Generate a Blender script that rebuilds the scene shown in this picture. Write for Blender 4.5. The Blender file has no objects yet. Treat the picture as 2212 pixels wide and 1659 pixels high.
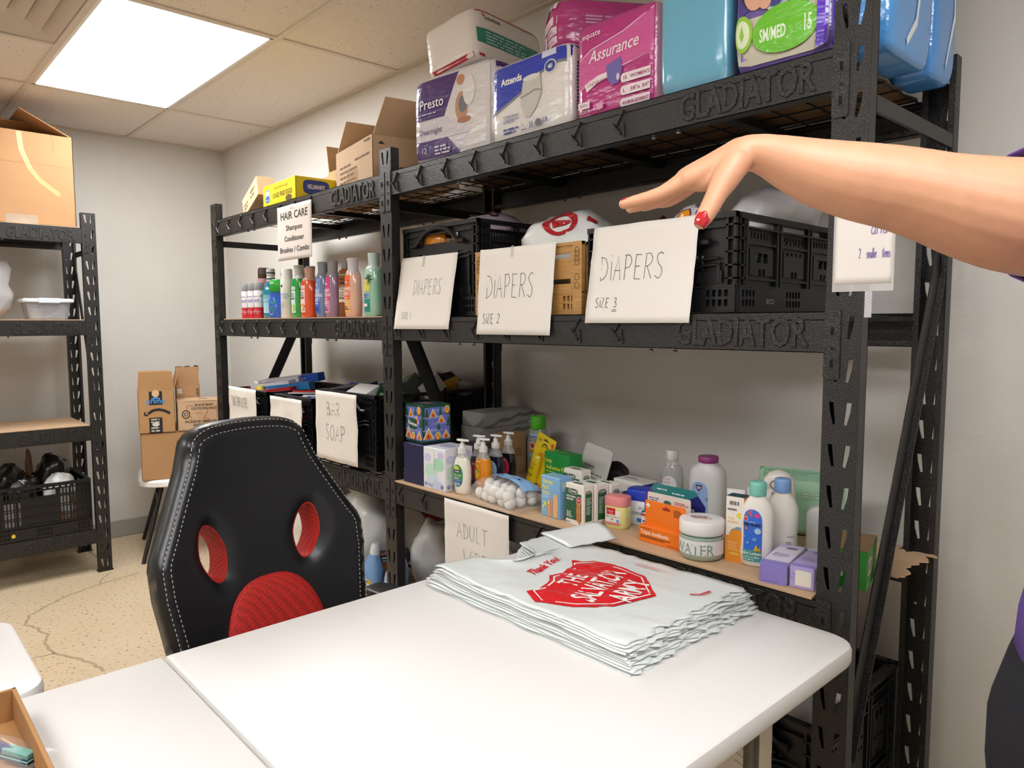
import bpy, bmesh, math, random
from mathutils import Vector as V, Matrix as Mx, noise
from mathutils.geometry import tessellate_polygon, delaunay_2d_cdt
PI = math.pi
rnd = random.Random(11)
SC = bpy.context.scene
COL = SC.collection
# ---------------------------------------------------------------- camera
FPX, YAW, PITCH, ROLL = 1570.6, 2.3985, -0.0838, -0.0031      # focal length in pixels of the 2212 px wide frame
cy_, sy_, cp_, sp_ = math.cos(YAW), math.sin(YAW), math.cos(PITCH), math.sin(PITCH)
fwd = V((cy_*cp_, sy_*cp_, sp_)); rgt = V((sy_, -cy_, 0)); upv = rgt.cross(fwd)
cr_, sr_ = math.cos(ROLL), math.sin(ROLL)
rgt, upv = rgt*cr_+upv*sr_, upv*cr_-rgt*sr_
cam = bpy.data.cameras.new('camera'); co = bpy.data.objects.new('camera', cam); COL.objects.link(co)
mw = Mx.Identity(4)
for i in range(3):
    mw[i][0], mw[i][1], mw[i][2] = rgt[i], upv[i], -fwd[i]
mw[0][3], mw[1][3], mw[2][3] = .5209, -1.3003, 1.2766
co.matrix_world = mw
cam.sensor_fit = 'HORIZONTAL'; cam.sensor_width = 36; cam.lens = 36*FPX/2212; cam.clip_start = .02
SC.camera = co
# ---------------------------------------------------------------- world, exposure, light levels
w_ = bpy.data.worlds.new('world'); SC.world = w_; w_.use_nodes = True
w_.node_tree.nodes['Background'].inputs[0].default_value = (1, 1, 1, 1)
w_.node_tree.nodes['Background'].inputs[1].default_value = .10
SC.view_settings.view_transform = 'Standard'; SC.view_settings.look = 'None'
SC.view_settings.gamma = 1; SC.view_settings.use_curve_mapping = False
SC.view_settings.exposure = 0.12
LAMP = 15.0            # emission of the ceiling panels
LAMP_COL = (.985, .99, 1)
cyc = SC.cycles
cyc.use_denoising = True; cyc.max_bounces = 7; cyc.diffuse_bounces = 4; cyc.glossy_bounces = 3
cyc.transmission_bounces = 5; cyc.transparent_max_bounces = 6; cyc.caustics_reflective = False; cyc.caustics_refractive = False
cyc.sample_clamp_indirect = 4
# ---------------------------------------------------------------- materials
def lin(h):
    o = []
    for k in (0, 2, 4):
        c = int(h[k:k+2], 16)/255
        o.append(c/12.92 if c <= .04045 else ((c+.055)/1.055)**2.4)
    return o+[1]
MATS = {}
def mat(name, col, rough=.5, metal=0, bump=0, bscale=200, var=0, vscale=6, trans=0, alpha=1, coat=0, sss=0, emit=0, spec=.5, bdist=.002, stretch=None, detail=3):
    if name in MATS: return MATS[name]
    m = bpy.data.materials.new(name); m.use_nodes = True; nt = m.node_tree; b = nt.nodes['Principled BSDF']
    c = lin(col) if isinstance(col, str) else list(col)
    I = b.inputs
    I['Base Color'].default_value = c; I['Roughness'].default_value = rough; I['Metallic'].default_value = metal
    I['Transmission Weight'].default_value = trans; I['Alpha'].default_value = alpha; I['Coat Weight'].default_value = coat
    I['Coat Roughness'].default_value = .12; I['Specular IOR Level'].default_value = spec
    if sss:
        I['Subsurface Weight'].default_value = sss; I['Subsurface Radius'].default_value = (1, .35, .2); I['Subsurface Scale'].default_value = .006
    if emit:
        I['Emission Color'].default_value = c; I['Emission Strength'].default_value = emit
    if bump or var:
        tc = nt.nodes.new('ShaderNodeTexCoord'); src = tc.outputs['Object']
        if stretch:
            mp = nt.nodes.new('ShaderNodeMapping'); mp.inputs['Scale'].default_value = stretch
            nt.links.new(src, mp.inputs['Vector']); src = mp.outputs['Vector']
    if bump:
        n = nt.nodes.new('ShaderNodeTexNoise'); n.inputs['Scale'].default_value = bscale; n.inputs['Detail'].default_value = detail
        bp = nt.nodes.new('ShaderNodeBump'); bp.inputs['Strength'].default_value = bump; bp.inputs['Distance'].default_value = bdist
        nt.links.new(src, n.inputs['Vector']); nt.links.new(n.outputs['Fac'], bp.inputs['Height'])
        nt.links.new(bp.outputs['Normal'], I['Normal'])
        if coat: nt.links.new(bp.outputs['Normal'], I['Coat Normal'])
    if var:
        n = nt.nodes.new('ShaderNodeTexNoise'); n.inputs['Scale'].default_value = vscale; n.inputs['Detail'].default_value = 6
        r = nt.nodes.new('ShaderNodeValToRGB')
        r.color_ramp.elements[0].position = .3; r.color_ramp.elements[1].position = .7
        r.color_ramp.elements[0].color = [x*(1-var) for x in c[:3]]+[1]; r.color_ramp.elements[1].color = [min(1, x*(1+var)) for x in c[:3]]+[1]
        nt.links.new(src, n.inputs['Vector']); nt.links.new(n.outputs['Fac'], r.inputs['Fac']); nt.links.new(r.outputs['Color'], I['Base Color'])
    MATS[name] = m
    return m
def K(h, r=.45):            # plain printed or moulded colour
    return mat('paint_%s_%d' % (h, r*100), h, r)
def gl(h, r=.18):           # glossy film or plastic
    return mat('gloss_%s_%d' % (h, r*100), h, r, coat=.3)
def steel_mat():
    m = mat('black_steel', '171616', .38, bump=.8, bscale=380, bdist=.0016, detail=2); nt = m.node_tree; b = nt.nodes['Principled BSDF']; N = nt.nodes.new; Lk = nt.links.new
    tc = N('ShaderNodeTexCoord'); n = N('ShaderNodeTexNoise'); n.inputs['Scale'].default_value = 520; n.inputs['Detail'].default_value = 1; Lk(tc.outputs['Object'], n.inputs['Vector'])
    r = N('ShaderNodeValToRGB'); r.color_ramp.elements[0].position = .5; r.color_ramp.elements[1].position = .72; r.color_ramp.elements[0].color = lin('0d0d0d'); r.color_ramp.elements[1].color = lin('4a4846')
    Lk(n.outputs['Fac'], r.inputs['Fac']); Lk(r.outputs['Color'], b.inputs['Base Color']); return m
STEEL = steel_mat()
STEELS = mat('black_steel_smooth', '121212', .42, bump=.15, bscale=500)
ZINC = mat('zinc_wire', '8f9092', .35, metal=.9)
BLKP = mat('black_plastic', '131315', .38, bump=.1, bscale=150)
CARD = mat('cardboard', 'b8926a', .8, bump=.12, bscale=90, var=.06, vscale=14, stretch=(1, 1, 6))
CARDL = mat('cardboard_light', 'c6a684', .8, bump=.12, bscale=90, var=.05, vscale=14)
CARDD = mat('cardboard_shaded', '6b5036', .85, bump=.12, bscale=90, var=.06, vscale=14)  # darker cardboard, the shade under the top shelf put into its colour
PAPER = mat('paper', 'e6e1da', .75, bump=.15, bscale=60, bdist=.001)
INK = K('2a2a30', .6)
INKG = K('4b4a50', .6)
WHITEP = mat('white_plastic', 'eeeceb', .35)
WHITEC = K('efede8', .5)
CLEAR = mat('clear_film', 'f4f4f4', .12, alpha=.14, coat=.5, bump=.3, bscale=60)
CLEARP = mat('clear_plastic', 'e8ecee', .08, alpha=.30, coat=.6)
TAPE = mat('sticky_tape', 'cfc8ba', .2, alpha=.45)
BAGW = mat('bag_film_white', 'e9ebe9', .32, coat=.25, sss=.1)
BAGC = mat('bag_film_frosted', 'e9e8ea', .28, alpha=.72, coat=.3)
# ---------------------------------------------------------------- mesh builder
class MB:
    def __init__(s): s.v = []; s.f = []; s.mi = []; s.ms = []
    def m(s, m):
        if m not in s.ms: s.ms.append(m)
        return s.ms.index(m)
    def add(s, vs, fs, m):
        n = len(s.v); s.v += [tuple(x) for x in vs]; k = s.m(m)
        for f in fs: s.f.append([i+n for i in f]); s.mi.append(k)
    def bx(s, a, b, m, mx=None):
        vs = [V((x, y, z)) for x in (a[0], b[0]) for y in (a[1], b[1]) for z in (a[2], b[2])]
        if mx: vs = [mx @ q for q in vs]
        s.add(vs, [(0, 1, 3, 2), (4, 6, 7, 5), (0, 4, 5, 1), (2, 3, 7, 6), (0, 2, 6, 4), (1, 5, 7, 3)], m)
    def box(s, c, d, m, mx=None):
        s.bx([c[i]-d[i]/2 for i in range(3)], [c[i]+d[i]/2 for i in range(3)], m, mx)
    def loft(s, rings, m, c0=True, c1=True, closed=False):
        n = len(rings[0]); vs = [q for r in rings for q in r]; fs = []
        R = len(rings)
        for i in range(R if closed else R-1):
            for j in range(n):
                a, b = i*n+j, i*n+(j+1) % n; k = ((i+1) % R)*n
                fs.append((a, b, k+(j+1) % n, k+j))
        if not closed:
            if c0: fs.append(tuple(reversed(range(n))))
            if c1: fs.append(tuple(range((R-1)*n, R*n)))
        s.add(vs, fs, m)
    def tube(s, pts, r, m, n=6, closed=False, flat=1, up=None):
        pts = [V(q) for q in pts]; N = len(pts); rings = []
        nrm = None
        for i, q in enumerate(pts):
            t = (pts[(i+1) % N]-pts[i-1]) if closed else (pts[min(i+1, N-1)]-pts[max(i-1, 0)])
            t.normalize()
            if up is not None: nrm = V(up)-t*V(up).dot(t)
            elif nrm is None: nrm = t.orthogonal()
            else: nrm = nrm-t*nrm.dot(t)
            if nrm.length < 1e-6: nrm = t.orthogonal()
            nrm.normalize(); bn = t.cross(nrm); rr = r[i] if isinstance(r, (list, tuple)) else r
            rings.append([q+(nrm*math.cos(a)*flat+bn*math.sin(a))*rr for a in [2*PI*k/n for k in range(n)]])
        s.loft(rings, m, closed=closed)
    def lathe(s, prof, m, c=(0, 0, 0), n=20, e=2.0, mx=None, c0=True, c1=True):
        rings = []
        for p in prof:
            z, rx = p[0], p[1]; ry = p[2] if len(p) > 2 else rx
            ring = []
            for k in range(n):
                a = 2*PI*k/n; ca, sa = math.cos(a), math.sin(a)
                q = V((c[0]+rx*math.copysign(abs(ca)**(2/e), ca), c[1]+ry*math.copysign(abs(sa)**(2/e), sa), c[2]+z))
                ring.append(mx @ q if mx else q)
            rings.append(ring)
        s.loft(rings, m, c0, c1)
    def prism(s, pts, a, b, m, fn):
        """pts 2-D outline (u,v) extruded from depth a to b; fn(u,v,d) -> point"""
        n = len(pts); vs = [fn(u, v, a) for u, v in pts]+[fn(u, v, b) for u, v in pts]
        tri = tessellate_polygon([[V((u, v, 0)) for u, v in pts]])
        fs = [tuple(t) for t in tri]+[tuple(i+n for i in reversed(t)) for t in tri]+[(i, (i+1) % n, n+(i+1) % n, n+i) for i in range(n)]
        s.add(vs, fs, m)
    def grid(s, fn, nu, nv, m):
        vs = [fn(i/nu, j/nv) for j in range(nv+1) for i in range(nu+1)]
        s.add(vs, [(j*(nu+1)+i, j*(nu+1)+i+1, (j+1)*(nu+1)+i+1, (j+1)*(nu+1)+i) for j in range(nv) for i in range(nu)], m)
    def build(s, name, parent=None, loc=None, rot=None, smooth=None, bevel=0, seg=1, solid=0, norm=True, kind=None, label=None):
        me = bpy.data.meshes.new(name); me.from_pydata(s.v, [], s.f)
        for m in s.ms: me.materials.append(m)
        me.polygons.foreach_set('material_index', s.mi)
        if norm or bevel or solid:
            bm = bmesh.new(); bm.from_mesh(me)
            if norm: bmesh.ops.recalc_face_normals(bm, faces=bm.faces)
            if bevel:
                es = [e for e in bm.edges if len(e.link_faces) == 2 and e.calc_face_angle(0) > .6]
                bmesh.ops.bevel(bm, geom=es, offset=bevel, segments=seg, affect='EDGES', profile=.5, clamp_overlap=True)
            if solid: bmesh.ops.solidify(bm, geom=bm.faces[:], thickness=solid)
            bm.to_mesh(me); bm.free()
        if smooth is not None:
            me.shade_smooth(); me.set_sharp_from_angle(angle=math.radians(smooth))
        return obj(name, me, parent, loc, rot, kind, label)
def obj(name, me, parent=None, loc=None, rot=None, kind=None, label=None):
    o = bpy.data.objects.new(name, me); COL.objects.link(o)
    if parent: o.parent = parent
    if loc: o.location = loc
    if rot: o.rotation_euler = rot
    if kind: o['kind'] = kind
    if label: o['label'] = label
    return o
def thing(name, label, cat, loc=(0, 0, 0), rz=0, group=None, rot=None):
    o = bpy.data.objects.new(name, None); COL.objects.link(o); o.empty_display_size = .02
    o.location = loc; o.rotation_euler = rot or (0, 0, math.radians(rz))
    o['label'] = label; o['category'] = cat
    if group: o['group'] = group
    return o
def tag(o, label, cat, group=None):
    o['label'] = label; o['category'] = cat
    if group: o['group'] = group
    return o
def dup(root, loc, rz=None, label=None, group=None, rot=None):
    r = root.copy(); COL.objects.link(r); r.location = loc
    if rz is not None: r.rotation_euler = (0, 0, math.radians(rz))
    if rot: r.rotation_euler = rot
    if label: r['label'] = label
    if group: r['group'] = group
    def kids(a, b):
        for ch in list(a.children):
            c = ch.copy(); COL.objects.link(c); c.parent = b; kids(ch, c)
    kids(root, r)
    return r
# ---------------------------------------------------------------- flat print on surfaces
TXT = {}
def text_mesh(t, bold=0):
    k = (t, bold)
    if k not in TXT:
        cu = bpy.data.curves.new('t', 'FONT'); cu.body = t; cu.size = 1; cu.resolution_u = 2; cu.offset = bold; cu.fill_mode = 'FRONT' if hasattr(cu, 'fill_mode') else cu.fill_mode
        o = bpy.data.objects.new('t', cu); me = o.to_mesh()
        vs = [(v.co.x, v.co.y) for v in me.vertices]; fs = [tuple(p.vertices) for p in me.polygons]
        o.to_mesh_clear(); bpy.data.objects.remove(o); bpy.data.curves.remove(cu)
        TXT[k] = (vs, fs)
    return TXT[k]
class Print(MB):
    def __init__(s, fm, off=.0005, step=.00012):
        super().__init__(); s.fm = fm; s.l = off; s.step = step; s.sub = 0
    def put(s, vs, fs, m):
        s.add([s.fm(u, v, s.l) for u, v in vs], fs, m); s.l += s.step
    def rect(s, u0, v0, u1, v1, m, nx=1, ny=1):
        s.put([(u0+(u1-u0)*i/nx, v0+(v1-v0)*j/ny) for j in range(ny+1) for i in range(nx+1)],
              [(j*(nx+1)+i, j*(nx+1)+i+1, (j+1)*(nx+1)+i+1, (j+1)*(nx+1)+i) for j in range(ny) for i in range(nx)], m)
    def poly(s, pts, m):
        tri = [tuple(t) for t in tessellate_polygon([[V((u, v, 0)) for u, v in pts]])]; pts = list(pts)
        while s.sub:                                   # cut long triangles so that they follow a bulging surface
            new, mid, hit = [], {}, False
            for t in tri:
                k = max(range(3), key=lambda i: math.dist(pts[t[i]], pts[t[(i+1) % 3]])); a, b, c = t[k], t[(k+1) % 3], t[(k+2) % 3]
                if math.dist(pts[a], pts[b]) <= s.sub: new.append(t); continue
                hit = True; e = (min(a, b), max(a, b))
                if e not in mid: mid[e] = len(pts); pts.append(((pts[a][0]+pts[b][0])/2, (pts[a][1]+pts[b][1])/2))
                new += [(a, mid[e], c), (mid[e], b, c)]
            tri = new
            if not hit: break
        s.put(pts, tri, m)
    def ell(s, cu, cv, ru, rv, m, n=20, e=2, rings=3):
        vs = [(cu, cv)]; fs = []
        for r in range(1, rings+1):
            for k in range(n):
                a = 2*PI*k/n; ca, sa = math.cos(a), math.sin(a)
                vs.append((cu+ru*r/rings*math.copysign(abs(ca)**(2/e), ca), cv+rv*r/rings*math.copysign(abs(sa)**(2/e), sa)))
        for k in range(n):
            fs.append((0, 1+k, 1+(k+1) % n))
            for r in range(rings-1): fs.append((1+r*n+k, 1+r*n+n+k, 1+r*n+n+(k+1) % n, 1+r*n+(k+1) % n))
        s.put(vs, fs, m)
    def ring(s, cu, cv, ru, rv, w, m, n=24):
        vs = []; fs = []
        for k in range(n):
            a = 2*PI*k/n
            vs += [(cu+ru*math.cos(a), cv+rv*math.sin(a)), (cu+(ru-w)*math.cos(a), cv+(rv-w)*math.sin(a))]
            j = (k+1) % n; fs.append((2*k, 2*j, 2*j+1, 2*k+1))
        s.put(vs, fs, m)
    def line(s, pts, w, m):
        vs = []; fs = []
        P = [V((a, b)) for a, b in pts]
        for i, q in enumerate(P):
            t = P[min(i+1, len(P)-1)]-P[max(i-1, 0)]
            t = t.normalized() if t.length > 0 else V((1, 0)); nn = V((-t.y, t.x))*w/2
            vs += [tuple(q+nn), tuple(q-nn)]
            if i: fs.append((2*i-2, 2*i-1, 2*i+1, 2*i))
        s.put(vs, fs, m)
    def text(s, t, u, v, size, m, sx=1, bold=0, al='l', rot=0, shear=0):
        """size = cap height"""
        vs, fs = text_mesh(t, bold)
        if not vs: return
        k = size/.73; x0 = min(a for a, b in vs); x1 = max(a for a, b in vs)
        dx = {'l': -x0, 'c': -(x0+x1)/2, 'r': -x1}[al]; c, sn = math.cos(rot), math.sin(rot)
        o = []
        for a, b in vs:
            a, b = (a+dx)*k*sx+b*k*shear, b*k
            o.append((u+a*c-b*sn, v+a*sn+b*c))
        s.put(o, fs, m)
    def fit(s, t, u0, u1, v, size, m, bold=0, rot=0):
        vs, fs = text_mesh(t, bold); w = max(a for a, b in vs)-min(a for a, b in vs)
        s.text(t, u0, v, size, m, (u1-u0)/(w*size/.73), bold, 'l', rot)
    def micro(s, u0, u1, v, h, n, m, gap=1.0, seed=0):
        """n rows of illegible small print as word-like dashes"""
        r = random.Random(seed+int(u0*9999)); vs = []; fs = []
        for j in range(n):
            x = u0; y = v-j*h*(1+gap); e = u1-(u1-u0)*r.random()*.35
            while x < e:
                w = min(h*(1.5+r.random()*4), e-x); k = len(vs)
                vs += [(x, y), (x+w, y), (x+w, y+h), (x, y+h)]; fs.append((k, k+1, k+2, k+3)); x += w+h*.7
        s.put(vs, fs, m)
    def bars(s, u0, u1, v0, v1, m, n=14, seed=1):
        r = random.Random(seed); x = u0; vs = []; fs = []; st = (u1-u0)/n
        for k in range(n):
            w = st*(.25+.5*r.random()); q = len(vs)
            vs += [(x, v0), (x+w, v0), (x+w, v1), (x, v1)]; fs.append((q, q+1, q+2, q+3)); x += st
        s.put(vs, fs, m)
    def stroke(s, t, u, v, h, m, w=.0016, adv=.8, jit=0, slant=0):
        """hand lettering from strokes; returns the end u"""
        r = random.Random(len(t)*7+int(h*1e4))
        for ch in t:
            if ch == ' ': u += h*.45; continue
            for st in HAND[ch]:
                pts = [(u+(a+slant*b+jit*r.uniform(-1, 1))*h*adv, v+b*h) for a, b in arcs(st)]
                s.line(pts, w, m); s.l -= s.step*.9
            u += h*adv*HW.get(ch, .78)
        return u
    def done(s, name, parent, **k): return s.build(name, parent, norm=False, **k)
def arcs(st):
    """smooth polyline through the points (Catmull-Rom) unless marked '|'"""
    if st[0] == '|': return st[1:]
    o = []; n = len(st)
    for i in range(n-1):
        p0, p1, p2, p3 = [V(st[max(0, min(n-1, k))]) for k in (i-1, i, i+1, i+2)]
        for j in range(5):
            t = j/5; o.append(tuple(.5*((2*p1)+(p2-p0)*t+(2*p0-5*p1+4*p2-p3)*t*t+(3*p1-p0-3*p2+p3)*t**3)))
    o.append(st[-1]); return o
HW = {'I': .35, 'i': .3, '.': .3, '1': .35, 'l': .25, 'W': .95, 'm': .85, 't': .4, 'r': .45, 's': .45, 'a': .55, 'n': .55, 'd': .55, 'e': .5, '-': .5}
HAND = {
 'D': [['|', (.08, 0), (.1, 1)], [(.0, .98), (.35, .93), (.58, .6), (.5, .2), (.05, .0)]],
 'I': [['|', (.1, 0), (.1, 1)]], 'i': [['|', (.1, 0), (.1, .78)], ['|', (.09, 1.0), (.12, 1.05)]],
 'A': [['|', (0, 0), (.28, 1), (.58, 0)], ['|', (.1, .4), (.5, .4)]],
 'P': [['|', (.06, 0), (.08, 1)], [(.0, .98), (.35, 1), (.55, .78), (.4, .55), (.08, .48)]],
 'E': [['|', (.06, 0), (.06, 1)], ['|', (.06, 1), (.5, .98)], ['|', (.06, .52), (.42, .53)], ['|', (.06, .02), (.52, 0)]],
 'R': [['|', (.05, 0), (.07, 1)], [(.0, .98), (.35, 1), (.52, .78), (.38, .56), (.08, .5)], ['|', (.2, .5), (.55, 0)]],
 'S': [[(.52, .92), (.3, 1.0), (.08, .82), (.2, .6), (.42, .42), (.5, .2), (.3, 0), (.02, .1)]],
 'Z': [['|', (.02, 1), (.45, 1), (.02, 0), (.5, 0)]],
 '1': [['|', (.12, 1), (.12, 0)]], 'L': [['|', (.08, 1), (.06, .02), (.45, .02)]],
 '2': [[(.03, .8), (.2, 1), (.42, .88), (.38, .55), (.02, .04)], [(.02, .04), (.2, .08), (.5, .02)]],
 '3': [[(.05, .92), (.3, 1), (.45, .8), (.2, .55)], [(.2, .55), (.5, .4), (.42, .05), (.02, .05)]],
 'T': [['|', (0, .98), (.62, 1)], ['|', (.3, 1), (.28, 0)]],
 'O': [[(.3, 1), (.06, .75), (.05, .3), (.28, 0), (.52, .25), (.52, .75), (.3, 1)]],
 'H': [['|', (.05, 0), (.06, 1)], ['|', (.5, 0), (.52, 1)], ['|', (.05, .5), (.52, .52)]],
 'B': [['|', (.06, 0), (.08, 1)], [(.06, 1), (.4, .95), (.42, .65), (.08, .53)], [(.08, .53), (.5, .45), (.48, .08), (.04, 0)]],
 'U': [[(.06, 1), (.05, .3), (.25, 0), (.48, .25), (.5, 1)]],
 'W': [['|', (0, 1), (.2, 0), (.42, .75), (.62, 0), (.82, 1)]],
 'a': [[(.4, .5), (.15, .55), (.05, .2), (.2, 0), (.4, .3)], [(.4, .55), (.38, .1), (.5, 0)]],
 'n': [['|', (.05, .55), (.05, 0)], [(.05, .4), (.25, .56), (.4, .4), (.4, 0)]],
 'd': [[(.38, .45), (.15, .5), (.05, .2), (.2, 0), (.38, .2)], ['|', (.4, 1), (.4, 0)]],
 's': [[(.38, .5), (.15, .55), (.1, .35), (.35, .2), (.25, 0), (.02, .05)]],
 'm': [['|', (.05, .55), (.05, 0)], [(.05, .4), (.22, .56), (.34, .4), (.34, 0)], [(.34, .4), (.5, .56), (.64, .4), (.66, 0)]],
 'l': [['|', (.1, 1), (.1, 0)]], 'e': [[(.05, .28), (.38, .32), (.3, .55), (.08, .4), (.1, .08), (.4, .05)]],
 'r': [['|', (.06, .55), (.06, 0)], [(.06, .38), (.2, .55), (.36, .5)]],
 't': [['|', (.18, .9), (.16, 0)], ['|', (.02, .6), (.36, .62)]], '-': [['|', (0, .45), (.4, .48)]], '.': [['|', (.1, 0), (.12, .02)]],
}
def plane(o, ux, uy):
    o, ux, uy = V(o), V(ux), V(uy); n = ux.cross(uy)
    return lambda u, v, l: o+ux*u+uy*v+n*l
def lerp(tab, z):
    """piecewise linear in the first column"""
    if z <= tab[0][0]: return tab[0][1:]
    for a, b in zip(tab, tab[1:]):
        if z <= b[0]:
            t = (z-a[0])/max(1e-9, b[0]-a[0]); return [p+(q-p)*t for p, q in zip(a[1:], b[1:])]
    return tab[-1][1:]
# ================================================================ the room
XW, YW, H = -4.242, .5662, 2.369          # far wall, wall behind the racks, ceiling
X1, Y0 = 2.6, -4.2
WALL = mat('wall_paint', 'd8d5cf', .75, bump=.35, bscale=38, bdist=.004, var=.02, vscale=3)
def floor_mat():
    m = bpy.data.materials.new('polished_concrete'); m.use_nodes = True; nt = m.node_tree; b = nt.nodes['Principled BSDF']; N = nt.nodes.new; Lk = nt.links.new
    tc = N('ShaderNodeTexCoord'); o = tc.outputs['Object']
    n1 = N('ShaderNodeTexNoise'); n1.inputs['Scale'].default_value = 2.2; n1.inputs['Detail'].default_value = 8; Lk(o, n1.inputs['Vector'])
    r1 = N('ShaderNodeValToRGB'); r1.color_ramp.elements[0].color = lin('cfb794'); r1.color_ramp.elements[1].color = lin('dccbae'); Lk(n1.outputs['Fac'], r1.inputs['Fac'])
    n2 = N('ShaderNodeTexNoise'); n2.inputs['Scale'].default_value = 70; n2.inputs['Detail'].default_value = 4; Lk(o, n2.inputs['Vector'])
    r2 = N('ShaderNodeValToRGB'); r2.color_ramp.elements[0].position = .33; r2.color_ramp.elements[1].position = .40
    r2.color_ramp.elements[0].color = lin('8a6a42'); r2.color_ramp.elements[1].color = (1, 1, 1, 1); Lk(n2.outputs['Fac'], r2.inputs['Fac'])
    mx = N('ShaderNodeMix'); mx.data_type = 'RGBA'; mx.blend_type = 'MULTIPLY'; mx.inputs[0].default_value = .75
    Lk(r1.outputs['Color'], mx.inputs[6]); Lk(r2.outputs['Color'], mx.inputs[7]); Lk(mx.outputs[2], b.inputs['Base Color'])
    b.inputs['Roughness'].default_value = .42
    bp = N('ShaderNodeBump'); bp.inputs['Strength'].default_value = .08; Lk(n2.outputs['Fac'], bp.inputs['Height']); Lk(bp.outputs['Normal'], b.inputs['Normal'])
    return m
f = MB(); f.bx((XW-.1, Y0-.1, -.1), (X1+.1, YW+.1, 0), floor_mat()); fl = f.build('floor', kind='structure')
# cracks filled with grey grout, as thin inlays of the floor
def W(u, v, z):
    d = rgt*((u-1106)/FPX)-upv*((v-829.5)/FPX)+fwd; t = (z-mw[2][3])/d.z
    return V((mw[0][3]+d.x*t, mw[1][3]+d.y*t))
CRK = mat('crack_filler', 'ad9a7c', .6)
def crack(pts, w):
    P = [W(u, v, 0) for u, v in pts]; r = random.Random(3); q = []
    for a, b in zip(P, P[1:]):
        n = max(3, int((b-a).length/.02))
        for k in range(n):
            t = k/n; q.append(a.lerp(b, t)+V((r.uniform(-1, 1), r.uniform(-1, 1)))*.006)
    q.append(P[-1]); m = Print(lambda u, v, l: V((u, v, l)), .0006)
    m.line([tuple(x) for x in q], w, CRK); m.done('floor_crack', fl)
crack([(300, 1238), (215, 1262), (150, 1285), (95, 1312), (62, 1330), (55, 1350), (82, 1358), (105, 1375), (96, 1394), (118, 1412), (160, 1420), (200, 1432), (225, 1450)], .012)
crack([(118, 1412), (80, 1420), (46, 1434)], .009)
crack([(215, 1262), (225, 1246), (240, 1236)], .007)
def wallbox(name, a, b):
    w = MB(); w.bx(a, b, WALL); return w.build(name, kind='structure')
wallbox('wall_back', (XW-.1, Y0, 0), (XW, YW, H)); wallbox('wall_right', (XW-.1, YW, 0), (X1+.1, YW+.1, H))
wallbox('wall_left', (XW-.1, Y0-.1, 0), (X1+.1, Y0, H)); wallbox('wall_front', (X1, Y0, 0), (X1+.1, YW, H))
BASE = mat('vinyl_baseboard', 'a3a19b', .5)
def baseb(name, a, b):
    m = MB(); m.bx(a, b, BASE); m.build(name, kind='structure', bevel=.003)
baseb('baseboard_back', (XW, Y0, .001), (XW+.006, YW, .102)); baseb('baseboard_right', (XW, YW-.006, .001), (X1, YW, .102))
# ceiling: slab, tee grid, mineral tiles one by one, panels of light, air diffuser
TILE = mat('ceiling_tile', 'e2d8d0', .9, bump=.5, bscale=130, bdist=.003)
def tile_mat():
    m = mat('ceiling_tile_pits', 'e2d8d0', .92); nt = m.node_tree; b = nt.nodes['Principled BSDF']; N = nt.nodes.new; Lk = nt.links.new
    tc = N('ShaderNodeTexCoord'); n = N('ShaderNodeTexNoise'); n.inputs['Scale'].default_value = 75; n.inputs['Detail'].default_value = 3; n.inputs['Roughness'].default_value = .65
    mp = N('ShaderNodeMapping'); mp.inputs['Scale'].default_value = (.7, 1.6, 1); Lk(tc.outputs['Object'], mp.inputs['Vector']); Lk(mp.outputs['Vector'], n.inputs['Vector'])
    r = N('ShaderNodeValToRGB'); r.color_ramp.elements[0].position = .30; r.color_ramp.elements[1].position = .37
    r.color_ramp.elements[0].color = lin('94877a'); r.color_ramp.elements[1].color = lin('e6ddd4'); Lk(n.outputs['Fac'], r.inputs['Fac']); Lk(r.outputs['Color'], b.inputs['Base Color'])
    bp = N('ShaderNodeBump'); bp.inputs['Strength'].default_value = .6; bp.inputs['Distance'].default_value = .003; Lk(r.outputs['Color'], bp.inputs['Height']); Lk(bp.outputs['Normal'], b.inputs['Normal'])
    return m
TILEP = tile_mat(); TEE = mat('tee_grid', 'd6cbbf', .5)
c = MB(); c.bx((XW-.1, Y0-.1, H+.05), (X1+.1, YW+.1, H+.12), TILE); ceil = c.build('ceiling', kind='structure')
gx = [-3.487+1.2619*k for k in range(-1, 7)]; gy = [.0035+.612*j for j in range(-8, 2)]
gx = [XW]+[x for x in gx if XW+.03 < x < X1]+[X1]; gy = [Y0]+[y for y in gy if Y0+.03 < y < YW-.03]+[YW]
t = MB(); T2 = .012
for x in gx: t.bx((max(XW, x-T2), Y0, H), (min(X1, x+T2), YW, H+.03), TEE)
for y in gy: t.bx((XW, max(Y0, y-T2), H+.0004), (X1, min(YW, y+T2), H+.03), TEE)
t.bx((-2.875-T2, -1.2205, H+.0002), (-2.875+T2, -.6085, H+.03), TEE)
t.bx((XW, YW-.022, H-.001), (X1, YW, H+.03), TEE); t.bx((XW, Y0, H-.0008), (XW+.022, YW, H+.03), TEE)
t.build('tee_grid', ceil)
panels = []; tm = None
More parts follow.
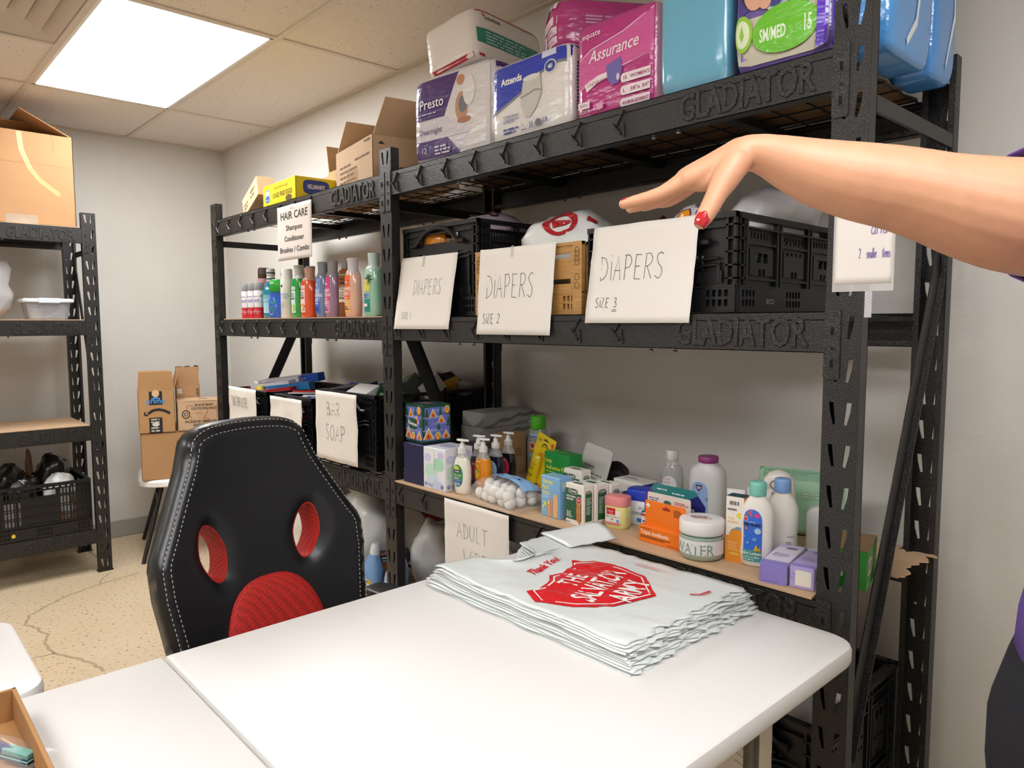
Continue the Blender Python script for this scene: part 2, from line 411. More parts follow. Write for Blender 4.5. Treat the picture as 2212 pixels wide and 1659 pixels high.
for i in range(len(gx)-1):
    for j in range(len(gy)-1):
        a, b = (gx[i]+T2, gy[j]+T2), (gx[i+1]-T2, gy[j+1]-T2)
        xm, ym = (a[0]+b[0])/2, (a[1]+b[1])/2
        lightcell = (b[0]-a[0] > 1.2 and b[1]-a[1] > .55) and any(abs(xm-q[0]) < .2 and abs(ym-q[1]) < .2 for q in ((-2.856, -.3025), (-.332, -2.1385), (-2.856, -2.75), (.93, -.9145)))
        if lightcell: panels.append((a, b)); continue
        spans = [(a[0], b[0])]
        if abs(ym+.914) < .1 and xm < -2.5 and b[0]-a[0] > 1: spans = [(a[0], -2.875-T2), None]
        for sp in spans:
            if not sp: continue
            m = MB(); m.bx((sp[0]-.004, a[1]-.004, H+.006), (sp[1]+.004, b[1]+.004, H+.022), TILEP); m.build('ceiling_tile', ceil)
LENS = mat('light_lens', LAMP_COL+(1,), .4, emit=LAMP)
for k, (a, b) in enumerate(panels):
    lab = ['bright white ceiling light panel above the far end of the racks', 'lit ceiling panel by the far left corner', 'lit ceiling panel behind the white folding table', 'unseen ceiling panel added to light the right hand wall'][k % 5]  # last panel is out of view, added to brighten the wall at right
    th = thing('ceiling_light', lab, 'ceiling light', ((a[0]+b[0])/2, (a[1]+b[1])/2, H), group='flat light panels in the ceiling grid')
    hx, hy = (b[0]-a[0])/2, (b[1]-a[1])/2; fr = MB()
    for s in (-1, 1):
        fr.bx((-hx, s*hy-.012*(s > 0), .001), (hx, s*hy+.012*(s < 0), .03), WHITEP); fr.bx((s*hx-.012*(s > 0), -hy, .001), (s*hx+.012*(s < 0), hy, .03), WHITEP)
    fr.build('frame', th)
    ln = MB(); ln.bx((-hx+.012, -hy+.012, .008), (hx-.012, hy-.012, .012), LENS); ln.build('lens', th)
dv = thing('air_diffuser', 'beige square air diffuser with nested louvres beside the ceiling light', 'air vent', (-2.55, -.9145, H))
VENT = mat('vent_paint', 'cfc4b8', .5)
for k, r in enumerate((.288, .225, .162, .1)):
    m = MB(); zo, zi = .0+.004*(k == 0), .028
    o = [V((x*r, y*r, .002)) for x, y in ((-1, -1), (1, -1), (1, 1), (-1, 1))]; q = r-.045
    n = [V((x*q/r*r, y*q/r*r, .03)) for x, y in ((-1, -1), (1, -1), (1, 1), (-1, 1))]
    m.loft([o, n], VENT, False, False); m.build('louvre', dv, solid=.002)
m = MB(); m.bx((-.29, -.29, .034), (.29, .29, .04), VENT); m.build('back_plate', dv)
# light switch on the wall at the right
sw = thing('switch_plate', 'white wall plate at the right edge of the picture', 'switch plate', (.183, YW, .823))
m = MB(); m.bx((-.042, -.007, -.063), (.042, 0, .063), WHITEP); m.build('plate', sw, bevel=.003, seg=2)
m = MB(); m.bx((-.016, -.011, -.033), (.016, -.006, .033), WHITEP); m.build('rocker', sw, bevel=.002)
# ================================================================ steel racks
PW, PD, DP, HT = .0633, .0313, .463, 1.829
BAY = 1.4553; Z1, Z2, Z3, Z4 = 1.7525, 1.2955, .7625, .2285
BH = .0745
def upright_mesh():
    m = MB(); th = .0022; pitch = .0762
    def sl(sgn):
        c = PW/2
        pts = [(c+sgn*.0205, -.0095), (c+sgn*.0115, -.0095), (c+sgn*.0075, -.049), (c+sgn*.0125, -.0505), (c+sgn*.0185, -.027)]
        return pts
    for k in range(24):
        zt = HT-pitch*k
        out = [(0, 0), (PW, 0), (PW, -pitch), (0, -pitch)]; loops = [out, sl(-1), sl(1)]
        flat = [q for l in loops for q in l]; tri = tessellate_polygon([[V((u, v, 0)) for u, v in l] for l in loops])
        m.add([(u, 0, zt+v) for u, v in flat], [tuple(t) for t in tri], STEEL)
        m.add([(u, th, zt+v) for u, v in flat], [tuple(reversed(t)) for t in tri], STEEL)
        for l in loops[1:]:
            n = len(l); m.add([(u, 0, zt+v) for u, v in l]+[(u, th, zt+v) for u, v in l], [(i, (i+1) % n, n+(i+1) % n, n+i) for i in range(n)], STEEL)
    m.bx((0, th*.5, 0), (th, PD, HT), STEEL); m.bx((PW-th, th*.5, 0), (PW, PD, HT), STEEL)
    m.bx((0, PD-th, 0), (.012, PD, HT), STEEL); m.bx((PW-.012, PD-th, 0), (PW, PD, HT), STEEL)
    m.bx((0, 0, HT-.0005), (PW, th, HT), STEEL); m.bx((-.004, -.004, 0), (PW+.004, PD+.004, .006), STEEL)
    o = m.build('upright', norm=False); me = o.data; bpy.data.objects.remove(o); return me
UPR = upright_mesh()
LB = BAY-PW
def beam_mesh():
    m = MB(); t = .0016
    m.bx((0, 0, -BH), (LB, t, 0), STEEL); m.bx((0, 0, -BH), (LB, .03, -BH+t), STEEL); m.bx((0, 0, -t), (LB, .006, 0), STEEL)
    m.bx((0, .0285, -BH), (LB, .03, -BH+.014), STEEL); m.bx((0, .02, -.0165), (LB, .036, -.0145), STEEL); m.bx((0, .0, -.016), (LB, .02, -.0145), STEEL)
    o = m.build('beam', norm=False); me = o.data; bpy.data.objects.remove(o); return me
BEAM = beam_mesh()
def capsule(m, a, b, r, ma, h=.004):
    a, b = V(a), V(b); d = (b-a).normalized(); n = V((-d.z, 0, d.x))
    ring = lambda s, y: [p+V((0, y, 0)) for p in (a-d*s+n*0, a-d*s*.6+n*s*.8, b+d*s*.6+n*s*.8, b+d*s, b+d*s*.6-n*s*.8, a-d*s*.6-n*s*.8)]
    m.loft([ring(r, .0005), ring(r, -h*.4), ring(r*.45, -h)], ma, False, True)
def emboss_mesh():
    m = MB(); z = -BH*.5
    for k in range(8):
        x = .0275+.1275*k
        capsule(m, (x-.009, 0, z+.001), (x+.008, 0, z+.026), .0042, STEEL, .005)
        capsule(m, (x-.019, 0, z+.001), (x+.001, 0, z-.020), .0042, STEEL, .005)
        capsule(m, (x+.009, 0, z+.001), (x+.012, 0, z-.026), .0034, STEEL, .005)
    o = m.build('emboss', smooth=50); me = o.data; bpy.data.objects.remove(o); return me
EMB = emboss_mesh()
def word_mesh():
    cu = bpy.data.curves.new('t', 'FONT'); cu.body = 'GLADIATOR'; cu.size = .066; cu.extrude = .0018; cu.bevel_depth = .0012; cu.bevel_resolution = 0; cu.resolution_u = 2; cu.offset = .0008
    o = bpy.data.objects.new('t', cu); s = o.to_mesh(); me = s.copy(); o.to_mesh_clear(); bpy.data.objects.remove(o)
    xs = [v.co.x for v in me.vertices]; x0, x1 = min(xs), max(xs); k = .286/(x1-x0)
    for v in me.vertices: x, y, z = v.co; v.co = (LB-.315+(x-x0)*k, -z-.0002, -BH*.5-.0265+y*1.15)
    me.materials.clear(); me.materials.append(STEEL); return me
WORD = word_mesh()
def bracket_mesh(right):
    m = MB(); w = .029; x0 = -w if not right else 0
    def P(u, v, d): return V((x0+u, -d, v))
    q = .004
    out = [(q, -.122), (w-q, -.122), (w, -.122+q), (w, .004-q), (w-q, .004), (q, .004), (0, .004-q), (0, -.122+q)]
    m.prism(out, 0, .0026, STEEL, P)
    for zz in (-.035, -.093):
        m.bx((x0+w/2-.004, -.0042, zz-.008), (x0+w/2-.0015, -.0024, zz+.008), STEEL); m.bx((x0+w/2-.0015, -.0034, zz-.0095), (x0+w/2+.004, -.0024, zz-.0075), STEEL)
        m.bx((x0+w/2-.0015, -.0029, zz-.007), (x0+w/2+.0035, -.0024, zz+.007), K('050505', .9))
    m.lathe([(0, .0035), (.0008, .003)], K('070707', .8), n=8, mx=Mx.Translation((x0+w/2+.001, -.0025, -.066)) @ Mx.Rotation(PI/2, 4, 'X'))
    o = m.build('bracket', bevel=0); me = o.data; bpy.data.objects.remove(o); return me
BRL, BRR = bracket_mesh(False), bracket_mesh(True)
def deck_mesh():
    m = MB(); z = -.010
    for y in (.045, .075, .15, .225, .30, .375, .405): m.tube([(0, y, z), (LB, y, z)], .0024, ZINC if y < .1 else STEELS, 4)
    n = 17
    for k in range(n+1):
        x = .01+(LB-.02)*k/n; m.tube([(x, .012, z+.004), (x, DP-.012, z+.004)], .002, STEELS, 4)
    o = m.build('wire_deck', norm=False); me = o.data; bpy.data.objects.remove(o); return me
DECK = deck_mesh()
def sup_mesh():
    m = MB(); m.bx((-.016, .004, -.034), (.016, DP-.004, -.032), STEELS); m.bx((-.016, .004, -.034), (-.0145, DP-.004, -.0165), STEELS); m.bx((.0145, .004, -.034), (.016, DP-.004, -.0165), STEELS)
    o = m.build('s'); me = o.data; bpy.data.objects.remove(o); return me
SUP = sup_mesh()
def pin_mesh():
    m = MB(); m.lathe([(-.008, .0045), (-.006, .006), (-.003, .003), (0, .003)], ZINC, n=8); o = m.build('p'); me = o.data; bpy.data.objects.remove(o); return me
PIN = pin_mesh()
def rack(label, nb, loc, rz, braces):
    root = thing('storage_rack', label, 'rack', loc, rz)
    xs = [-BAY*k for k in range(nb, -1, -1)]            # right edges of the uprights
    for i, x in enumerate(xs):
        obj('upright', UPR, root, (x-PW, 0, 0)); obj('upright', UPR, root, (x, DP, 0), (0, 0, PI))
        xm = x-PW/2 if 0 < i < nb else (x-PW+.004 if i == 0 else x-.004)
        for zz in (1.652, .1):
            fr = MB(); fr.bx((xm-.0035, PD, zz-.014), (xm+.0035, DP-PD, zz+.014), STEELS); fr.build('crossbar', root)
        if i in braces:
            (ya, za), (yb, zb) = braces[i]
            b = MB(); d = V((0, yb-ya, zb-za)).normalized(); n = V((0, -d.z, d.y))*.021; a0, b0 = V((xm-.012, ya, za)), V((xm-.012, yb, zb))
            b.loft([[a0-n, a0+n, a0+n+V((.0025, 0, 0)), a0-n+V((.0025, 0, 0))], [b0-n, b0+n, b0+n+V((.0025, 0, 0)), b0-n+V((.0025, 0, 0))]], STEEL)
            s = -1 if n.y < 0 else 1
            e = n*1.0
            b.loft([[a0+e, a0+e*1.12, a0+e*1.12+V((.014, 0, 0)), a0+e+V((.014, 0, 0))], [b0+e, b0+e*1.12, b0+e*1.12+V((.014, 0, 0)), b0+e+V((.014, 0, 0))]], STEEL)
            b.build('brace', root)
    for i in range(nb):
        x0 = xs[i]
        for z in (Z1, Z2, Z3, Z4):
            b = obj('beam', BEAM, root, (x0, 0, z))
            obj('embossed_marks', EMB, b); obj('embossed_lettering', WORD, b)
            obj('bracket', BRL, b, (0, 0, 0)); obj('bracket', BRR, b, (LB, 0, 0))
            r = obj('beam', BEAM, root, (x0+LB, DP, z), (0, 0, PI)); obj('embossed_marks', EMB, r)
            obj('bracket', BRL, r, (0, 0, 0)); obj('bracket', BRR, r, (LB, 0, 0))
            obj('wire_deck', DECK, root, (x0, 0, z))
            for k in (.22, .5, .78):
                obj('deck_support', SUP, root, (x0+LB*k, 0, z))
            for k in (.235, .28, .72, .765):
                obj('deck_pin', PIN, root, (x0+LB*k, .012, z-BH)); obj('deck_pin', PIN, root, (x0+LB*k, DP-.012, z-BH))
    return root
rack('long black steel shelf rack of two bays along the right hand wall', 2, (0, 0, 0), 0,
     {0: ((.43, 1.30), (.03, .50)), 1: ((.06, 1.305), (.43, .50)), 2: ((.43, 1.42), (.03, .46))})
rack('black steel shelf rack standing against the far wall at left', 1, (-3.62, -.332, 0), 90, {1: ((.42, 1.62), (.03, .62)), 0: ((.42, 1.62), (.03, .62))})
# ================================================================ tables, chair
TBL = mat('table_plastic', 'dddbd8', .42, bump=.12, bscale=260, bdist=.0006)
TZ = .737
def rrect(x0, y0, x1, y1, r, n=6, corners=(1, 1, 1, 1)):
    o = []
    for k, (cx, cy, a) in enumerate(((x1, y1, 0), (x0, y1, 1), (x0, y0, 2), (x1, y0, 3))):
        if not corners[k]: o.append((cx, cy)); continue
        sx, sy = (-1 if cx == x1 else 1), (-1 if cy == y1 else 1)
        for j in range(n+1):
            t = (a+j/n)*PI/2; o.append((cx+sx*r+math.cos(t)*r, cy+sy*r+math.sin(t)*r))
    return o
def ftable(label, x0, x1, y0, y1, seam, legs=True):
    t = thing('folding_table', label, 'table', ((x0+x1)/2, (y0+y1)/2, 0))
    ox, oy = (x0+x1)/2, (y0+y1)/2
    def slab(a, b, c, corners):
        m = MB(); f = lambda u, v, d: V((u-ox, v-oy, d))
        o = rrect(x0, a, x1, b, .045, 7, corners); c = [((u-(x0+x1)/2), (v-(a+b)/2)) for u, v in o]
        ring = lambda s, z: [V(((x0+x1)/2-ox+u-math.copysign(min(abs(u), s), u), (a+b)/2-oy+v-math.copysign(min(abs(v), s), v), z)) for u, v in c]
        m.loft([ring(.012, TZ-.038), ring(.003, TZ-.034), ring(0, TZ-.026), ring(0, TZ-.009), ring(.002, TZ-.003), ring(.007, TZ)], TBL)
        return m.build('tabletop_half', t, smooth=40)
    if seam is None: slab(y0, y1, 0, (1, 1, 1, 1))
    else: slab(seam+.0018, y1, 0, (1, 1, 0, 0)); slab(y0, seam-.0018, 0, (0, 0, 1, 1))
    GREY = mat('grey_leg_steel', '5d5a57', .4, metal=.3)
    if legs:
        for yy in (y1-.14, y0+.14):
            for xx in (x0+.09, x1-.12):
                m = MB(); m.tube([(xx-ox, yy-oy, .003), (xx-ox, yy-oy, TZ-.038)], .0135, GREY, 10); m.build('leg', t, smooth=40)
            m = MB(); m.tube([(x0+.09-ox, yy-oy, .16), (x1-.12-ox, yy-oy, .16)], .011, GREY, 8); m.build('leg_bar', t, smooth=40)
    m = MB()
    for yy in (y0+.3, (y0+y1)/2-.1, (y0+y1)/2+.1, y1-.3): m.bx((x0+.04-ox, yy-.014-oy, TZ-.052), (x1-.04-ox, yy+.014-oy, TZ-.037), TBL)
    m.build('underside_rib', t, bevel=.003)
    return t
ftable('large white folding table with a centre seam in the foreground', -.7115, .042, -1.86, -.0565, -.944)
ftable('white table corner seen behind the cardboard tray at lower left', -1.075, -.722, -1.9, -1.103, None)
# ================================================================ padded desk chair behind the table
LEATH = mat('black_leatherette', '0e1117', .34, bump=.25, bscale=330, bdist=.0008, detail=2)
STITCH = K('b9b4ac', .7)
def red_mesh():
    m = bpy.data.materials.new('red_air_mesh'); m.use_nodes = True; nt = m.node_tree; b = nt.nodes['Principled BSDF']; N = nt.nodes.new; Lk = nt.links.new
    tc = N('ShaderNodeTexCoord'); vo = N('ShaderNodeTexVoronoi'); vo.inputs['Scale'].default_value = 210; vo.inputs['Randomness'].default_value = .12
    mp = N('ShaderNodeMapping'); mp.inputs['Rotation'].default_value = (.785, 0, .3); mp.inputs['Scale'].default_value = (1, 1, .75); Lk(tc.outputs['Object'], mp.inputs['Vector']); Lk(mp.outputs['Vector'], vo.inputs['Vector'])
    r = N('ShaderNodeValToRGB'); r.color_ramp.elements[0].position = .12; r.color_ramp.elements[1].position = .5
    r.color_ramp.elements[0].color = lin('5a0a08'); r.color_ramp.elements[1].color = lin('b81c14'); Lk(vo.outputs['Distance'], r.inputs['Fac']); Lk(r.outputs['Color'], b.inputs['Base Color'])
    b.inputs['Roughness'].default_value = .7
    bp = N('ShaderNodeBump'); bp.inputs['Strength'].default_value = .7; bp.inputs['Distance'].default_value = .002; Lk(vo.outputs['Distance'], bp.inputs['Height']); Lk(bp.outputs['Normal'], b.inputs['Normal'])
    return m
REDM = red_mesh()
ch = thing('desk_chair', 'black racing style desk chair with red mesh lumbar pad behind the table', 'chair', (-1.215, -.690, 0), 9)
# backrest in its own plane: u across (+u = away from the camera, world +y), v up, front faces +x; lower edge at the seat
BT = math.radians(9.5); BO = V((.24, 0, .44))        # lean and pivot, relative to the chair's base
def bk(u, v, d): return BO+V((-math.sin(BT)*v+math.cos(BT)*d, u, math.cos(BT)*v+math.sin(BT)*d))
def hw(v):                                            # half width of the silhouette by height
    return lerp([(0, .20), (.1, .218), (.2, .232), (.3, .246), (.37, .247), (.43, .214), (.49, .184), (.54, .159), (.575, .147), (.6, .138), (.615, .122), (.627, .093), (.633, .053), (.635, .0)], v)[0]
side = [(hw(v), v) for v in [i*.02 for i in range(30)]]+[(.143, .588), (.1375, .601), (.122, .615), (.107, .622), (.09, .6275), (.071, .631), (.051, .633), (.027, .6345)]
outline = side+[(0, .635)]+[(-u, v) for u, v in reversed(side)]
def eye(cu, cv, s, n=26):
    o = []
    for k in range(n):
        a = 2*PI*k/n; u, v = .031*math.cos(a), .060*math.copysign(abs(math.sin(a))**1.35, math.sin(a))
        u *= 1-.2*v/.073*0; t = .2*s; o.append((cu+u*math.cos(t)-v*math.sin(t), cv+u*math.sin(t)+v*math.cos(t)))
    return o
holes = [eye(-.114, .362, 1), eye(.114, .362, -1)]
def segd(p, a, b):
    d = (b[0]-a[0], b[1]-a[1]); L = d[0]**2+d[1]**2
    t = 0 if L == 0 else max(0, min(1, ((p[0]-a[0])*d[0]+(p[1]-a[1])*d[1])/L))
    return math.hypot(p[0]-a[0]-d[0]*t, p[1]-a[1]-d[1]*t)
def dpoly(p, L): return min(segd(p, L[i], L[(i+1) % len(L)]) for i in range(len(L)))
def inside(p, L):
    c = False
    for i in range(len(L)):
        (x1, y1), (x2, y2) = L[i], L[i-1]
        if (y1 > p[1]) != (y2 > p[1]) and p[0] < (x2-x1)*(p[1]-y1)/(y2-y1)+x1: c = not c
    return c
bounds = [outline]+holes
pts, cons, tagb = [], [], []
for k, L in enumerate(bounds):
    n0 = len(pts)
    for i, q in enumerate(L): pts.append(q); cons.append((n0+i, n0+(i+1) % len(L))); tagb.append(k)
g = .0125
for i in range(-21, 22):
    for j in range(0, 56):
        p = (i*g+(j % 2)*g/2, .006+j*g)
        if inside(p, outline) and dpoly(p, outline) > g*.55 and all(not inside(p, h) and dpoly(p, h) > g*.55 for h in holes): pts.append(p); tagb.append(-1)
cv, ce, cf, ov, oe, of = delaunay_2d_cdt([V(p) for p in pts], cons, [], 0, 1e-6)
tri = []
for f_ in cf:
    c_ = (sum(cv[i].x for i in f_)/3, sum(cv[i].y for i in f_)/3)
    if inside(c_, outline) and not any(inside(c_, h) for h in holes): tri.append(tuple(f_))
def curve_d(u, v): return .050*(abs(u)/.24)**2.2+.012*math.exp(-((v-.16)/.12)**2)      # wings wrap forward, lumbar swells
def front_d(p):
    do = dpoly(p, outline); dh = min(dpoly(p, h) for h in holes)
    r = .022; a = math.sqrt(max(0, 1-(1-min(do/r, 1))**2))*r-r
    gr = -.005*math.exp(-((do-.016)/.004)**2)
    b = .012*(min(dh/.03, 1)**.6-1) if dh < .03 else 0
    return .050+a+gr+b+curve_d(*p)
P2 = [(q.x, q.y) for q in cv]
bm_ = MB(); n = len(P2)
vs = [bk(u, v, front_d((u, v))) for u, v in P2]+[bk(u, v, curve_d(u, v)-.022+.015*(1-min(dpoly((u, v), outline)/.03, 1))**2) for u, v in P2]
fs = [t for t in tri]+[tuple(i+n for i in reversed(t)) for t in tri]
no = len(outline)
for i in range(no): fs.append((i, (i+1) % no, n+(i+1) % no, n+i))
bm_.add(vs, fs, LEATH); back = bm_.build('backrest', ch, smooth=70)
def inset(L, d):
    o = []; n = len(L)
    for i in range(n):
        a, b = V(L[i-1]), V(L[(i+1) % n]); t = (b-a).normalized(); o.append((L[i][0]-t.y*d, L[i][1]+t.x*d))
    return o
for dd in (.0085, .0245):
    L = inset(outline, dd); L = [q for q in L if q[1] > .01]; m = MB(); acc = 0
    # resample and draw dashes
    q = [V(L[i]) for i in range(len(L))]; dense = []
    for a, b in zip(q, q[1:]):
        for k in range(max(1, int((b-a).length/.0045))): dense.append(a.lerp(b, k/max(1, int((b-a).length/.0045))))
    k = 0
    while k+1 < len(dense):
        a, b = dense[k], dense[k+1]
        if k % 5 < 3 or True:
            A, B = bk(a.x, a.y, front_d((a.x, a.y))+.0006), bk(b.x, b.y, front_d((b.x, b.y))+.0006)
            m.tube([A, B], .00085, STITCH, 4)
        k += 2
    m.build('stitching', back, norm=False, kind='stuff')
for k, h in enumerate(holes):
    m = MB(); rings = []
    for d, s in ((0, 1.0), (.35, .94), (1, .9)):
        cu, cvv = sum(p[0] for p in h)/len(h), sum(p[1] for p in h)/len(h)
        rings.append([bk(cu+(u-cu)*s, cvv+(v-cvv)*s, (front_d((u, v))+.0015)*(1-d)+(curve_d(u, v)-.024)*d) for u, v in h])
    rim = [bk(u+(u-cu)*.05, v+(v-cvv)*.05, front_d((u, v))+.002) for u, v in h]
    m.loft([rim]+rings, REDM, False, False); m.build('vent_lining', ch, smooth=60, solid=.002, label='red mesh lining of the oval slot')
lumb = []
for k in range(40):
    a = PI*k/39; lumb.append((.122*math.copysign(abs(math.cos(a))**.75, math.cos(a)), .105+.185*math.sin(a)**.85))
lumb = [(.116, .0)]+lumb+[(-.116, .0)]
m = MB(); lp = lumb; cu, cvv = 0, .11
def lum(s, up): return [bk(u*s, cvv+(v-cvv)*s, front_d((u*s, cvv+(v-cvv)*s))+up) for u, v in lp]
m.loft([lum(1.0, -.002), lum(.985, .0075), lum(.95, .011), lum(.8, .016), lum(.5, .019), lum(.2, .02)], REDM, False, True); m.build('lumbar_pad', ch, smooth=60, label='red mesh lumbar pad')
def pad(name, c, d, r, ma, mx=None):
    m = MB(); x, y, z = d[0]/2, d[1]/2, d[2]/2; rings = []
    for zz, s in ((-z, .9), (-z*.7, .98), (0, 1), (z*.6, .98), (z*.9, .9), (z, .75)):
        rings.append([V((c[0]+x*s*math.copysign(abs(math.cos(a))**.45, math.cos(a)), c[1]+y*s*math.copysign(abs(math.sin(a))**.45, math.sin(a)), c[2]+zz)) for a in [2*PI*k/28 for k in range(28)]])
    m.loft(rings, ma); return m.build(name, ch, smooth=50)
pad('seat', (.46, 0, .45), (.50, .50, .10), .05, LEATH)
CHB = mat('chair_plastic', '161617', .4)
for s in (-1, 1):
    pad('armrest', (.36, s*.29, .615), (.25, .075, .03), .02, CHB)
    m = MB(); m.tube([(.36, s*.29, .60), (.36, s*.285, .50), (.36, s*.2, .40)], .02, CHB, 8); m.build('arm_post', ch, smooth=40)
m = MB(); m.lathe([(.09, .03), (.25, .03), (.25, .02), (.40, .02)], CHB, (.40, 0, 0), 14); m.build('gas_column', ch, smooth=40)
for k in range(5):
    a = 2*PI*k/5+.3; e = V((.40+.30*math.cos(a), .30*math.sin(a), .07)); m = MB(); m.tube([(.40, 0, .10), e], [.028, .018], CHB, 8)
    m.build('base_arm', ch, smooth=40)
    m = MB(); m.lathe([(-.012, .027), (.012, .027)], CHB, n=14, mx=Mx.Translation((e.x, e.y, .0275)) @ Mx.Rotation(a, 4, 'Z') @ Mx.Rotation(PI/2, 4, 'X')); m.tube([e, (e.x, e.y, .03)], .008, CHB, 6); m.build('caster', ch, smooth=40)
# ================================================================ folding plastic crates and their paper signs
WOODC = mat('woodgrain_plastic', 'b5894f', .5, bump=.5, bscale=30, bdist=.002, var=.14, vscale=22, stretch=(1, 1, 9))
def plate(m, u0, u1, v0, v1, holes, fn, d0, d1, ma):
    vs = sorted({v0, v1} | {min(max(h[k], v0), v1) for h in holes for k in (1, 3)})
    for a, b in zip(vs, vs[1:]):
        if b-a < 1e-5: continue
        mid = (a+b)/2; hs = sorted((h[0], h[2]) for h in holes if h[1] < mid < h[3]); x = u0
        for p, q in hs+[(u1, u1)]:
            if p > x+1e-5:
                c = [fn(u, v, d) for u in (x, p) for v in (a, b) for d in (d0, d1)]
                m.add(c, [(0, 1, 3, 2), (4, 6, 7, 5), (0, 4, 5, 1), (2, 3, 7, 6), (0, 2, 6, 4), (1, 5, 7, 3)], ma)
            x = max(x, q)
def grid_holes(u0, v0, nu, nv, du, dv, w, h):
    return [(u0+i*du, v0+j*dv, u0+i*du+w, v0+j*dv+h) for i in range(nu) for j in range(nv)]
def crate_wall(name, par, L, Hc, fn, style, ma):
    """fn(u,v,d): u along the wall 0..L, v up, d outward (0 = outer face, negative = inwards)"""
    m = MB(); hb = .055; R = lambda a, b, c, d, d0=-.012, d1=0: plate(m, a, c, b, d, [], fn, d0, d1, ma)
    # base rail with cells, corner posts with rungs, top rim
    plate(m, 0, L, 0, hb, grid_holes(.012, .012, 4, 2, .014, .02, .009, .014)+grid_holes(L-.066, .012, 4, 2, .014, .02, .009, .014)+grid_holes(L*.42, .012, 5, 2, .014, .02, .009, .014), fn, -.004, 0, ma)
    R(0, 0, L, hb-.002, -.014, -.008); R(0, hb-.004, L, hb, -.02, .0015)
    if style == 'wood':
        holes = []
        for k in range(3):
            v = hb+.02+k*.062; holes += [(L*.1, v, L*.27, v+.012), (L*.29, v, L*.46, v+.012), (L*.54, v, L*.71, v+.012), (L*.73, v, L*.9, v+.012)]
        plate(m, 0, L, hb, Hc, holes, fn, -.008, 0, ma)
        for a in (0, L-.03): R(a, 0, a+.03, Hc, 0, .004)
        R(0, Hc-.008, L, Hc, -.012, .003)
        for a in (.015, L-.015):
            for v in (.07, .09, .135, .155, Hc-.03, Hc-.05):
                if v < Hc-.01:
                    pts = [(a+.0075*math.cos(t), v+.0075*math.sin(t)) for t in [2*PI*k/12 for k in range(12)]]
                    m.tube([fn(u, w, .0042) for u, w in pts], .0009, K('6d4d27', .7), 4, closed=True)
        return m.build(name, par, norm=False)
    for a in (0, L-.022):
        R(a, hb, a+.005, Hc); R(a+.017, hb, a+.022, Hc); R(a, hb, a+.022, Hc, -.013, -.009)
        k = hb+.012
        while k < Hc-.01: R(a, k, a+.022, k+.0035); k += .027
    R(0, Hc-.012, L, Hc, -.016, .003); R(.022, Hc-.03, L-.022, Hc-.026, -.012, .002)
    if style == 'handle':
        c = L/2; w = L*.24
        plate(m, .022, L-.022, hb, Hc-.012, [(c-w, Hc-.055, c+w, Hc-.03)]+grid_holes(c-w*1.25, Hc-.115, 2, 3, .013, .012, .008, .007)+grid_holes(c+w*1.25-.02, Hc-.115, 2, 3, .013, .012, .008, .007)+grid_holes(.04, hb+.02, 4, 1, .02, .02, .008, .012), fn, -.012, -.007, ma)
        arch = lambda s, v0, up, d, r: m.tube([fn(c+t*w*s, v0+up*max(0, 1-abs(t)**2.6), d) for t in [-1.3, -1.05, -.9, -.7, -.45, -.2, 0, .2, .45, .7, .9, 1.05, 1.3]], r, ma, 6)
        arch(1.15, Hc-.058, .046, .005, .0075); arch(1.3, Hc-.092, -.018, 0, .003); arch(1.3, Hc-.105, -.016, 0, .0035)
        R(.035, hb+.008, .041, Hc-.1, -.008, .001); R(L-.041, hb+.008, L-.035, Hc-.1, -.008, .001)
        for k in range(7): R(.035+(L-.07)*k/6.001, hb+.006, .035+(L-.07)*k/6.001+.004, hb+.03, -.008, 0)
    elif style == 'long':
        n = 3; w = (L-.044)/n
        for k in range(n):
            a = .022+k*w; holes = grid_holes(a+.018, Hc-.048, 8, 1, (w-.036)/8, 0, (w-.036)/8*.55, .013)
            if k == 1: holes += grid_holes(a+w*.25, hb+.07, 4, 3, w*.14, .024, .0085, .008)
            else: holes += [(a+w*.35, Hc-.098, a+w*.48, Hc-.078), (a+w*.54, Hc-.098, a+w*.67, Hc-.078)]+grid_holes(a+w*.3, hb+.062, 3, 1, w*.15, .02, .009, .007)
            holes += [(a+w*.42, hb+.022, a+w*.49, hb+.036), (a+w*.54, hb+.022, a+w*.6, hb+.036)]
            plate(m, a, a+w, hb, Hc-.026, holes, fn, -.012, -.008, ma)
            R(a+.004, hb, a+.012, Hc-.012, -.01, 0); R(a+w-.012, hb, a+w-.004, Hc-.012, -.01, 0); R(a+.012, Hc-.062, a+w-.012, Hc-.057, -.01, -.001); R(a+.012, hb+.012, a+w-.012, hb+.016, -.01, -.001)
            plate(m, a+.024, a+w-.024, hb+.022, Hc-.068, [h for h in holes if h[3] < Hc-.05], fn, -.008, -.003, ma)
    else:   # slats
        c = L/2; holes = [(c-.055, Hc-.062, c+.055, Hc-.03)]+grid_holes(.05, Hc-.024, 12, 1, (L-.1)/12, 0, (L-.1)/12*.6, .007)
        for s0, s1 in ((.05, c-.075), (c+.075, L-.05)):
            nn = int((s1-s0)/.0145)
            for k in range(nn):
                if k % 9 in (2, 3) and False: continue
                for va, vb in ((hb+.01, hb+.042), (hb+.046, hb+.085), (hb+.089, Hc-.07)): holes.append((s0+k*.0145, va, s0+k*.0145+.0085, vb))
                holes.append((s0+k*.0145, Hc-.064, s0+k*.0145+.0085, Hc-.03))
        plate(m, .022, L-.022, hb, Hc-.004, holes, fn, -.010, -.006, ma)
        for v in (hb+.012, hb+.052, hb+.098, Hc-.06): R(.0, v, L, v+.0035, -.008, .001)
        for a in (.035, .09, L-.094, L-.039): R(a, hb, a+.004, Hc-.012, -.008, .0005)
    return m.build(name, par, norm=False)
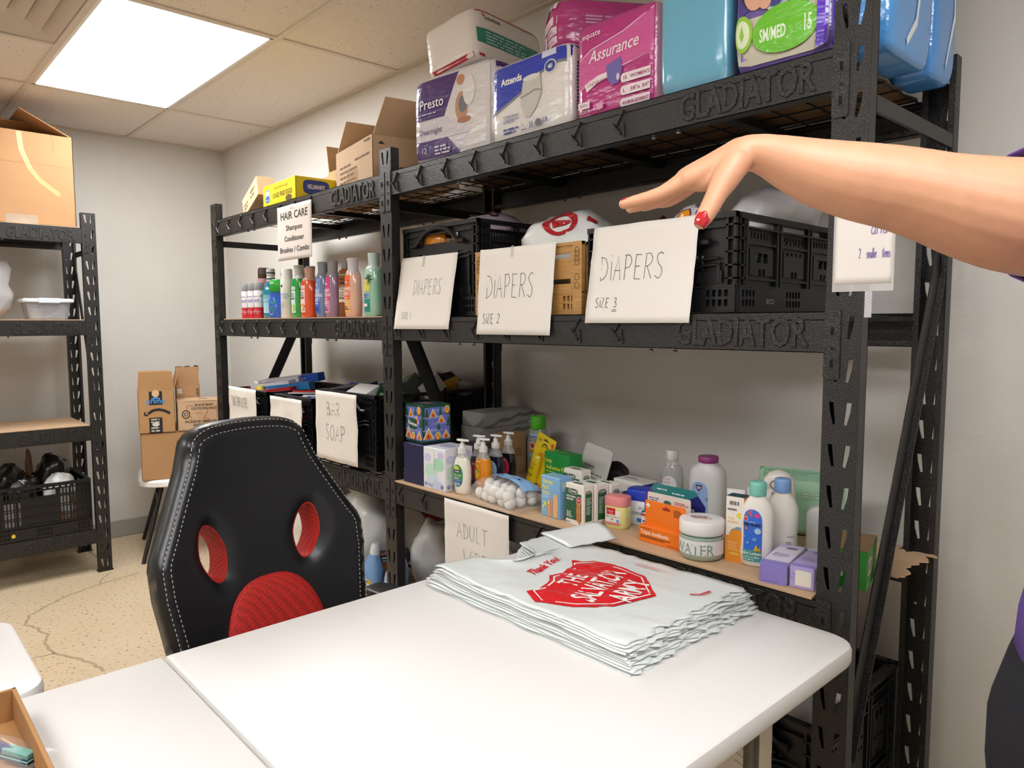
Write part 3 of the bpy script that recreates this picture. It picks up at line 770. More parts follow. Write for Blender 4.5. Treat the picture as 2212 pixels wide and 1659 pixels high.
def crate(label, c, W_, D_, Hc, styles=('handle', 'long'), ma=None, rz=0, group=None):
    ma = ma or BLKP
    t = thing('folding_crate' if ma is BLKP else 'woodgrain_crate', label, 'crate', c, rz, group)
    hx, hy = W_/2, D_/2
    crate_wall('front_wall', t, W_, Hc, lambda u, v, d: V((u-hx, -hy-d, v)), styles[0], ma)
    crate_wall('back_wall', t, W_, Hc, lambda u, v, d: V((hx-u, hy+d, v)), styles[0], ma)
    crate_wall('side_wall', t, D_-.034, Hc-.001, lambda u, v, d: V((hx+d, -hy+.017+u, v)), styles[1], ma)
    crate_wall('side_wall', t, D_-.034, Hc-.001, lambda u, v, d: V((-hx-d, hy-.017-u, v)), styles[1], ma)
    m = MB(); m.bx((-hx+.005, -hy+.005, .002), (hx-.005, hy-.005, .01), ma); m.build('base', t)
    return t
ZS2, ZS3, ZS4 = Z2+.002, Z3+.006, Z4+.002
# middle shelf of the near bay
c1 = crate('black folding crate with bare grip handle above the SIZE 1 sign', (-1.264, .248, ZS2), .368, .42, .276)
c2 = crate('tan woodgrain crate behind the DIAPERS SIZE 2 sign', (-.868, .19, ZS2), .400, .33, .176, ('wood', 'wood'), WOODC)
c3 = crate('black folding crate behind the DIAPERS SIZE 3 sign', (-.463, .29, ZS2), .395, .56-.05, .203)
m = Print(plane((.1975-.001, -.255+.13, .018), (0, 1, 0), (0, 0, 1)), .0012)
m.text('IFCO', 0, 0, .011, K('9a9a9a'), bold=.01); m.done('raised_logo', c3)
# lower shelf of the far bay
c4 = crate('black crate of toothpaste boxes with the TOOTHPASTE sign', (-2.635, .235, ZS3), .36, .44, .218)
c5 = crate('black crate of brushes behind the TOOTHBRUSH sign', (-2.215, .235, ZS3), .33, .44, .218)
c6 = crate('black crate of soap boxes behind the BAR SOAP sign', (-1.80, .262, ZS3), .40, .49, .262)
# bottom shelf at the near end
c8 = crate('black crate low under the near end of the table', (-.249, .245, ZS4), .355, .42, .262)
# bottom shelf of the far wall rack, turned to face +x
c9 = crate('black slatted crate of black bags on the far rack bottom shelf', (-3.83, -.62, ZS4), .42, .40, .262, ('slat', 'slat'), rz=90)
m = Print(plane((-.16, -.2005, .028), (1, 0, 0), (0, 0, 1)), .001); m.ell(.03, 0, .0085, .0095, K('e3c431')); m.done('yellow_dot', c9)
# ---------------------------------------------------------------- paper signs
def sheet(name, label, w, h, o, ux, uz, draw, bend=None, tape=None, mt=None, cat='sign', group=None):
    """paper hanging in the plane (ux, uz) through o (lower left corner); bend(u,v) pushes it outward"""
    o, ux, uz = V(o), V(ux).normalized(), V(uz).normalized(); n = ux.cross(uz)
    t = thing(name, label, cat, o, group=group)
    b = bend or (lambda u, v: 0)
    f = lambda u, v, l=0: ux*u+uz*v+n*(b(u/w, v/h)+l)
    m = MB(); m.grid(lambda a, c: f(a*w, c*h), 14, 14, mt or PAPER); m.build('paper_sheet', t, smooth=180, solid=.0003)
    p = Print(f, .0006, .0001); draw(p, w, h)
    p.done('lettering', t)
    if tape:
        q = Print(f, .0011)
        for (a, c, tw, th_) in tape: q.rect(a*w-tw/2, c*h-th_/2, a*w+tw/2, c*h+th_/2, TAPE, 1, 4)
        q.done('tape', t)
    return t
def crease(seed, k=.0018, lift=.0035):
    return lambda a, c: lift+k*(noise.noise(V((a*3, c*3, seed)))+.6*noise.noise(V((a*7, c*7, seed+5))))+.001
X_, Z_ = (1, 0, 0), (0, 0, 1)
def d1(p, w, h): p.stroke('DIAPERS', .085, .105, .047, INK, .0011, .62, .03); p.stroke('SiZE 1', .036, .032, .020, INK, .0011, .72, .02)
sheet('paper_sign', 'paper sign reading DIAPERS SIZE 1 taped to black crate', .284, .226, (-1.438, -.006, 1.258), X_, (.0, .168, 1), d1, lambda a, c: crease(1)(a, c)+.0*a, [(.42, .93, .012, .035)])
def d2(p, w, h): p.stroke('DiAPERS', .03, .098, .062, INK, .0014, .62, .03); p.stroke('SiZE 2', .022, .03, .026, INK, .0014, .72, .02)
sheet('paper_sign', 'paper sign reading DIAPERS SIZE 2 on the woodgrain crate', .283, .232, (-1.028, -.006, 1.245), X_, (0, .10, 1), d2, lambda a, c: crease(2)(a, c)+.006*max(0, .12-a)/.12*c, [(.44, .95, .011, .03)])
def d3(p, w, h): p.stroke('DiAPERS', .032, .098, .056, INK, .0013, .66, .03); e = p.stroke('SiZE 3', .028, .036, .022, INK, .0013, .74, .02); p.line([(e-.016, .030), (e-.002, .0305)], .001, INK); p.line([(e-.016, .0265), (e-.002, .027)], .001, INK)
sheet('paper_sign', 'paper sign reading DIAPERS SIZE 3 with the 3 underlined', .287, .226, (-.629, -.006, 1.275), (1, -.0, 0), (0, .15, 1), d3, lambda a, c: crease(3, .003)(a, c))
def d4(p, w, h):
    BK = K('201f22', .6)
    for s, v, k, a, b in (('HAIR CARE', .156, .030, .03, .254), ('Shampoo', .113, .021, .075, .21), ('Conditioner', .072, .021, .06, .222), ('Brushes / Combs', .03, .021, .022, .262)): p.fit(s, a, b, v, k, BK, .012)
LAM = mat('laminated_paper', 'ece5e0', .25, coat=.6)
sheet('laminated_sign', 'laminated HAIR CARE sign hanging from the top beam', .284, .208, (-2.254, -.006, 1.522), X_, Z_, d4, lambda a, c: .001+.002*(1-c), [(.45, .97, .03, .02)], LAM)
def d5(p, w, h): p.stroke('ADULT', .06, .110, .045, INKG, .0012, .8, .03); p.stroke('WiPES', .09, .03, .05, INKG, .0012, .8, .03)
sheet('paper_sign', 'creased paper sign reading ADULT WIPES below the shelf edge', .283, .216, (-1.178, -.0085, .545), X_, (0, 0, 1), d5, crease(5, .003))
PUR = K('7b62a8', .6)
def d6(p, w, h):
    p.stroke('and', .058, .084, .022, PUR, .0013, .75, .02); p.stroke('2 smaller items', .040, .044, .017, PUR, .0010, .31, .02); p.stroke('at', .07, .13, .02, PUR, .0012)
PLAM = mat('clear_sleeve', 'e9e6e4', .15, alpha=.55, coat=.6)
sr = sheet('sleeved_sign', 'sleeved sign reading and 2 smaller items on end upright', .092, .20, (-.046, -.0075, 1.341), (1, .1, 0), Z_, d6, lambda a, c: .0006)
m = MB(); m.grid(lambda a, c: V((1, .1, 0)).normalized()*(-.003+a*.099)+V((0, -.0006, -.012+c*.222)), 2, 2, PLAM); m.build('plastic_sleeve', sr)
m = MB(); m.grid(lambda a, c: V((.052+.012*a, .003, -.012-.045*c)), 1, 3, mat('crinkled_tape', 'bdbac0', .2, bump=.8, bscale=300)); m.build('tape', sr)
def d7(p, w, h): p.stroke('TOOTHPASTE', .03, .13, .042, INKG, .0020, .56, .04)
sheet('paper_sign', 'paper sign reading TOOTHPASTE, leftmost on the crates', .30, .216, (-2.80, .0, .778), X_, (0, .0, 1), d7, lambda a, c: crease(7, .004)(a, c)+.008)
def d8(p, w, h): p.stroke('TOOTH BRUSH', .03, .065, .042, INKG, .0020, .48, .04)
sheet('paper_sign', 'paper sign reading TOOTHBRUSH, half hidden by chair', .28, .216, (-2.36, .0, .765), X_, Z_, d8, lambda a, c: crease(8, .005)(a, c)+.008)
def d9(p, w, h): p.stroke('BAR', .085, .165, .046, INKG, .0019, .9, .03); p.stroke('SOAP', .07, .075, .056, INKG, .0019, .85, .03)
sheet('paper_sign', 'paper sign reading BAR SOAP beside the steel upright', .293, .25, (-1.95, -.004, .782), X_, Z_, d9, lambda a, c: crease(9, .004)(a, c)+.012)
def d10(p, w, h):
    for a in range(4): p.line([(.2, .1+a*.018), (.23, .093+a*.018)], .001, INK)
    p.stroke('E', .18, .15, .03, INK, .0012)
sheet('paper_sign', 'blank looking paper sign on the low crate under table', .28, .216, (-.425, .012, .275), X_, Z_, d10, crease(10, .002))
# ================================================================ generic goods
def cardsheet(label, a, b, z, torn=0, seed=1, mt=None):
    """corrugated sheet with a ragged edge, a=(x0,y0) b=(x1,y1)"""
    r = random.Random(seed); o = []; m = MB(); n = 14
    for k in range(n): o.append((a[0]+(b[0]-a[0])*k/n, a[1]+r.uniform(0, .002)))
    for k in range(n): o.append((b[0]-r.random()*torn, a[1]+(b[1]-a[1])*k/n))
    for k in range(n): o.append((b[0]-(b[0]-a[0])*k/n, b[1]-r.random()*torn))
    for k in range(n): o.append((a[0]+r.random()*torn*.3, b[1]-(b[1]-a[1])*k/n))
    m.prism(o, 0, .0042, mt or CARDL, lambda u, v, d: V((u, v, z+d)))
    return tag(m.build('cardboard_sheet'), label, 'cardboard')
def carton(name, label, cat, corner, z, w, d, h, rz, col, F=None, R=None, T=None, L=None, ctr=False, group=None, rot=None, bev=.0012, top=None):
    """box; corner = front right bottom corner in plan (or centre when ctr); F/R/T/L draw print on a face"""
    a = math.radians(rz); x, y = corner
    if not ctr: x, y = x-w/2*math.cos(a)-d/2*math.sin(a), y-w/2*math.sin(a)+d/2*math.cos(a)
    t = thing(name, label, cat, (x, y, z), rz, group, rot)
    if isinstance(col, str): col = K(col, .38)
    m = MB(); m.bx((-w/2, -d/2, 0), (w/2, d/2, h), col); m.build('box_body', t, bevel=bev)
    if top: top(t, w, d, h)
    for fn, fm, a_, b_, nm in ((F, plane((-w/2, -d/2, 0), (1, 0, 0), (0, 0, 1)), w, h, 'front_print'), (R, plane((w/2, -d/2, 0), (0, 1, 0), (0, 0, 1)), d, h, 'side_print'),
                               (T, plane((-w/2, -d/2, h), (1, 0, 0), (0, 1, 0)), w, d, 'top_print'), (L, plane((-w/2, d/2, 0), (0, -1, 0), (0, 0, 1)), d, h, 'end_print')):
        if fn: p = Print(fm, .0003, .00008); fn(p, a_, b_); p.done(nm, t)
    return t
def ovalmap(prof, e):
    def fm(u, v, l):
        q = lerp(prof, v); rx, ry = q[0], (q[1] if len(q) > 1 else q[0]); t = math.sin(min(1.5, abs(u)/rx))
        return V((math.copysign(t*(rx+l), u), -(ry+l)*(1-t**e)**(1/e), v))
    return fm
def bottle(name, label, cat, c, prof, m_body, cap=None, m_cap=None, e=2.3, rz=0, label_fn=None, fill=None, m_clear=None, n=28, rot=None, group=None, pump=None, capname='cap', caps=None):
    """prof [(z,rx,ry)] of the body; fill: height up to which the contents (m_body) stand, above it m_clear"""
    t = thing(name, label, cat, c, rz, group, rot)
    prof = [p if len(p) > 2 else (p[0], p[1], p[1]) for p in prof]
    if fill:
        lo = [p for p in prof if p[0] < fill]; q = lerp(prof, fill); lo = lo+[(fill, q[0], q[1])]; hi = [(fill, q[0], q[1])]+[p for p in prof if p[0] > fill]
        m = MB(); m.lathe(lo, m_body, n=n, e=e); m.build('contents', t, smooth=50)
        m = MB(); m.lathe(hi, m_clear or CLEARP, n=n, e=e, c0=False); m.build('shoulder', t, smooth=50)
    else:
        m = MB(); m.lathe(prof, m_body, n=n, e=e); m.build('bottle_body', t, smooth=50)
    if cap:
        m = MB(); m.lathe(cap, m_cap or WHITEP, n=24, e=2); m.build(capname, t, smooth=45)
    if caps:
        for nm, pf, mm, ee in caps:
            m = MB(); m.lathe(pf, mm, n=24, e=ee); m.build(nm, t, smooth=45)
    if label_fn:
        p = Print(ovalmap(prof, e), .0006, .0002); label_fn(p); p.done('printed_label', t)
    if pump:
        z, mm = pump; m = MB(); m.lathe([(z, .0135), (z+.016, .0135), (z+.017, .011), (z+.020, .0075), (z+.030, .007), (z+.030, .004), (z+.036, .004)], mm, n=18); m.build('pump_collar', t, smooth=40)
        m = MB(); m.loft([[V((x, y*s, z+.036+h)) for x, y in ((-.021, 0), (-.015, .009), (0, .011), (.016, .008), (.027, 0), (.016, -.008), (0, -.011), (-.015, -.009))] for h, s in ((0, .5), (.002, 1), (.0045, 1), (.0065, .8))], mm)
        m.build('pump_head', t, smooth=50)
    return t
BL = K('1f1f22', .5)
# ================================================================ third shelf of the near bay
ZC = Z3+.0052
cardsheet('tan cardboard sheet lining the third shelf under the toiletries', (-1.452, -.006), (-.068, .445), Z3+.0008, .004, 4)
cardsheet('torn cardboard end piece on the third shelf behind the end upright', (-.15, .215), (.015, .42), Z3+.0055, .03, 9)
def p_navy(p, w, h):
    for i in range(8):
        for j in range(9): p.ring((i+.5*(j % 2)+.2)*w/8, (j+.5)*h/9, .008, .008, .0006, K('2c3163'), 6)
carton('tissue_box', 'navy blue tissue cube with a faint curl pattern beside upright', 'tissue box', (-1.317, .012), ZC, .108, .108, .128, 0, '1a1c48', p_navy)
def p_water(p, w, h):
    for u, v, a, b, c in ((.6, .12, .35, .11, 'c3cbe6'), (.35, .42, .3, .2, 'bfe0cf'), (.7, .62, .25, .16, 'a9dcc0'), (.2, .75, .16, .1, 'c9cdea'), (.8, .85, .15, .08, 'cfc6ea'), (.5, .3, .2, .07, 'cbdcf0'), (.3, .18, .2, .1, 'cdd9ea')):
        p.ell(u*w, v*h, min(a, u, 1-u)*w*.98, min(b, v, 1-v)*h*.98, K(c, .5), 12, 2.6)
    p.ell(.12*w, .1*h, .007, .007, K('8d96b8')); p.ell(.86*w, .09*h, .007, .007, K('6f86b4')); p.micro(.22*w, .5*w, .1*h, .003, 2, K('7a83a8'))
    p.line([(.5*w, h*.97), (.53*w, .6*h), (.52*w, .45*h)], .0008, K('6e7390'))
carton('tissue_box', 'pale watercolour tissue cube of lavender and mint blots', 'tissue box', (-1.206, .012), ZC, .108, .108, .128, 1, 'e7e9f2', p_water, p_water, lambda p, w, h: p.ell(w/2, h/2, .03, .02, K('b9bfdc'), 20))
def cabin(p, u, v, s, col, roof='f4f4f8'):
    p.poly([(u-s*.62, v-.02*s), (u, v+s*1.12), (u+s*.62, v-.02*s)], K(roof)); p.poly([(u-s*.5, v), (u, v+s*.95), (u+s*.5, v)], K(col)); p.rect(u-s*.1, v, u+s*.1, v+s*.4, K('b8321e')); p.rect(u-s*.08, v+s*.5, u+s*.08, v+s*.62, K('ffd35a'))
def tree(p, u, v, s):
    for k in range(3): p.poly([(u-s*(.34-.08*k), v+s*.3*k), (u, v+s*(.5+.3*k)), (u+s*(.34-.08*k), v+s*.3*k)], K('2a5b3a'))
def fire(p, u, v, s):
    p.ell(u, v+s*.55, s*.5, s*.6, K('c9c487', .6), 12); p.poly([(u-s*.3, v), (u-s*.36, v+s*.35), (u, v+s), (u+s*.36, v+s*.35), (u+s*.3, v)], K('ef8a1d')); p.poly([(u-s*.14, v), (u, v+s*.6), (u+s*.14, v)], K('ffd94d')); p.rect(u-s*.36, v-s*.12, u+s*.36, v, K('5a2a18'))
def p_xmas(brand):
    def f(p, w, h):
        p.rect(.07*w, .06*h, .95*w, .93*h, K('6f79c4'))
        for k in range(5): p.ell(w*(.5+.14*(-1)**k), h*(.16+.17*k), w*.36, h*.035, K('94a0dd' if k % 2 else '8791d4'), 16)
        for u, v, s in ((.2, .1, .034), (.66, .52, .024), (.82, .1, .026), (.36, .68, .024)): cabin(p, u*w, v*h, s, 'ee8a24' if s > .017 else 'd85a1e')
        for u, v, s in ((.14, .68, .026), (.62, .72, .024), (.9, .42, .028), (.12, .48, .02), (.55, .34, .02)): tree(p, u*w, v*h, s)
        for u, v, s in ((.52, .08, .022), (.85, .76, .022)): fire(p, u*w, v*h, s)
        if brand: p.rect(.3*w, .36*h, .68*w, .62*h, K('1f4d36')); p.text('Kleenex', .49*w, .45*h, .0125, K('f4f4f4'), al='c', bold=.02, rot=-.12)
    return f
carton('tissue_box', 'dark green tissue cube printed with snowy cabins and pines, on navy one', 'tissue box', (-1.344, .030), ZC+.1285, .106, .106, .122, -4, '1f4d36', p_xmas(True), p_xmas(False), lambda p, w, h: (p.ell(w/2, h/2, .035, .024, K('5e6cae')), p.ell(w/2, h/2, .02, .012, K('c96a2e'))))
def p_grey(p, w, h):
    p.poly([(0, h*.1), (w*.18, h*.25), (w*.34, h*.6), (w*.5, h*.55), (w*.68, h*.85), (w*.8, h*.75), (w, h*.9), (w, h*.7), (w*.8, h*.5), (w*.64, h*.6), (w*.48, h*.3), (w*.3, h*.3), (w*.14, 0), (0, 0)], K('6f6e6c'))
    p.poly([(w*.55, h*.0), (w*.7, h*.3), (w*.86, h*.25), (w, h*.5), (w, 0)], K('807f7d'))
    p.text('WHITE', w*.86, h*.45, .006, K('b5b3b0'), bold=.02); p.text('CLOUD', w*.86, h*.25, .006, K('b5b3b0'), bold=.02)
def p_greye(p, w, h): p.poly([(0, h*.7), (w*.3, h*.2), (w*.5, 0), (0, 0)], K('7a7977')); p.poly([(w, h*.8), (w*.75, h*.3), (w*.5, 0), (w, 0)], K('757472'))
carton('tissue_box', 'flat marbled tissue box under the two grey tissue boxes', 'tissue box', (-1.350, .285), ZC, .125, .235, .099, -3, '53534f', p_greye, p_grey, p_grey)
carton('tissue_box', 'lower of the two stacked grey wave patterned tissue boxes', 'tissue box', (-1.358, .286), ZC+.0995, .124, .232, .0505, -4, '9b9a98', p_greye, p_grey)
carton('tissue_box', 'upper of the two stacked grey wave patterned tissue boxes', 'tissue box', (-1.352, .292), ZC+.1505, .124, .232, .0505, -2, '9f9e9b', p_greye, p_grey, lambda p, w, h: p.rect(.3*w, .3*h, .7*w, .7*h, K('8a8986')))
carton('tissue_box', 'flat teal edged tissue box lying behind the soap pumps', 'tissue box', (-1.205, .148), ZC, .235, .122, .092, 0, '47615f', lambda p, w, h: p.ell(.7*w, .4*h, .03, .02, K('89a09c')), None, lambda p, w, h: (p.rect(.02*w, .05*h, .98*w, .95*h, K('7d7c79')), p.ell(w*.5, h*.5, w*.3, h*.25, K('4b4b49'))))
carton('kraft_carton', 'tall plain kraft carton behind the soap pumps', 'carton', (-1.268, .318), ZC, .068, .085, .135, -4, CARD, lambda p, w, h: (p.text('v', w*.5, h*.62, .006, BL, al='c'), p.micro(.3*w, .7*w, h*.5, .002, 1, K('6b4c2c'))), lambda p, w, h: (p.micro(.2*w, .8*w, h*.62, .0022, 7, K('7a5a36')), p.text('v', w*.5, h*.75, .005, BL, al='c')))
SOAPP = [(0, .022, .013), (.003, .026, .0165), (.02, .0275, .018), (.05, .0305, .019), (.08, .030, .019), (.1, .0255, .0175), (.112, .018, .015), (.118, .0125, .0125), (.124, .0115, .0115)]
PUMPC = mat('pump_plastic', 'e3e2de', .25, coat=.4)
def lab_green(p):
    p.ell(-.004, .056, .0215, .034, K('2f8a50'), 24, 2.2, 4); p.ell(-.008, .076, .012, .010, K('c8d743'), 16); p.ell(-.002, .038, .015, .012, K('2c5fae'), 16)
    p.rect(-.018, .066, .009, .0745, K('20286b'), 6); p.text('Softsoap', -.0045, .068, .0046, WHITEC, sx=.9, al='c', bold=.02); p.fit('HYDRA CLEAN', -.02, .013, .056, .004, WHITEC, .02); p.micro(-.018, .012, .050, .0014, 2, WHITEC); p.fit('Ultra Moisture', -.018, .012, .042, .003, WHITEC)
    p.micro(-.016, .01, .035, .0013, 4, K('cfe3e0'))
bottle('soap_bottle', 'white lotion soap pump with oval green label', 'soap bottle', (-1.160, .042, ZC), SOAPP, mat('soap_cream', 'efeadf', .2, coat=.5), e=2.2, rz=8, label_fn=lab_green, fill=.110, pump=(.122, PUMPC))
def lab_mango(p):
    p.text('Softsoap', -.006, .094, .0045, WHITEC, al='c', bold=.02); p.ell(-.010, .062, .0115, .022, K('efc63c'), 20, 2); p.ell(-.013, .074, .0055, .007, K('e2482a'), 12); p.poly([(-.006, .080), (.001, .066), (-.003, .056)], K('4e9a3a')); p.micro(-.02, .012, .032, .0016, 3, K('fbe6c0'))
bottle('soap_bottle', 'orange mango soap pump beside the white one', 'soap bottle', (-1.132, .100, ZC), SOAPP, mat('soap_orange', 'e08a12', .12, coat=.6), e=2.2, rz=6, label_fn=lab_mango, fill=.103, pump=(.122, PUMPC))
def lab_col(c, d):
    def f(p): p.ell(.0, .055, .022, .03, K(c), 22, 2.2); p.poly([(-.01, .05), (.012, .075), (.016, .05), (.004, .04)], K(d)); p.text('Softsoap', 0, .075, .004, WHITEC, al='c')
    return f
bottle('soap_bottle', 'dark soap pump standing behind white and orange ones', 'soap bottle', (-1.188, .128, ZC), SOAPP, mat('soap_maroon', '2a1020', .12, coat=.6), e=2.2, rz=10, label_fn=lab_col('8f2036', 'd7536b'), fill=.1, pump=(.122, PUMPC))
bottle('soap_bottle', 'navy soap pump with a pale blue oval label', 'soap bottle', (-1.158, .172, ZC), SOAPP, mat('soap_navy', '10162e', .12, coat=.6), e=2.2, rz=4, label_fn=lab_col('9fc6e2', 'd7ecf6'), fill=.098, pump=(.122, PUMPC))
bottle('soap_bottle', 'dark soap pump with a pink fruit label, rightmost of five', 'soap bottle', (-1.172, .238, ZC), SOAPP, mat('soap_black', '13131c', .12, coat=.6), e=2.2, rz=0, label_fn=lab_col('c8305e', 'f0c24a'), fill=.098, pump=(.122, PUMPC))
bottle('foam_pump', 'grey translucent pump bottle behind the kraft carton', 'bottle', (-1.262, .436, ZC), [(0, .024), (.1, .024), (.118, .02), (.13, .013)], mat('grey_bottle', '9b9b98', .3, coat=.3), pump=(.13, mat('grey_pump', 'a9a8a4', .3)))
bottle('wash_bottle', 'clear body wash bottle with a bright green cap', 'bottle', (-1.21, .41, ZC), [(0, .03, .02), (.01, .033, .022), (.12, .034, .022), (.148, .03, .02), (.155, .025, .018)], mat('clear_wash', 'a9b3a5', .15, alpha=.75, coat=.6), [(.153, .026), (.158, .0275), (.185, .0265), (.196, .0255), (.198, .022)], K('4fb52a', .3), 2.6, 8,
       lambda p: (p.rect(-.026, .06, .012, .138, K('a7cfe4'), 8, 1), p.rect(-.026, .075, .012, .108, K('e7a23c'), 8, 1), p.ell(-.008, .098, .012, .012, WHITEC), p.ell(-.008, .098, .009, .009, K('c5333a')), p.text('Baby & Me', -.007, .126, .006, K('1d3b7a'), al='c')))
# cotton balls in a bag
t = thing('cotton_bag', 'clear bag of white cotton balls hanging over the shelf edge', 'cotton balls', (-.985, .062, ZC), -9)
COTT = mat('cotton', 'f1eee8', .95, bump=.5, bscale=120); r = random.Random(4)
m0 = bmesh.new(); bmesh.ops.create_icosphere(m0, subdivisions=2, radius=1)
for v in m0.verts: v.co *= 1+.09*noise.noise(v.co*1.7)
cb = bpy.data.meshes.new('cotton_ball'); m0.to_mesh(cb); m0.free(); cb.materials.append(COTT); cb.shade_smooth()
for i in range(5):
    for j in range(3):
        for k in range(2):
            if (k == 1 and j == 0 and i in (0,)): continue
            o = obj('cotton_ball', cb, t, (-.078+.037*i+r.uniform(-.004, .004), -.036+.034*j+r.uniform(-.004, .004), .0185+.022*k*(1-.25*(j != 1))), (r.random()*6, r.random()*6, r.random()*6)); s = .0175+r.uniform(-.001, .002); o.scale = (s, s, s*.85)
def bagtop(u, v):      # upper film
    a, b = u*2-1, v*2-1; rr = max(0, 1-abs(a)**3.2)*max(0, 1-abs(b)**2.6); return V((a*.118, b*.075, .004+.070*rr**.42+.003*noise.noise(V((u*9, v*7, 1)))))
m = MB(); m.grid(bagtop, 24, 18, CLEAR); m.build('film', t, smooth=180)
def bp(u, v, l): q = bagtop(u, v); return q+V((0, -.2*l, 1))*l
p = Print(bp, .0012, .0003); p.rect(.2, .42, .93, .80, K('8fbce8', .3), 16, 8); p.rect(.3, .80, .97, .88, K('e58a2c', .3), 16, 2); p.rect(.3, .88, .97, .985, K('2237a8', .3), 16, 3); p.text('Large', .55, .905, .05, WHITEC, sx=.9); p.ell(.72, .56, .035, .04, K('1f2f8d', .3)); p.ell(.745, .57, .012, .016, WHITEC)
p.rect(.22, .46, .45, .5, K('4a7fc4', .3), 6); p.done('printed_band', t)
def p_variety(p, w, h):
    Y = K('f0ea3c'); p.text('Variety', .08*w, .82*h, .0118, Y, bold=.02, sx=.86); p.text('Pack', .08*w, .68*h, .0118, Y, bold=.02, sx=.86); p.micro(.09*w, .5*w, .6*h, .0022, 2, Y); p.micro(.09*w, .5*w, .53*h, .0018, 3, K('bcd9f0'))
    for u, c, a, b in ((.44, 'e2a068', .08, .42), (.57, 'd98f58', .07, .5), (.8, 'e7b184', .15, .62)): p.rect((u-a*.8)*w, .03*h, (u+a*.8)*w, (b-.08)*h, K(c)); p.ell(u*w, (b-.08)*h, a*.8*w, .06*h, K(c))
    p.rect(.38*w, .32*h, .48*w, .4*h, K('f3cfa0'))
    p.poly([(.08*w, .22*h), (.22*w, .33*h), (.12*w, .33*h), (.12*w, .36*h), (.3*w, .36*h), (.3*w, .22*h), (.26*w, .22*h), (.26*w, .3*h), (.13*w, .19*h)], Y); p.text('up&up', .09*w, .14*h, .004, Y)
    for v in (.42, .24, .14): p.ell(.8*w, v*h, .003, .003, K('d6cf3a'))
def p_variety_s(p, w, h): p.micro(.2*w, .8*w, .85*h, .003, 2, K('d8df6a')); p.micro(.2*w, .8*w, .78*h, .0018, 4, K('cfe2f2')); p.poly([(.3*w, .1*h), (.7*w, .2*h), (.7*w, .1*h)], K('d6cf3a'))
carton('bandage_box', 'light blue bandage box reading Variety Pack in yellow', 'bandages', (-.756, .038), ZC, .072, .045, .108, -4, '7fb1dd', p_variety, p_variety_s, lambda p, w, h: p.micro(.1*w, .8*w, .4*h, .003, 2, K('d8df6a')))
GRN, CRM = '1f5a3c', 'e9e4da'
def logo(p, u, v, s, t='CURAD'):
    p.ell(u, v, s*1.12, s*.48, K('123d28'), 20, 2.4); p.poly([(u-s*.4, v-s*.4), (u+s*.4, v-s*.4), (u, v-s*.75)], K('123d28')); p.ring(u, v, s*1.1, s*.46, s*.06, WHITEC, 20); p.text(t, u, v-s*.17, s*.36, WHITEC, al='c', bold=.03, sx=.95)
def p_curad(p, w, h):
    p.rect(0, .13*h, .62*w, .88*h, K(GRN)); p.rect(.62*w, .13*h, .88*w, .78*h, K(GRN)); logo(p, .42*w, .82*h, .0165)
    p.fit('FLEX-FABRIC', .07*w, .58*w, .67*h, .0047, WHITEC, .03); p.fit('BANDAGE', .07*w, .44*w, .60*h, .0047, WHITEC, .03); p.micro(.07*w, .42*w, .30*h, .0023, 4, K('cfe0d4'), .8)
    p.rect(.62*w, .15*h, .86*w, .56*h, K('b9763f')); p.ell(.74*w, .56*h, .12*w, .02*h, K('b9763f')); p.rect(.62*w, .32*h, .86*w, .42*h, K('c4834b')); p.poly([(.62*w, .15*h), (.8*w, .04*h), (.86*w, .15*h)], K('b9763f'))
    p.ell(.76*w, .63*h, .0095, .0095, WHITEC); p.ell(.76*w, .63*h, .0083, .0083, K('c22630')); p.text('FSA', .76*w, .615*h, .004, WHITEC, al='c', bold=.03); p.micro(.06*w, .3*w, .05*h, .0025, 1, K('77746e'))
def p_curads(p, w, h):
    p.rect(.18*w, .13*h, .84*w, .82*h, K(GRN)); logo(p, .5*w, .83*h, .26*w); p.micro(.26*w, .76*w, .68*h, .0019, 6, K('b5cbbb'), .7, 1); p.micro(.26*w, .76*w, .48*h, .0019, 7, K('b5cbbb'), .7, 2); p.micro(.2*w, .6*w, .05*h, .0014, 2, K('9a958c'))
def p_curadt(p, w, h): p.rect(.2*w, .3*h, .7*w, .6*h, K(GRN)); p.micro(.1*w, .5*w, .85*h, .0025, 1, BL)
carton('bandage_box', 'white and green fabric bandage box facing out, frontmost of its row', 'bandages', (-.664, .028), ZC, .066, .034, .105, -5, CRM, p_curad, p_curads, p_curadt)
carton('bandage_box', 'second white and green bandage box, right behind the first', 'bandages', (-.656, .0645), ZC, .066, .046, .103, -4, CRM, p_curad, p_curads, p_curadt)
carton('bandage_box', 'third white and green bandage box, behind the petroleum jelly', 'bandages', (-.646, .1125), ZC, .066, .036, .098, -4, CRM, p_curad, p_curads, p_curadt)
carton('bandage_box', 'white and green bandage box standing behind the light blue one', 'bandages', (-.780, .150), ZC, .070, .036, .108, -3, CRM, p_curad, p_curads, p_curadt)
def p_pads(p, w, h):
    Y = K('e6dd3e'); p.text('Large', .06*w, .74*h, .0125, Y, bold=.015, sx=.85); p.fit('Adhesive Pads', .07*w, .97*w, .57*h, .0125, Y, .015); p.micro(.07*w, .45*w, .5*h, .0024, 1, Y); p.micro(.09*w, .5*w, .42*h, .002, 4, K('cfe6cf')); p.poly([(.62*w, 0), (.66*w, .22*h), (.78*w, .3*h), (.95*w, .26*h), (.98*w, 0)], K('b9a58f'))
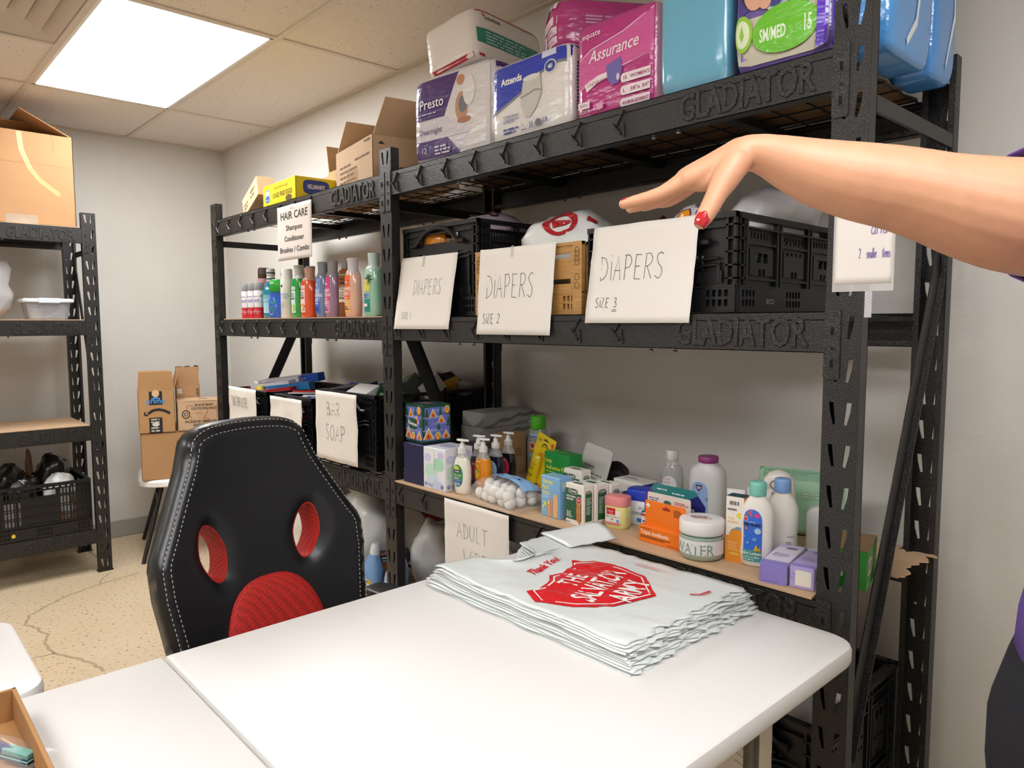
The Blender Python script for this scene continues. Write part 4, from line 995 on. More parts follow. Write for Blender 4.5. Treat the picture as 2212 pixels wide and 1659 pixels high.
carton('bandage_box', 'green box reading Large Adhesive Pads in yellow', 'bandages', (-.905, .235), ZC, .122, .05, .122, -9, '1f9447', p_pads, lambda p, w, h: p.text('Pads', .55*w, .5*h, .012, K('e6dd3e'), rot=1.4), lambda p, w, h: (p.poly([(.05*w, .3*h), (.12*w, .8*h), (.16*w, .3*h)], K('e6dd3e')), p.micro(.2*w, .9*w, .4*h, .006, 1, K('c9c93e'))))
# sunscreen on a yellow blister card, leaning
t = thing('sunscreen_card', 'yellow sunscreen stick in a blister card leaning right', 'sunscreen', (-1.10, .285, ZC), rot=(math.radians(-6), math.radians(16), math.radians(-4)))
SUNY = K('e2c818', .3); m = MB(); m.prism(rrect(-.043, 0, .043, .155, .006, 4), 0, .0008, SUNY, lambda u, v, d: V((u, -d, v+.008))); m.build('card', t)
m = MB(); m.lathe([(.008, .021, .012), (.06, .022, .013), (.088, .02, .012), (.096, .013, .008)], mat('yellow_blister', 'dcc01a', .12, coat=.7), (-.013, -.006, 0), 18, 2.4); m.build('blister', t, smooth=50)
p = Print(plane((-.043, -.0008, .008), (1, 0, 0), (0, 0, 1)), .0002, .0001); p.rect(.03, .137, .054, .141, K('4a4636')); p.ell(.042, .141, .006, .004, K('4a4636')); p.ell(.043, .115, .0135, .015, K('3b3a35')); p.ell(.043, .113, .0115, .012, SUNY); p.text('Banana Boat', .043, .118, .004, BL, al='c', sx=.9, bold=.02); p.text('KIDS', .028, .087, .010, K('d63b30'), bold=.03, sx=.9); p.text('SPORT', .028, .078, .006, K('4a4636'), bold=.02); p.poly([(.066, .14), (.08, .142), (.079, .13), (.072, .126)], K('d8436e')); p.micro(.008, .026, .135, .0022, 2, K('4a4636')); p.micro(.058, .08, .12, .002, 1, K('4a4636')); p.done('card_print', t)
p = Print(ovalmap([(0, .021, .012), (.06, .022, .013), (.1, .02, .012)], 2.4), .0062, .0003); p.text('KIDS', .0, .062, .007, K('d67a30'), al='c'); p.micro(-.012, .012, .052, .0018, 2, K('4a4636')); p.micro(-.01, .01, .03, .0024, 2, K('4a4636')); o = p.done('blister_print', t); o.location = (-.013, 0, 0)
# gauze tray
t = thing('gauze_tray', 'white sterile sponge tray with rounded corners standing at the back', 'gauze', (-.915, .33, ZC), rot=(math.radians(-14), math.radians(7), math.radians(-8)))
m = MB(); m.prism(rrect(-.062, 0, .062, .142, .012, 5), 0, .004, K('dcdbd6', .4), lambda u, v, d: V((u, -d, v))); m.build('tray', t, bevel=.001)
p = Print(plane((-.062, -.004, 0), (1, 0, 0), (0, 0, 1)), .0003); p.micro(.02, .07, .075, .0035, 1, K('55565a')); p.micro(.02, .115, .055, .004, 1, K('77787c')); p.micro(.02, .09, .044, .004, 1, K('66676b')); p.done('tray_print', t)
def p_strip(p, w, h): p.rect(0, .0, w, h*.95, K('20297a')); p.rect(.25*w, .15*h, .9*w, .8*h, K('d0672a')); p.text('PLASTIC', .55*w, .45*h, .009, WHITEC, al='c', bold=.02, sx=.7)
carton('bandage_box', 'white topped plastic strip box with navy and orange end, nearer one', 'bandages', (-.668, .185), ZC, .105, .062, .070, -5, 'e2dfd8', lambda p, w, h: p.micro(.1*w, .9*w, .6*h, .004, 3, K('3a468c')), lambda p, w, h: p_strip(p, w, h), lambda p, w, h: p.micro(.1*w, .7*w, .6*h, .004, 2, K('55565a')))
carton('bandage_box', 'white topped plastic strip box with navy and orange end, rear one', 'bandages', (-.655, .252), ZC, .105, .062, .078, -4, 'e2dfd8', None, p_strip, lambda p, w, h: p.micro(.1*w, .7*w, .6*h, .004, 2, K('55565a')))
def jar_o(name, label, c, rx, ry, h, mb, mc, fn, rz=0):
    return bottle(name, label, 'jar', c, [(0, rx*.88, ry*.85), (.004, rx*.97, ry*.96), (h*.12, rx, ry), (h*.68, rx, ry), (h*.70, rx*.95, ry*.95)], mb, e=3.2, rz=rz, label_fn=fn, caps=[('lid', [(h*.70, rx*.98, ry*.98), (h*.71, rx*1.02, ry*1.02), (h*.95, rx*1.02, ry*1.02), (h*.985, rx*.99, ry*.98), (h, rx*.9, ry*.88)], mc, 3.2)])
jar_o('jelly_jar', 'pale yellow baby petroleum jelly jar with pink lid', (-.612, .098, ZC), .031, .024, .081, mat('jelly_yellow', 'ded58a', .2, coat=.4), mat('pink_lid', 'e08888', .35), lambda p: (p.rect(-.027, .012, .02, .048, K('efe9df'), 10, 1), p.rect(-.02, .036, .006, .053, K('c5282c'), 6, 1), p.text('playtex', -.007, .0435, .0042, WHITEC, al='c'), p.text('baby', -.004, .038, .0036, WHITEC, al='c'), p.fit('Baby Petroleum', -.022, .017, .030, .0036, K('28306e')), p.text('Jelly', -.002, .0235, .0042, K('28306e'), al='c'), p.ell(.013, .022, .004, .004, K('5aa0d2')), p.rect(-.027, .012, .02, .018, K('d9868c'), 10, 1)), rz=10)
jar_o('jelly_jar', 'white petroleum jelly jar with royal blue lid', (-.588, .165, ZC), .036, .028, .092, mat('jar_white', 'dfe2e6', .3, coat=.3), mat('blue_lid', '1f3bb0', .35), lambda p: (p.text('JELLY', .004, .045, .006, K('1f2d6a')), p.micro(-.02, .02, .035, .002, 2, K('7a84a4')), p.rect(.0, .012, .03, .022, K('2a6fc0'), 8, 1)), rz=10)
# boxed ointments with header cards
def header(name, label, x0, x1, y, h0, h1, dd, col, cardfn, frontfn, shape=None, rz=-2, mcol=None):
    w = x1-x0; t = thing(name, label, 'ointment box', ((x0+x1)/2, y, ZC), rz); c = K(col, .38)
    m = MB(); m.bx((-w/2, 0, 0), (w/2, dd, h0), mcol and K(mcol) or c); m.build('box_body', t, bevel=.001)
    m = MB(); m.prism(shape or rrect(-w/2+.012, h0-.012, w/2-.012, h1, .005, 4, (1, 1, 0, 0)), 0, .001, c, lambda u, v, d: V((u, dd*.35-d, v))); m.build('header_card', t)
    if frontfn: p = Print(plane((-w/2, 0, 0), (1, 0, 0), (0, 0, 1)), .0003, .0001); frontfn(p, w, h0); p.done('front_print', t)
    p = Print(plane((-w/2, dd*.35-.001, 0), (1, 0, 0), (0, 0, 1)), .0003, .0001); cardfn(p, w, h1); p.done('card_print', t)
    return t
OR = 'f07a1e'
header('ointment_box', 'orange Triple Antibiotic ointment box with header card', -.510, -.372, .045, .038, .098, .03, OR,
       lambda p, w, h: (p.rect(.018, h-.018, .022, h-.006, WHITEC), p.rect(.014, h-.014, .026, h-.010, WHITEC), p.rect(.062, h-.016, .084, h-.011, K('a3251c')), p.ell(.073, h-.011, .006, .003, K('a3251c')), p.micro(.094, .122, h-.012, .0017, 5, K('5a3a1a'))),
       lambda p, w, h: (p.text('Triple Antibiotic', .006, .0195, .0098, K('fbe9d4'), sx=.92, bold=.025), p.text('Original Strength', .006, .0315, .003, BL), p.micro(.006, .1, .014, .0017, 2, K('3a2a1a')), p.text('NET WT. 0.5 OZ (14g)', .085, .004, .0034, BL)), rz=-3)
header('ointment_box', 'white ointment carton with header card, behind the orange one', -.535, -.388, .088, .052, .106, .03, 'e4ddd4',
       lambda p, w, h: (p.micro(.016, .05, h-.014, .0025, 2, K('4a5a8a')), p.ell(.07, h-.018, .011, .005, K('3d6660')), p.micro(.09, .13, h-.014, .002, 2, K('c44038')), p.ell(.115, h-.034, .008, .008, K('2a4a9a')), p.rect(.11, h-.056, .14, h-.042, K('b42a2a'))), lambda p, w, h: (p.rect(0, h-.006, w, h, K('c43a3a')), p.micro(.005, .04, h-.02, .004, 2, K('4a5a8a'))))
hs = [(-.088, .03), (-.088, .085), (-.058, .118), (.058, .118), (.088, .085), (.088, .03)]
header('ointment_box', 'teal and navy hydrocortisone box with cut corners', -.565, -.385, .128, .045, .118, .032, '2f7f80',
       lambda p, w, h: (p.poly([(.002, .03), (.002, .085), (.02, .105), (.04, .085), (.04, .03)], K('5a3a86')), p.poly([(.178, .03), (.178, .085), (.158, .108), (.115, .085), (.115, .03)], K('23236f')), p.text('Hydrocortisone', .088, .082, .011, K('e6f2f0'), al='c', sx=.8, bold=.02), p.micro(.04, .07, .105, .003, 1, K('e6f2f0')), p.micro(.085, .12, .1, .0035, 1, K('d8e8f6')), p.text('Fast Itch', .125, .068, .0085, WHITEC, sx=.62, bold=.03), p.text('And Rash', .125, .058, .0085, WHITEC, sx=.62, bold=.03), p.text('Relief!', .125, .048, .0085, WHITEC, sx=.62, bold=.03), p.rect(.118, .038, .178, .045, K('d7a63a'))), None, hs)
t = thing('wipes_pack', 'pale blue soft pack lying behind the hydrocortisone box', 'wipes', (-.60, .262, ZC), 5)
m = MB(); m.lathe([(0, .05, .035), (.012, .065, .045), (.034, .062, .042), (.045, .045, .03), (.048, .02, .01)], mat('pack_pale_blue', 'a9c0d4', .25, coat=.4), n=24, e=4); m.build('pouch', t, smooth=60)
# bottles at the right half
bottle('oil_bottle', 'clear Baby Oil bottle with white cap', 'bottle', (-.628, .35, ZC), [(0, .029, .019), (.006, .032, .021), (.09, .032, .021), (.115, .028, .019), (.128, .018, .014), (.135, .0125, .0125), (.14, .0125, .0125)], mat('baby_oil', 'c9ccca', .06, alpha=.55, coat=.7), [(.136, .0155), (.14, .0165), (.160, .0162), (.162, .0145)], WHITEP, 2.3, 10,
       lambda p: (p.rect(-.022, .01, .022, .072, K('eae9ea'), 10, 1), p.ell(0, .072, .022, .022, K('eae9ea'), 24), p.text('Mild &', -.019, .082, .0062, K('d0705e')), p.text('Gentle', -.019, .073, .0062, K('d0705e')), p.text('Baby', -.019, .056, .0125, K('23215f'), bold=.01), p.text('Oil', -.019, .039, .0125, K('23215f'), bold=.01)), fill=.118)
def heart(p, u, v, s, m):
    p.poly([(u+s*.0625*16*math.sin(t)**3*.9, v+s*.0625*(13*math.cos(t)-5*math.cos(2*t)-2*math.cos(3*t)-math.cos(4*t))) for t in [2*PI*k/30 for k in range(30)]], m)
bottle('powder_bottle', 'large white baby powder bottle with magenta cap', 'bottle', (-.488, .305, ZC), [(0, .042, .03), (.006, .046, .033), (.115, .0465, .0335), (.135, .043, .031), (.146, .033, .026), (.150, .0245, .0245), (.154, .0245, .0245)], mat('powder_white', 'e4e4e6', .4, coat=.1), [(.1535, .0245), (.155, .0255), (.168, .0255), (.17, .024), (.1705, .018)], mat('magenta_cap', '97407f', .35), 2.6, 12,
       lambda p: (p.rect(-.034, .02, .012, .085, K('9dbbe8'), 12, 1), p.ell(-.011, .085, .023, .023, K('9dbbe8'), 24), heart(p, -.011, .093, .0105, K('5c1f38')), p.text("Parent's", -.011, .0935, .0038, WHITEC, al='c'), p.text('CHOICE', -.011, .089, .0024, WHITEC, al='c'), p.text('BABY', -.016, .074, .0045, K('5f6f9c'), al='c'), p.text('Y', .006, .06, .009, K('23215f')), p.micro(-.03, .006, .04, .003, 3, K('5f6f9c'))))
WG = mat('jar_sage', '8fa898', .15, coat=.6)
bottle('cream_jar', 'sage green jar reading WATER under a thick white lid', 'jar', (-.343, .054, ZC), [(0, .040), (.004, .045), (.012, .0475), (.05, .0475), (.052, .044)], mat('jar_glass_sage', 'a3b5a4', .12, coat=.7), e=2, n=40, rz=29,
       label_fn=lambda p: (p.rect(-.068, .0145, .062, .045, K('e9e9ea'), 30, 1), p.fit('WATER', -.066, .030, .0155, .0235, K('8ba590'), .012)),
       caps=[('rim', [(.049, .0455), (.056, .0455)], mat('rim_green', '53796a', .15, coat=.7), 2), ('lid', [(.0555, .047), (.058, .0485), (.081, .0485), (.084, .047), (.085, .043)], WHITEP, 2)])
t = bpy.data.objects['cream_jar']; p = Print(plane((0, 0, .0852), (1, 0, 0), (0, 1, 0)), .0003); p.micro(-.025, .018, .012, .003, 3, K('b08a92')); p.micro(-.018, .022, 0, .004, 2, K('c98a8a')); p.done('lid_print', t)
def p_tri(p, w, h):
    p.rect(0, 0, w, .4*h, K('e39028')); p.ell(.6*w, .40*h, .4*w, .13*h, K('e39028')); p.poly([(.3*w, .46*h), (.6*w, .545*h), (w, .55*h), (w, .5*h), (.6*w, .5*h)], K('7b95a3')); p.bars(.2*w, .75*w, .87*h, .93*h, BL, 12); p.text('equate', .1*w, .79*h, .0062, K('2f2a66'), bold=.02, sx=.9); p.ell(.76*w, .72*h, .006, .006, K('e6d44a')); p.text('Triple', .1*w, .65*h, .0054, K('efb860'), sx=.9); p.text('Antibiotic', .1*w, .6*h, .0054, K('efb860'), sx=.9); p.micro(.15*w, .8*w, .3*h, .0017, 6, K('f0c27a')); p.ell(.5*w, .13*h, .3*w, .02*h, K('e8b94a'))
carton('ointment_carton', 'tall white and orange Triple Antibiotic carton beside the lotion', 'ointment box', (-.254, .072), ZC, .040, .032, .141, 6, 'ebe5da', p_tri, lambda p, w, h: (p.rect(0, .15*h, w, h, K('e08a1e')), p.micro(.2*w, .8*w, .12*h, .002, 4, K('8a8a86'))), lambda p, w, h: p.rect(0, 0, w, h, K('1d4a54')))
LOTW = mat('lotion_white', 'eae6de', .3, coat=.2)
LOTP = [(0, .026, .016), (.004, .0315, .0195), (.03, .0335, .021), (.06, .0315, .020), (.085, .0335, .021), (.115, .033, .021), (.135, .025, .0175), (.146, .0165, .014), (.15, .0155, .0135)]
def lab_lotion(p):
    B = K('2f6fd6'); p.rect(-.026, .022, .015, .095, B, 14, 2); p.ell(-.0055, .095, .0205, .027, B, 26, 2.2, 4); p.rect(-.026, .012, .015, .036, K('4a9a94'), 14, 1); p.poly([(-.02, .106), (-.013, .117), (-.006, .121), (-.005, .108)], K('e2512a')); p.ell(.004, .110, .0055, .005, K('d8437f'), 12)
    p.ell(-.019, .101, .005, .005, WHITEC); p.ell(-.019, .101, .0042, .0042, K('c03030')); p.text('pinkfong', -.006, .0945, .003, WHITEC, al='c'); p.fit('BABY SHARK', -.024, .013, .0875, .0062, K('14163a'), .03); p.ell(.006, .078, .0065, .0065, K('a9cdf2'), 14); p.ell(-.016, .082, .003, .003, K('e86a3a')); p.ell(.0, .06, .004, .004, K('6f9fe8')); p.ell(-.013, .052, .003, .003, K('6f9fe8')); p.ell(-.02, .064, .002, .002, K('6f9fe8')); p.poly([(-.002, .036), (.004, .05), (.008, .036)], K('d3a92c')); p.poly([(.004, .036), (.010, .046), (.013, .036)], K('b9932c'))
    p.fit('Baby Lotion', -.025, .013, .0275, .0068, K('dff0ec'), .02); p.fit('Gentle & Mild', -.02, .009, .0205, .004, K('dff0ec'), .01); p.micro(-.022, .008, .016, .0017, 1, K('dff0ec'))
bottle('lotion_bottle', 'white Baby Lotion bottle with blue label and mint cap', 'bottle', (-.232, .088, ZC), LOTP, LOTW, [(.149, .0165), (.151, .0175), (.172, .0172), (.1765, .0165), (.178, .0145)], K('7cc5b4', .35), 2.4, 16, lab_lotion)
bottle('lotion_bottle', 'cream baby wash bottle with light blue cap behind the lotion', 'bottle', (-.212, .155, ZC), LOTP, LOTW, [(.149, .0165), (.151, .0175), (.172, .0172), (.1765, .0165), (.178, .0145)], K('7fa6de', .35), 2.4, 20, lambda p: (p.text('WASH', .014, .055, .0045, K('6a6668')), p.micro(.012, .028, .045, .0018, 2, K('8a8688')), p.micro(.012, .028, .035, .0018, 2, K('8a8688'))))
# koala lotion: tall rounded pack with the animal's head
t = thing('lotion_bottle', 'tall cream lotion bottle printed with a grey koala', 'bottle', (-.262, .235, ZC), 22)
KP = [(0, .030, .014), (.005, .034, .017), (.12, .036, .018), (.145, .035, .018), (.16, .030, .016), (.17, .022, .012), (.176, .010, .006), (.178, .002, .002)]
m = MB(); m.lathe(KP, LOTW, n=32, e=2.6); m.build('bottle_body', t, smooth=50)
p = Print(ovalmap(KP, 2.6), .0008, .0002); KG = K('8d8279', .6); KD = K('4b4744', .6)
p.ell(.010, .122, .0235, .0225, KG, 24); p.ell(-.008, .146, .010, .010, KG, 16); p.ell(-.008, .146, .0055, .006, K('d8d0c6')); p.ell(.003, .118, .0055, .0085, KD, 16); p.ell(-.008, .127, .0015, .002, KD, 8); p.ell(.017, .118, .0015, .002, KD, 8); p.ell(-.008, .131, .003, .0016, WHITEC, 8); p.ell(.02, .123, .003, .0016, WHITEC, 8); p.line([(-.002, .105), (.003, .103), (.008, .105)], .0008, KD); p.ell(.024, .100, .0045, .01, KG, 12)
for k in range(6): p.line([(.002+.003*k, .136), (.004+.003*k, .141)], .0005, KD)
p.ring(-.024, .142, .0085, .006, .0008, K('5f6f86')); p.micro(-.03, -.018, .141, .0012, 2, K('5f6f86')); p.fit('DERM TESTED', -.02, .014, .0935, .0028, K('77736c')); p.text('LOTION', -.016, .081, .0068, K('7aa06a'), sx=1.05); p.text('Oatmeal', -.012, .071, .0058, K('8fbf5a'), shear=.25); p.line([(-.014, .066), (.016, .066)], .0006, K('8a8680')); p.micro(-.01, .014, .055, .0024, 1, K('77736c')); p.line([(-.014, .05), (.016, .05)], .0006, K('8a8680'))
p.ell(.012, .035, .007, .008, KG, 14); p.ell(.011, .033, .0035, .003, KD, 10)
for k in range(3): p.ell(.008+.004*k, .0395+.001*(k == 1), .0014, .0018, KD, 8)
p.done('printed_label', t)
def tube_(label, c, rz):
    t = thing('cream_tube', label, 'tube', c, rz); m = MB(); rr = [(0, .0145, .0145), (.02, .0145, .0145), (.022, .0165, .016), (.06, .0175, .012), (.112, .020, .0035), (.122, .0205, .0012), (.126, .0205, .001)]
    m.lathe(rr[2:], K('e6e5e4', .3), n=24); m.build('tube_body', t, smooth=50); m = MB(); m.lathe(rr[:2], WHITEP, n=20); m.build('cap', t, smooth=40)
    p = Print(ovalmap(rr, 2), .0008); p.rect(-.010, .085, .012, .108, K('d6cfc6'), 6, 1); p.text('soft*', .001, .099, .006, K('4a8fa8'), al='c'); p.text('mint', .001, .09, .006, K('4a8fa8'), al='c'); p.done('printed_label', t)
tube_('white cream tube with a beige label, left of two', (-.342, .19, ZC+.001), 18); tube_('white cream tube half hidden behind the mint cap', (-.316, .235, ZC+.001), 22)
t = thing('wipes_pouch', 'large mint green wipes pouch standing at the back', 'wipes', (-.275, .365, ZC), 18)
GP = mat('pouch_mint', 'a9d6b6', .2, coat=.5, bump=.25, bscale=25)
def pouch(u, v, s):
    a, b = u*2-1, v*2-1; th = .028*max(0, 1-abs(a)**3)**.5*max(0, 1-abs(b)**4)**.5; return V((a*.098+.006*b*abs(b), s*th+.004*noise.noise(V((u*6, v*6, s))), v*.158))
m = MB(); m.grid(lambda u, v: pouch(u, v, -1), 18, 18, GP); m.grid(lambda u, v: pouch(u, v, 1), 18, 18, GP); m.build('pouch', t, smooth=60)
p = Print(lambda u, v, l: pouch(u, v, -1)+V((0, -l, 0)), .001, .0003); p.rect(.06, .86, .94, .99, K('86b394'), 10, 2); p.micro(.55, .9, .66, .02, 2, K('dff0e4')); p.done('pouch_print', t)
bottle('wash_bottle', 'flat white bottle with teal foot and AP lettering by upright', 'bottle', (-.185, .275, ZC), [(0, .024, .012), (.004, .027, .014), (.085, .027, .014), (.096, .02, .012), (.1, .01, .008)], K('eef0f0', .3), e=3.2, rz=26, label_fn=lambda p: (p.text('AP', .0, .062, .012, K('5aa9b4')), p.text('NS', .008, .042, .005, K('5aa9b4')), p.rect(0, .003, .02, .022, K('3fb0a8'), 6, 1), p.ell(.01, .022, .01, .006, K('3fb0a8'), 12)))
LAV, LAVT = '8f83cf', 'd9d5ea'
def p_lavt(p, w, h): p.rect(0, .0, w, .12*h, K(LAV)); p.ell(w*.6, h*.82, .012, .006, K('7b5a8f'), 14); p.micro(.15*w, .85*w, h*.5, .003, 4, K('a39cc4')); p.rect(0, .88*h, w, h, K('c6bfe4'))
carton('skin_cream_box', 'lavender carton lying beside the end upright, left of two', 'carton', (-.128, .0125), ZC, .050, .135, .042, 11, LAVT, lambda p, w, h: (p.rect(0, 0, w, h, K(LAV)), p.line([(.1*w, .1*h), (.7*w, .1*h)], .0008, K('3a3560'))), None, p_lavt, lambda p, w, h: p.rect(0, 0, w, h, K(LAV)))
carton('skin_cream_box', 'lavender carton with cream square window, right of two', 'carton', (-.0785, .024), ZC, .046, .125, .044, 9, 'b4a4dc', lambda p, w, h: (p.rect(.24*w, .14*h, .88*w, .82*h, K('e9e4d6')), p.text('LOT', .06*w, .58*h, .003, K('6a5aa0')), p.text('EXP', .06*w, .4*h, .003, K('6a5aa0'))), lambda p, w, h: (p.micro(.1*w, .8*w, .7*h, .003, 3, K('7a6ab8')), p.poly([(.04*w, .3*h), (.14*w, .75*h), (.2*w, .6*h)], K('4f3f86'))), p_lavt)
carton('bandage_box', 'green open carton with white sticker behind the end upright', 'carton', (-.006, .085), ZC+.005, .085, .13, .075, 14, '3a9a3c', lambda p, w, h: p.rect(.1*w, .3*h, .5*w, .8*h, WHITEC), lambda p, w, h: (p.rect(.05*w, .35*h, .35*w, .75*h, WHITEC), p.bars(.07*w, .33*w, .4*h, .7*h, BL, 8), p.micro(.45*w, .9*w, .6*h, .005, 2, K('cfe6b0'))), lambda p, w, h: p.rect(0, 0, w, h, K('8a6a42')))
# ================================================================ soft film wrapped packs on the top shelf
ZT = Z1+.006
def pack(name, label, cat, c, w, d, h, rz, col, draws=None, e=7, rot=None, wr=.004, seed=1, mtl=None, group=None):
    """c = centre of the base; puffed film pack; draws: {'F'|'R'|'T': fn(p,w,h)}"""
    t = thing(name, label, cat, c, rz, group, rot)
    mm = mtl or mat('film_%s' % col, col, .22, coat=.55, bump=.35, bscale=26, bdist=.006, stretch=(1, 1, 2.2))
    def wrap(q):           # q in [-1,1]^3 on the cube -> rounded pack
        s = (abs(q[0])**e+abs(q[1])**e+abs(q[2])**e)**(1/e); x, y, z = q[0]/s, q[1]/s, q[2]/s
        n = noise.noise(V((x*2.1+seed, y*2.1, z*2.1)))*wr+noise.noise(V((x*6+seed, y*6, z*9)))*wr*.45
        k = 1+n*12*(abs(x*y)+abs(y*z)+abs(x*z))*.18
        return V((x*w/2*k, y*d/2*k, h/2+z*h/2*(1 if z > 0 else 1)))
    m = MB(); N = 12
    for ax in range(3):
        for sg in (-1, 1):
            def f(a, b):
                q = [0, 0, 0]; q[ax] = sg; q[(ax+1) % 3] = 2*a-1; q[(ax+2) % 3] = 2*b-1; return wrap(q)
            m.grid(f, N, N, mm)
    o = MB(); o.v, o.f, o.mi, o.ms = m.v, m.f, m.mi, m.ms
    ob = o.build('pack_body', t, smooth=180)
    bm = bmesh.new(); bm.from_mesh(ob.data); bmesh.ops.remove_doubles(bm, verts=bm.verts, dist=1e-5); bm.to_mesh(ob.data); bm.free(); ob.data.shade_smooth()
    mp = {'F': lambda u, v, l: wrap((2*u-1, -1, 2*v-1))+V((0, -l, 0)), 'R': lambda u, v, l: wrap((1, 2*u-1, 2*v-1))+V((l, 0, 0)), 'T': lambda u, v, l: wrap((2*u-1, 2*v-1, 1))+V((0, 0, l)), 'L': lambda u, v, l: wrap((-1, 1-2*u, 2*v-1))+V((-l, 0, 0))}
    for k, fn in (draws or {}).items():
        p = Print(mp[k], .0012, .0003); p.sub = .09; fn(p); p.done({'F': 'front_print', 'R': 'side_print', 'T': 'top_print', 'L': 'end_print'}[k], t)
    return t
def GF(h): return mat('printfilm_'+h, h, .25, coat=.5, bump=.35, bscale=26, bdist=.006, stretch=(1, 1, 2.2))
def ptext(p, t, u, v, s, m, w=1, **k):      # text on a unit square face whose sides differ: w = height/width of the face
    p.text(t, u, v, s, m, sx=w*k.pop('sx', 1), **k)
cardsheet('cardboard liner coloured dark for shade on the top shelf under the packs', (-1.44, .02), (-.075, .44), Z1+.0008, .01, 21, CARDD)
def s_presto(p):
    P = GF('44226e'); p.rect(.03, .50, .66, .95, P, 14, 8); p.poly([(.03, .05), (.03, .26), (.45, .26), (.62, .05)], P); p.rect(.03, .26, .75, .49, GF('cfc9d2'), 10, 4)
    p.poly([(.42, .5), (.60, .95), (.97, .95), (.97, .05), (.6, .05), (.75, .3)], GF('d9d5d6')); p.ell(.62, .84, .05, .06, K('b9805c')); p.ell(.63, .55, .075, .16, K('b98a68')); p.ell(.645, .57, .05, .09, K('6c6a70')); p.ell(.66, .40, .08, .035, K('a86f4c')); p.ell(.72, .70, .07, .16, GF('e2dfe0'))
    ptext(p, 'Presto', .11, .62, .115, K('e9e6ec'), .75, bold=.01); p.micro(.1, .4, .555, .014, 1, K('bfb2cf')); ptext(p, 'Overnight', .1, .33, .07, K('3e2a66'), .75); ptext(p, '12', .14, .12, .07, K('d8d2e0'), .75); p.micro(.3, .5, .16, .02, 3, K('d8d2e0'))
def s_prestor(p): p.rect(.1, .1, .9, .9, GF('cfcccd'), 6, 8); p.rect(.3, .3, .8, .85, K('9c9a9e'), 4, 6); p.micro(.2, .8, .28, .02, 5, K('77757a')); p.rect(0.05, .9, .95, .98, GF('44226e'), 5, 2)
pack('diaper_pack', 'purple and silver wrapped Overnight pack at the left of the top shelf', 'diaper pack', (-1.225, .155, ZT), .345, .20, .262, 6, 'd3ced6', {'F': s_presto, 'R': s_prestor}, 11, seed=1)
def s_attends(p):
    B = GF('1f38b4'); p.poly([(.03, .97), (.97, .97), (.97, .8), (.8, .8), (.66, .74), (.5, .62), (.3, .52), (.03, .40)], B); p.poly([(.97, .8), (.8, .8), (.66, .74), (.5, .62), (.3, .52), (.03, .40), (.03, .37), (.3, .49), (.5, .59), (.66, .71), (.8, .77), (.97, .77)], K('77787c'))
    ptext(p, 'Attends', .16, .72, .085, WHITEC, .72, bold=.03); p.rect(.68, .88, .85, .97, K('cfd4e8'), 3, 2); p.ell(.78, .76, .07, .075, K('e8ebf6')); p.ell(.78, .76, .06, .065, K('24418f')); ptext(p, '40', .78, .735, .05, WHITEC, .75, al='c', bold=.03)
    G = K('c3c0b8'); p.poly([(.42, .42), (.45, .68), (.66, .74), (.68, .5), (.62, .34), (.54, .24), (.48, .26)], G); p.ell(.555, .705, .105, .035, K('dad7cf')); p.line([(.42, .5), (.52, .52), (.6, .55), (.68, .52)], .018, K('8d9097'))
    ptext(p, 'Underwear', .2, .30, .045, K('2a3a8a'), .72); p.micro(.2, .4, .27, .012, 2, K('7a84b0')); p.micro(.2, .4, .15, .022, 2, K('2a3a8a'))
    for a in (.43, .52, .60, .70): p.line([(a, .08), (a, .22)], .003, K('9aa2c4'))
    ptext(p, 'L', .455, .14, .04, K('2a3a8a'), .72, bold=.02); p.micro(.44, .51, .1, .014, 1, K('2a3a8a')); p.rect(.545, .1, .555, .18, K('2a3a8a')); p.rect(.57, .1, .58, .18, K('2a3a8a')); p.ell(.65, .145, .035, .045, K('6c7078')); ptext(p, '18', .72, .13, .055, K('2a3a8a'), .72, bold=.02)
def s_attr(p): p.rect(.02, .83, .98, .98, GF('1f38b4'), 4, 3); p.micro(.12, .5, .74, .022, 14, K('3a4684'), .8)
pack('diaper_pack', 'blue and white Underwear pack next to the purple one', 'diaper pack', (-.885, .15, ZT), .30, .20, .212, 0, 'e4e1de', {'F': s_attends, 'R': s_attr}, 12, seed=5)
MG = 'b8327f'
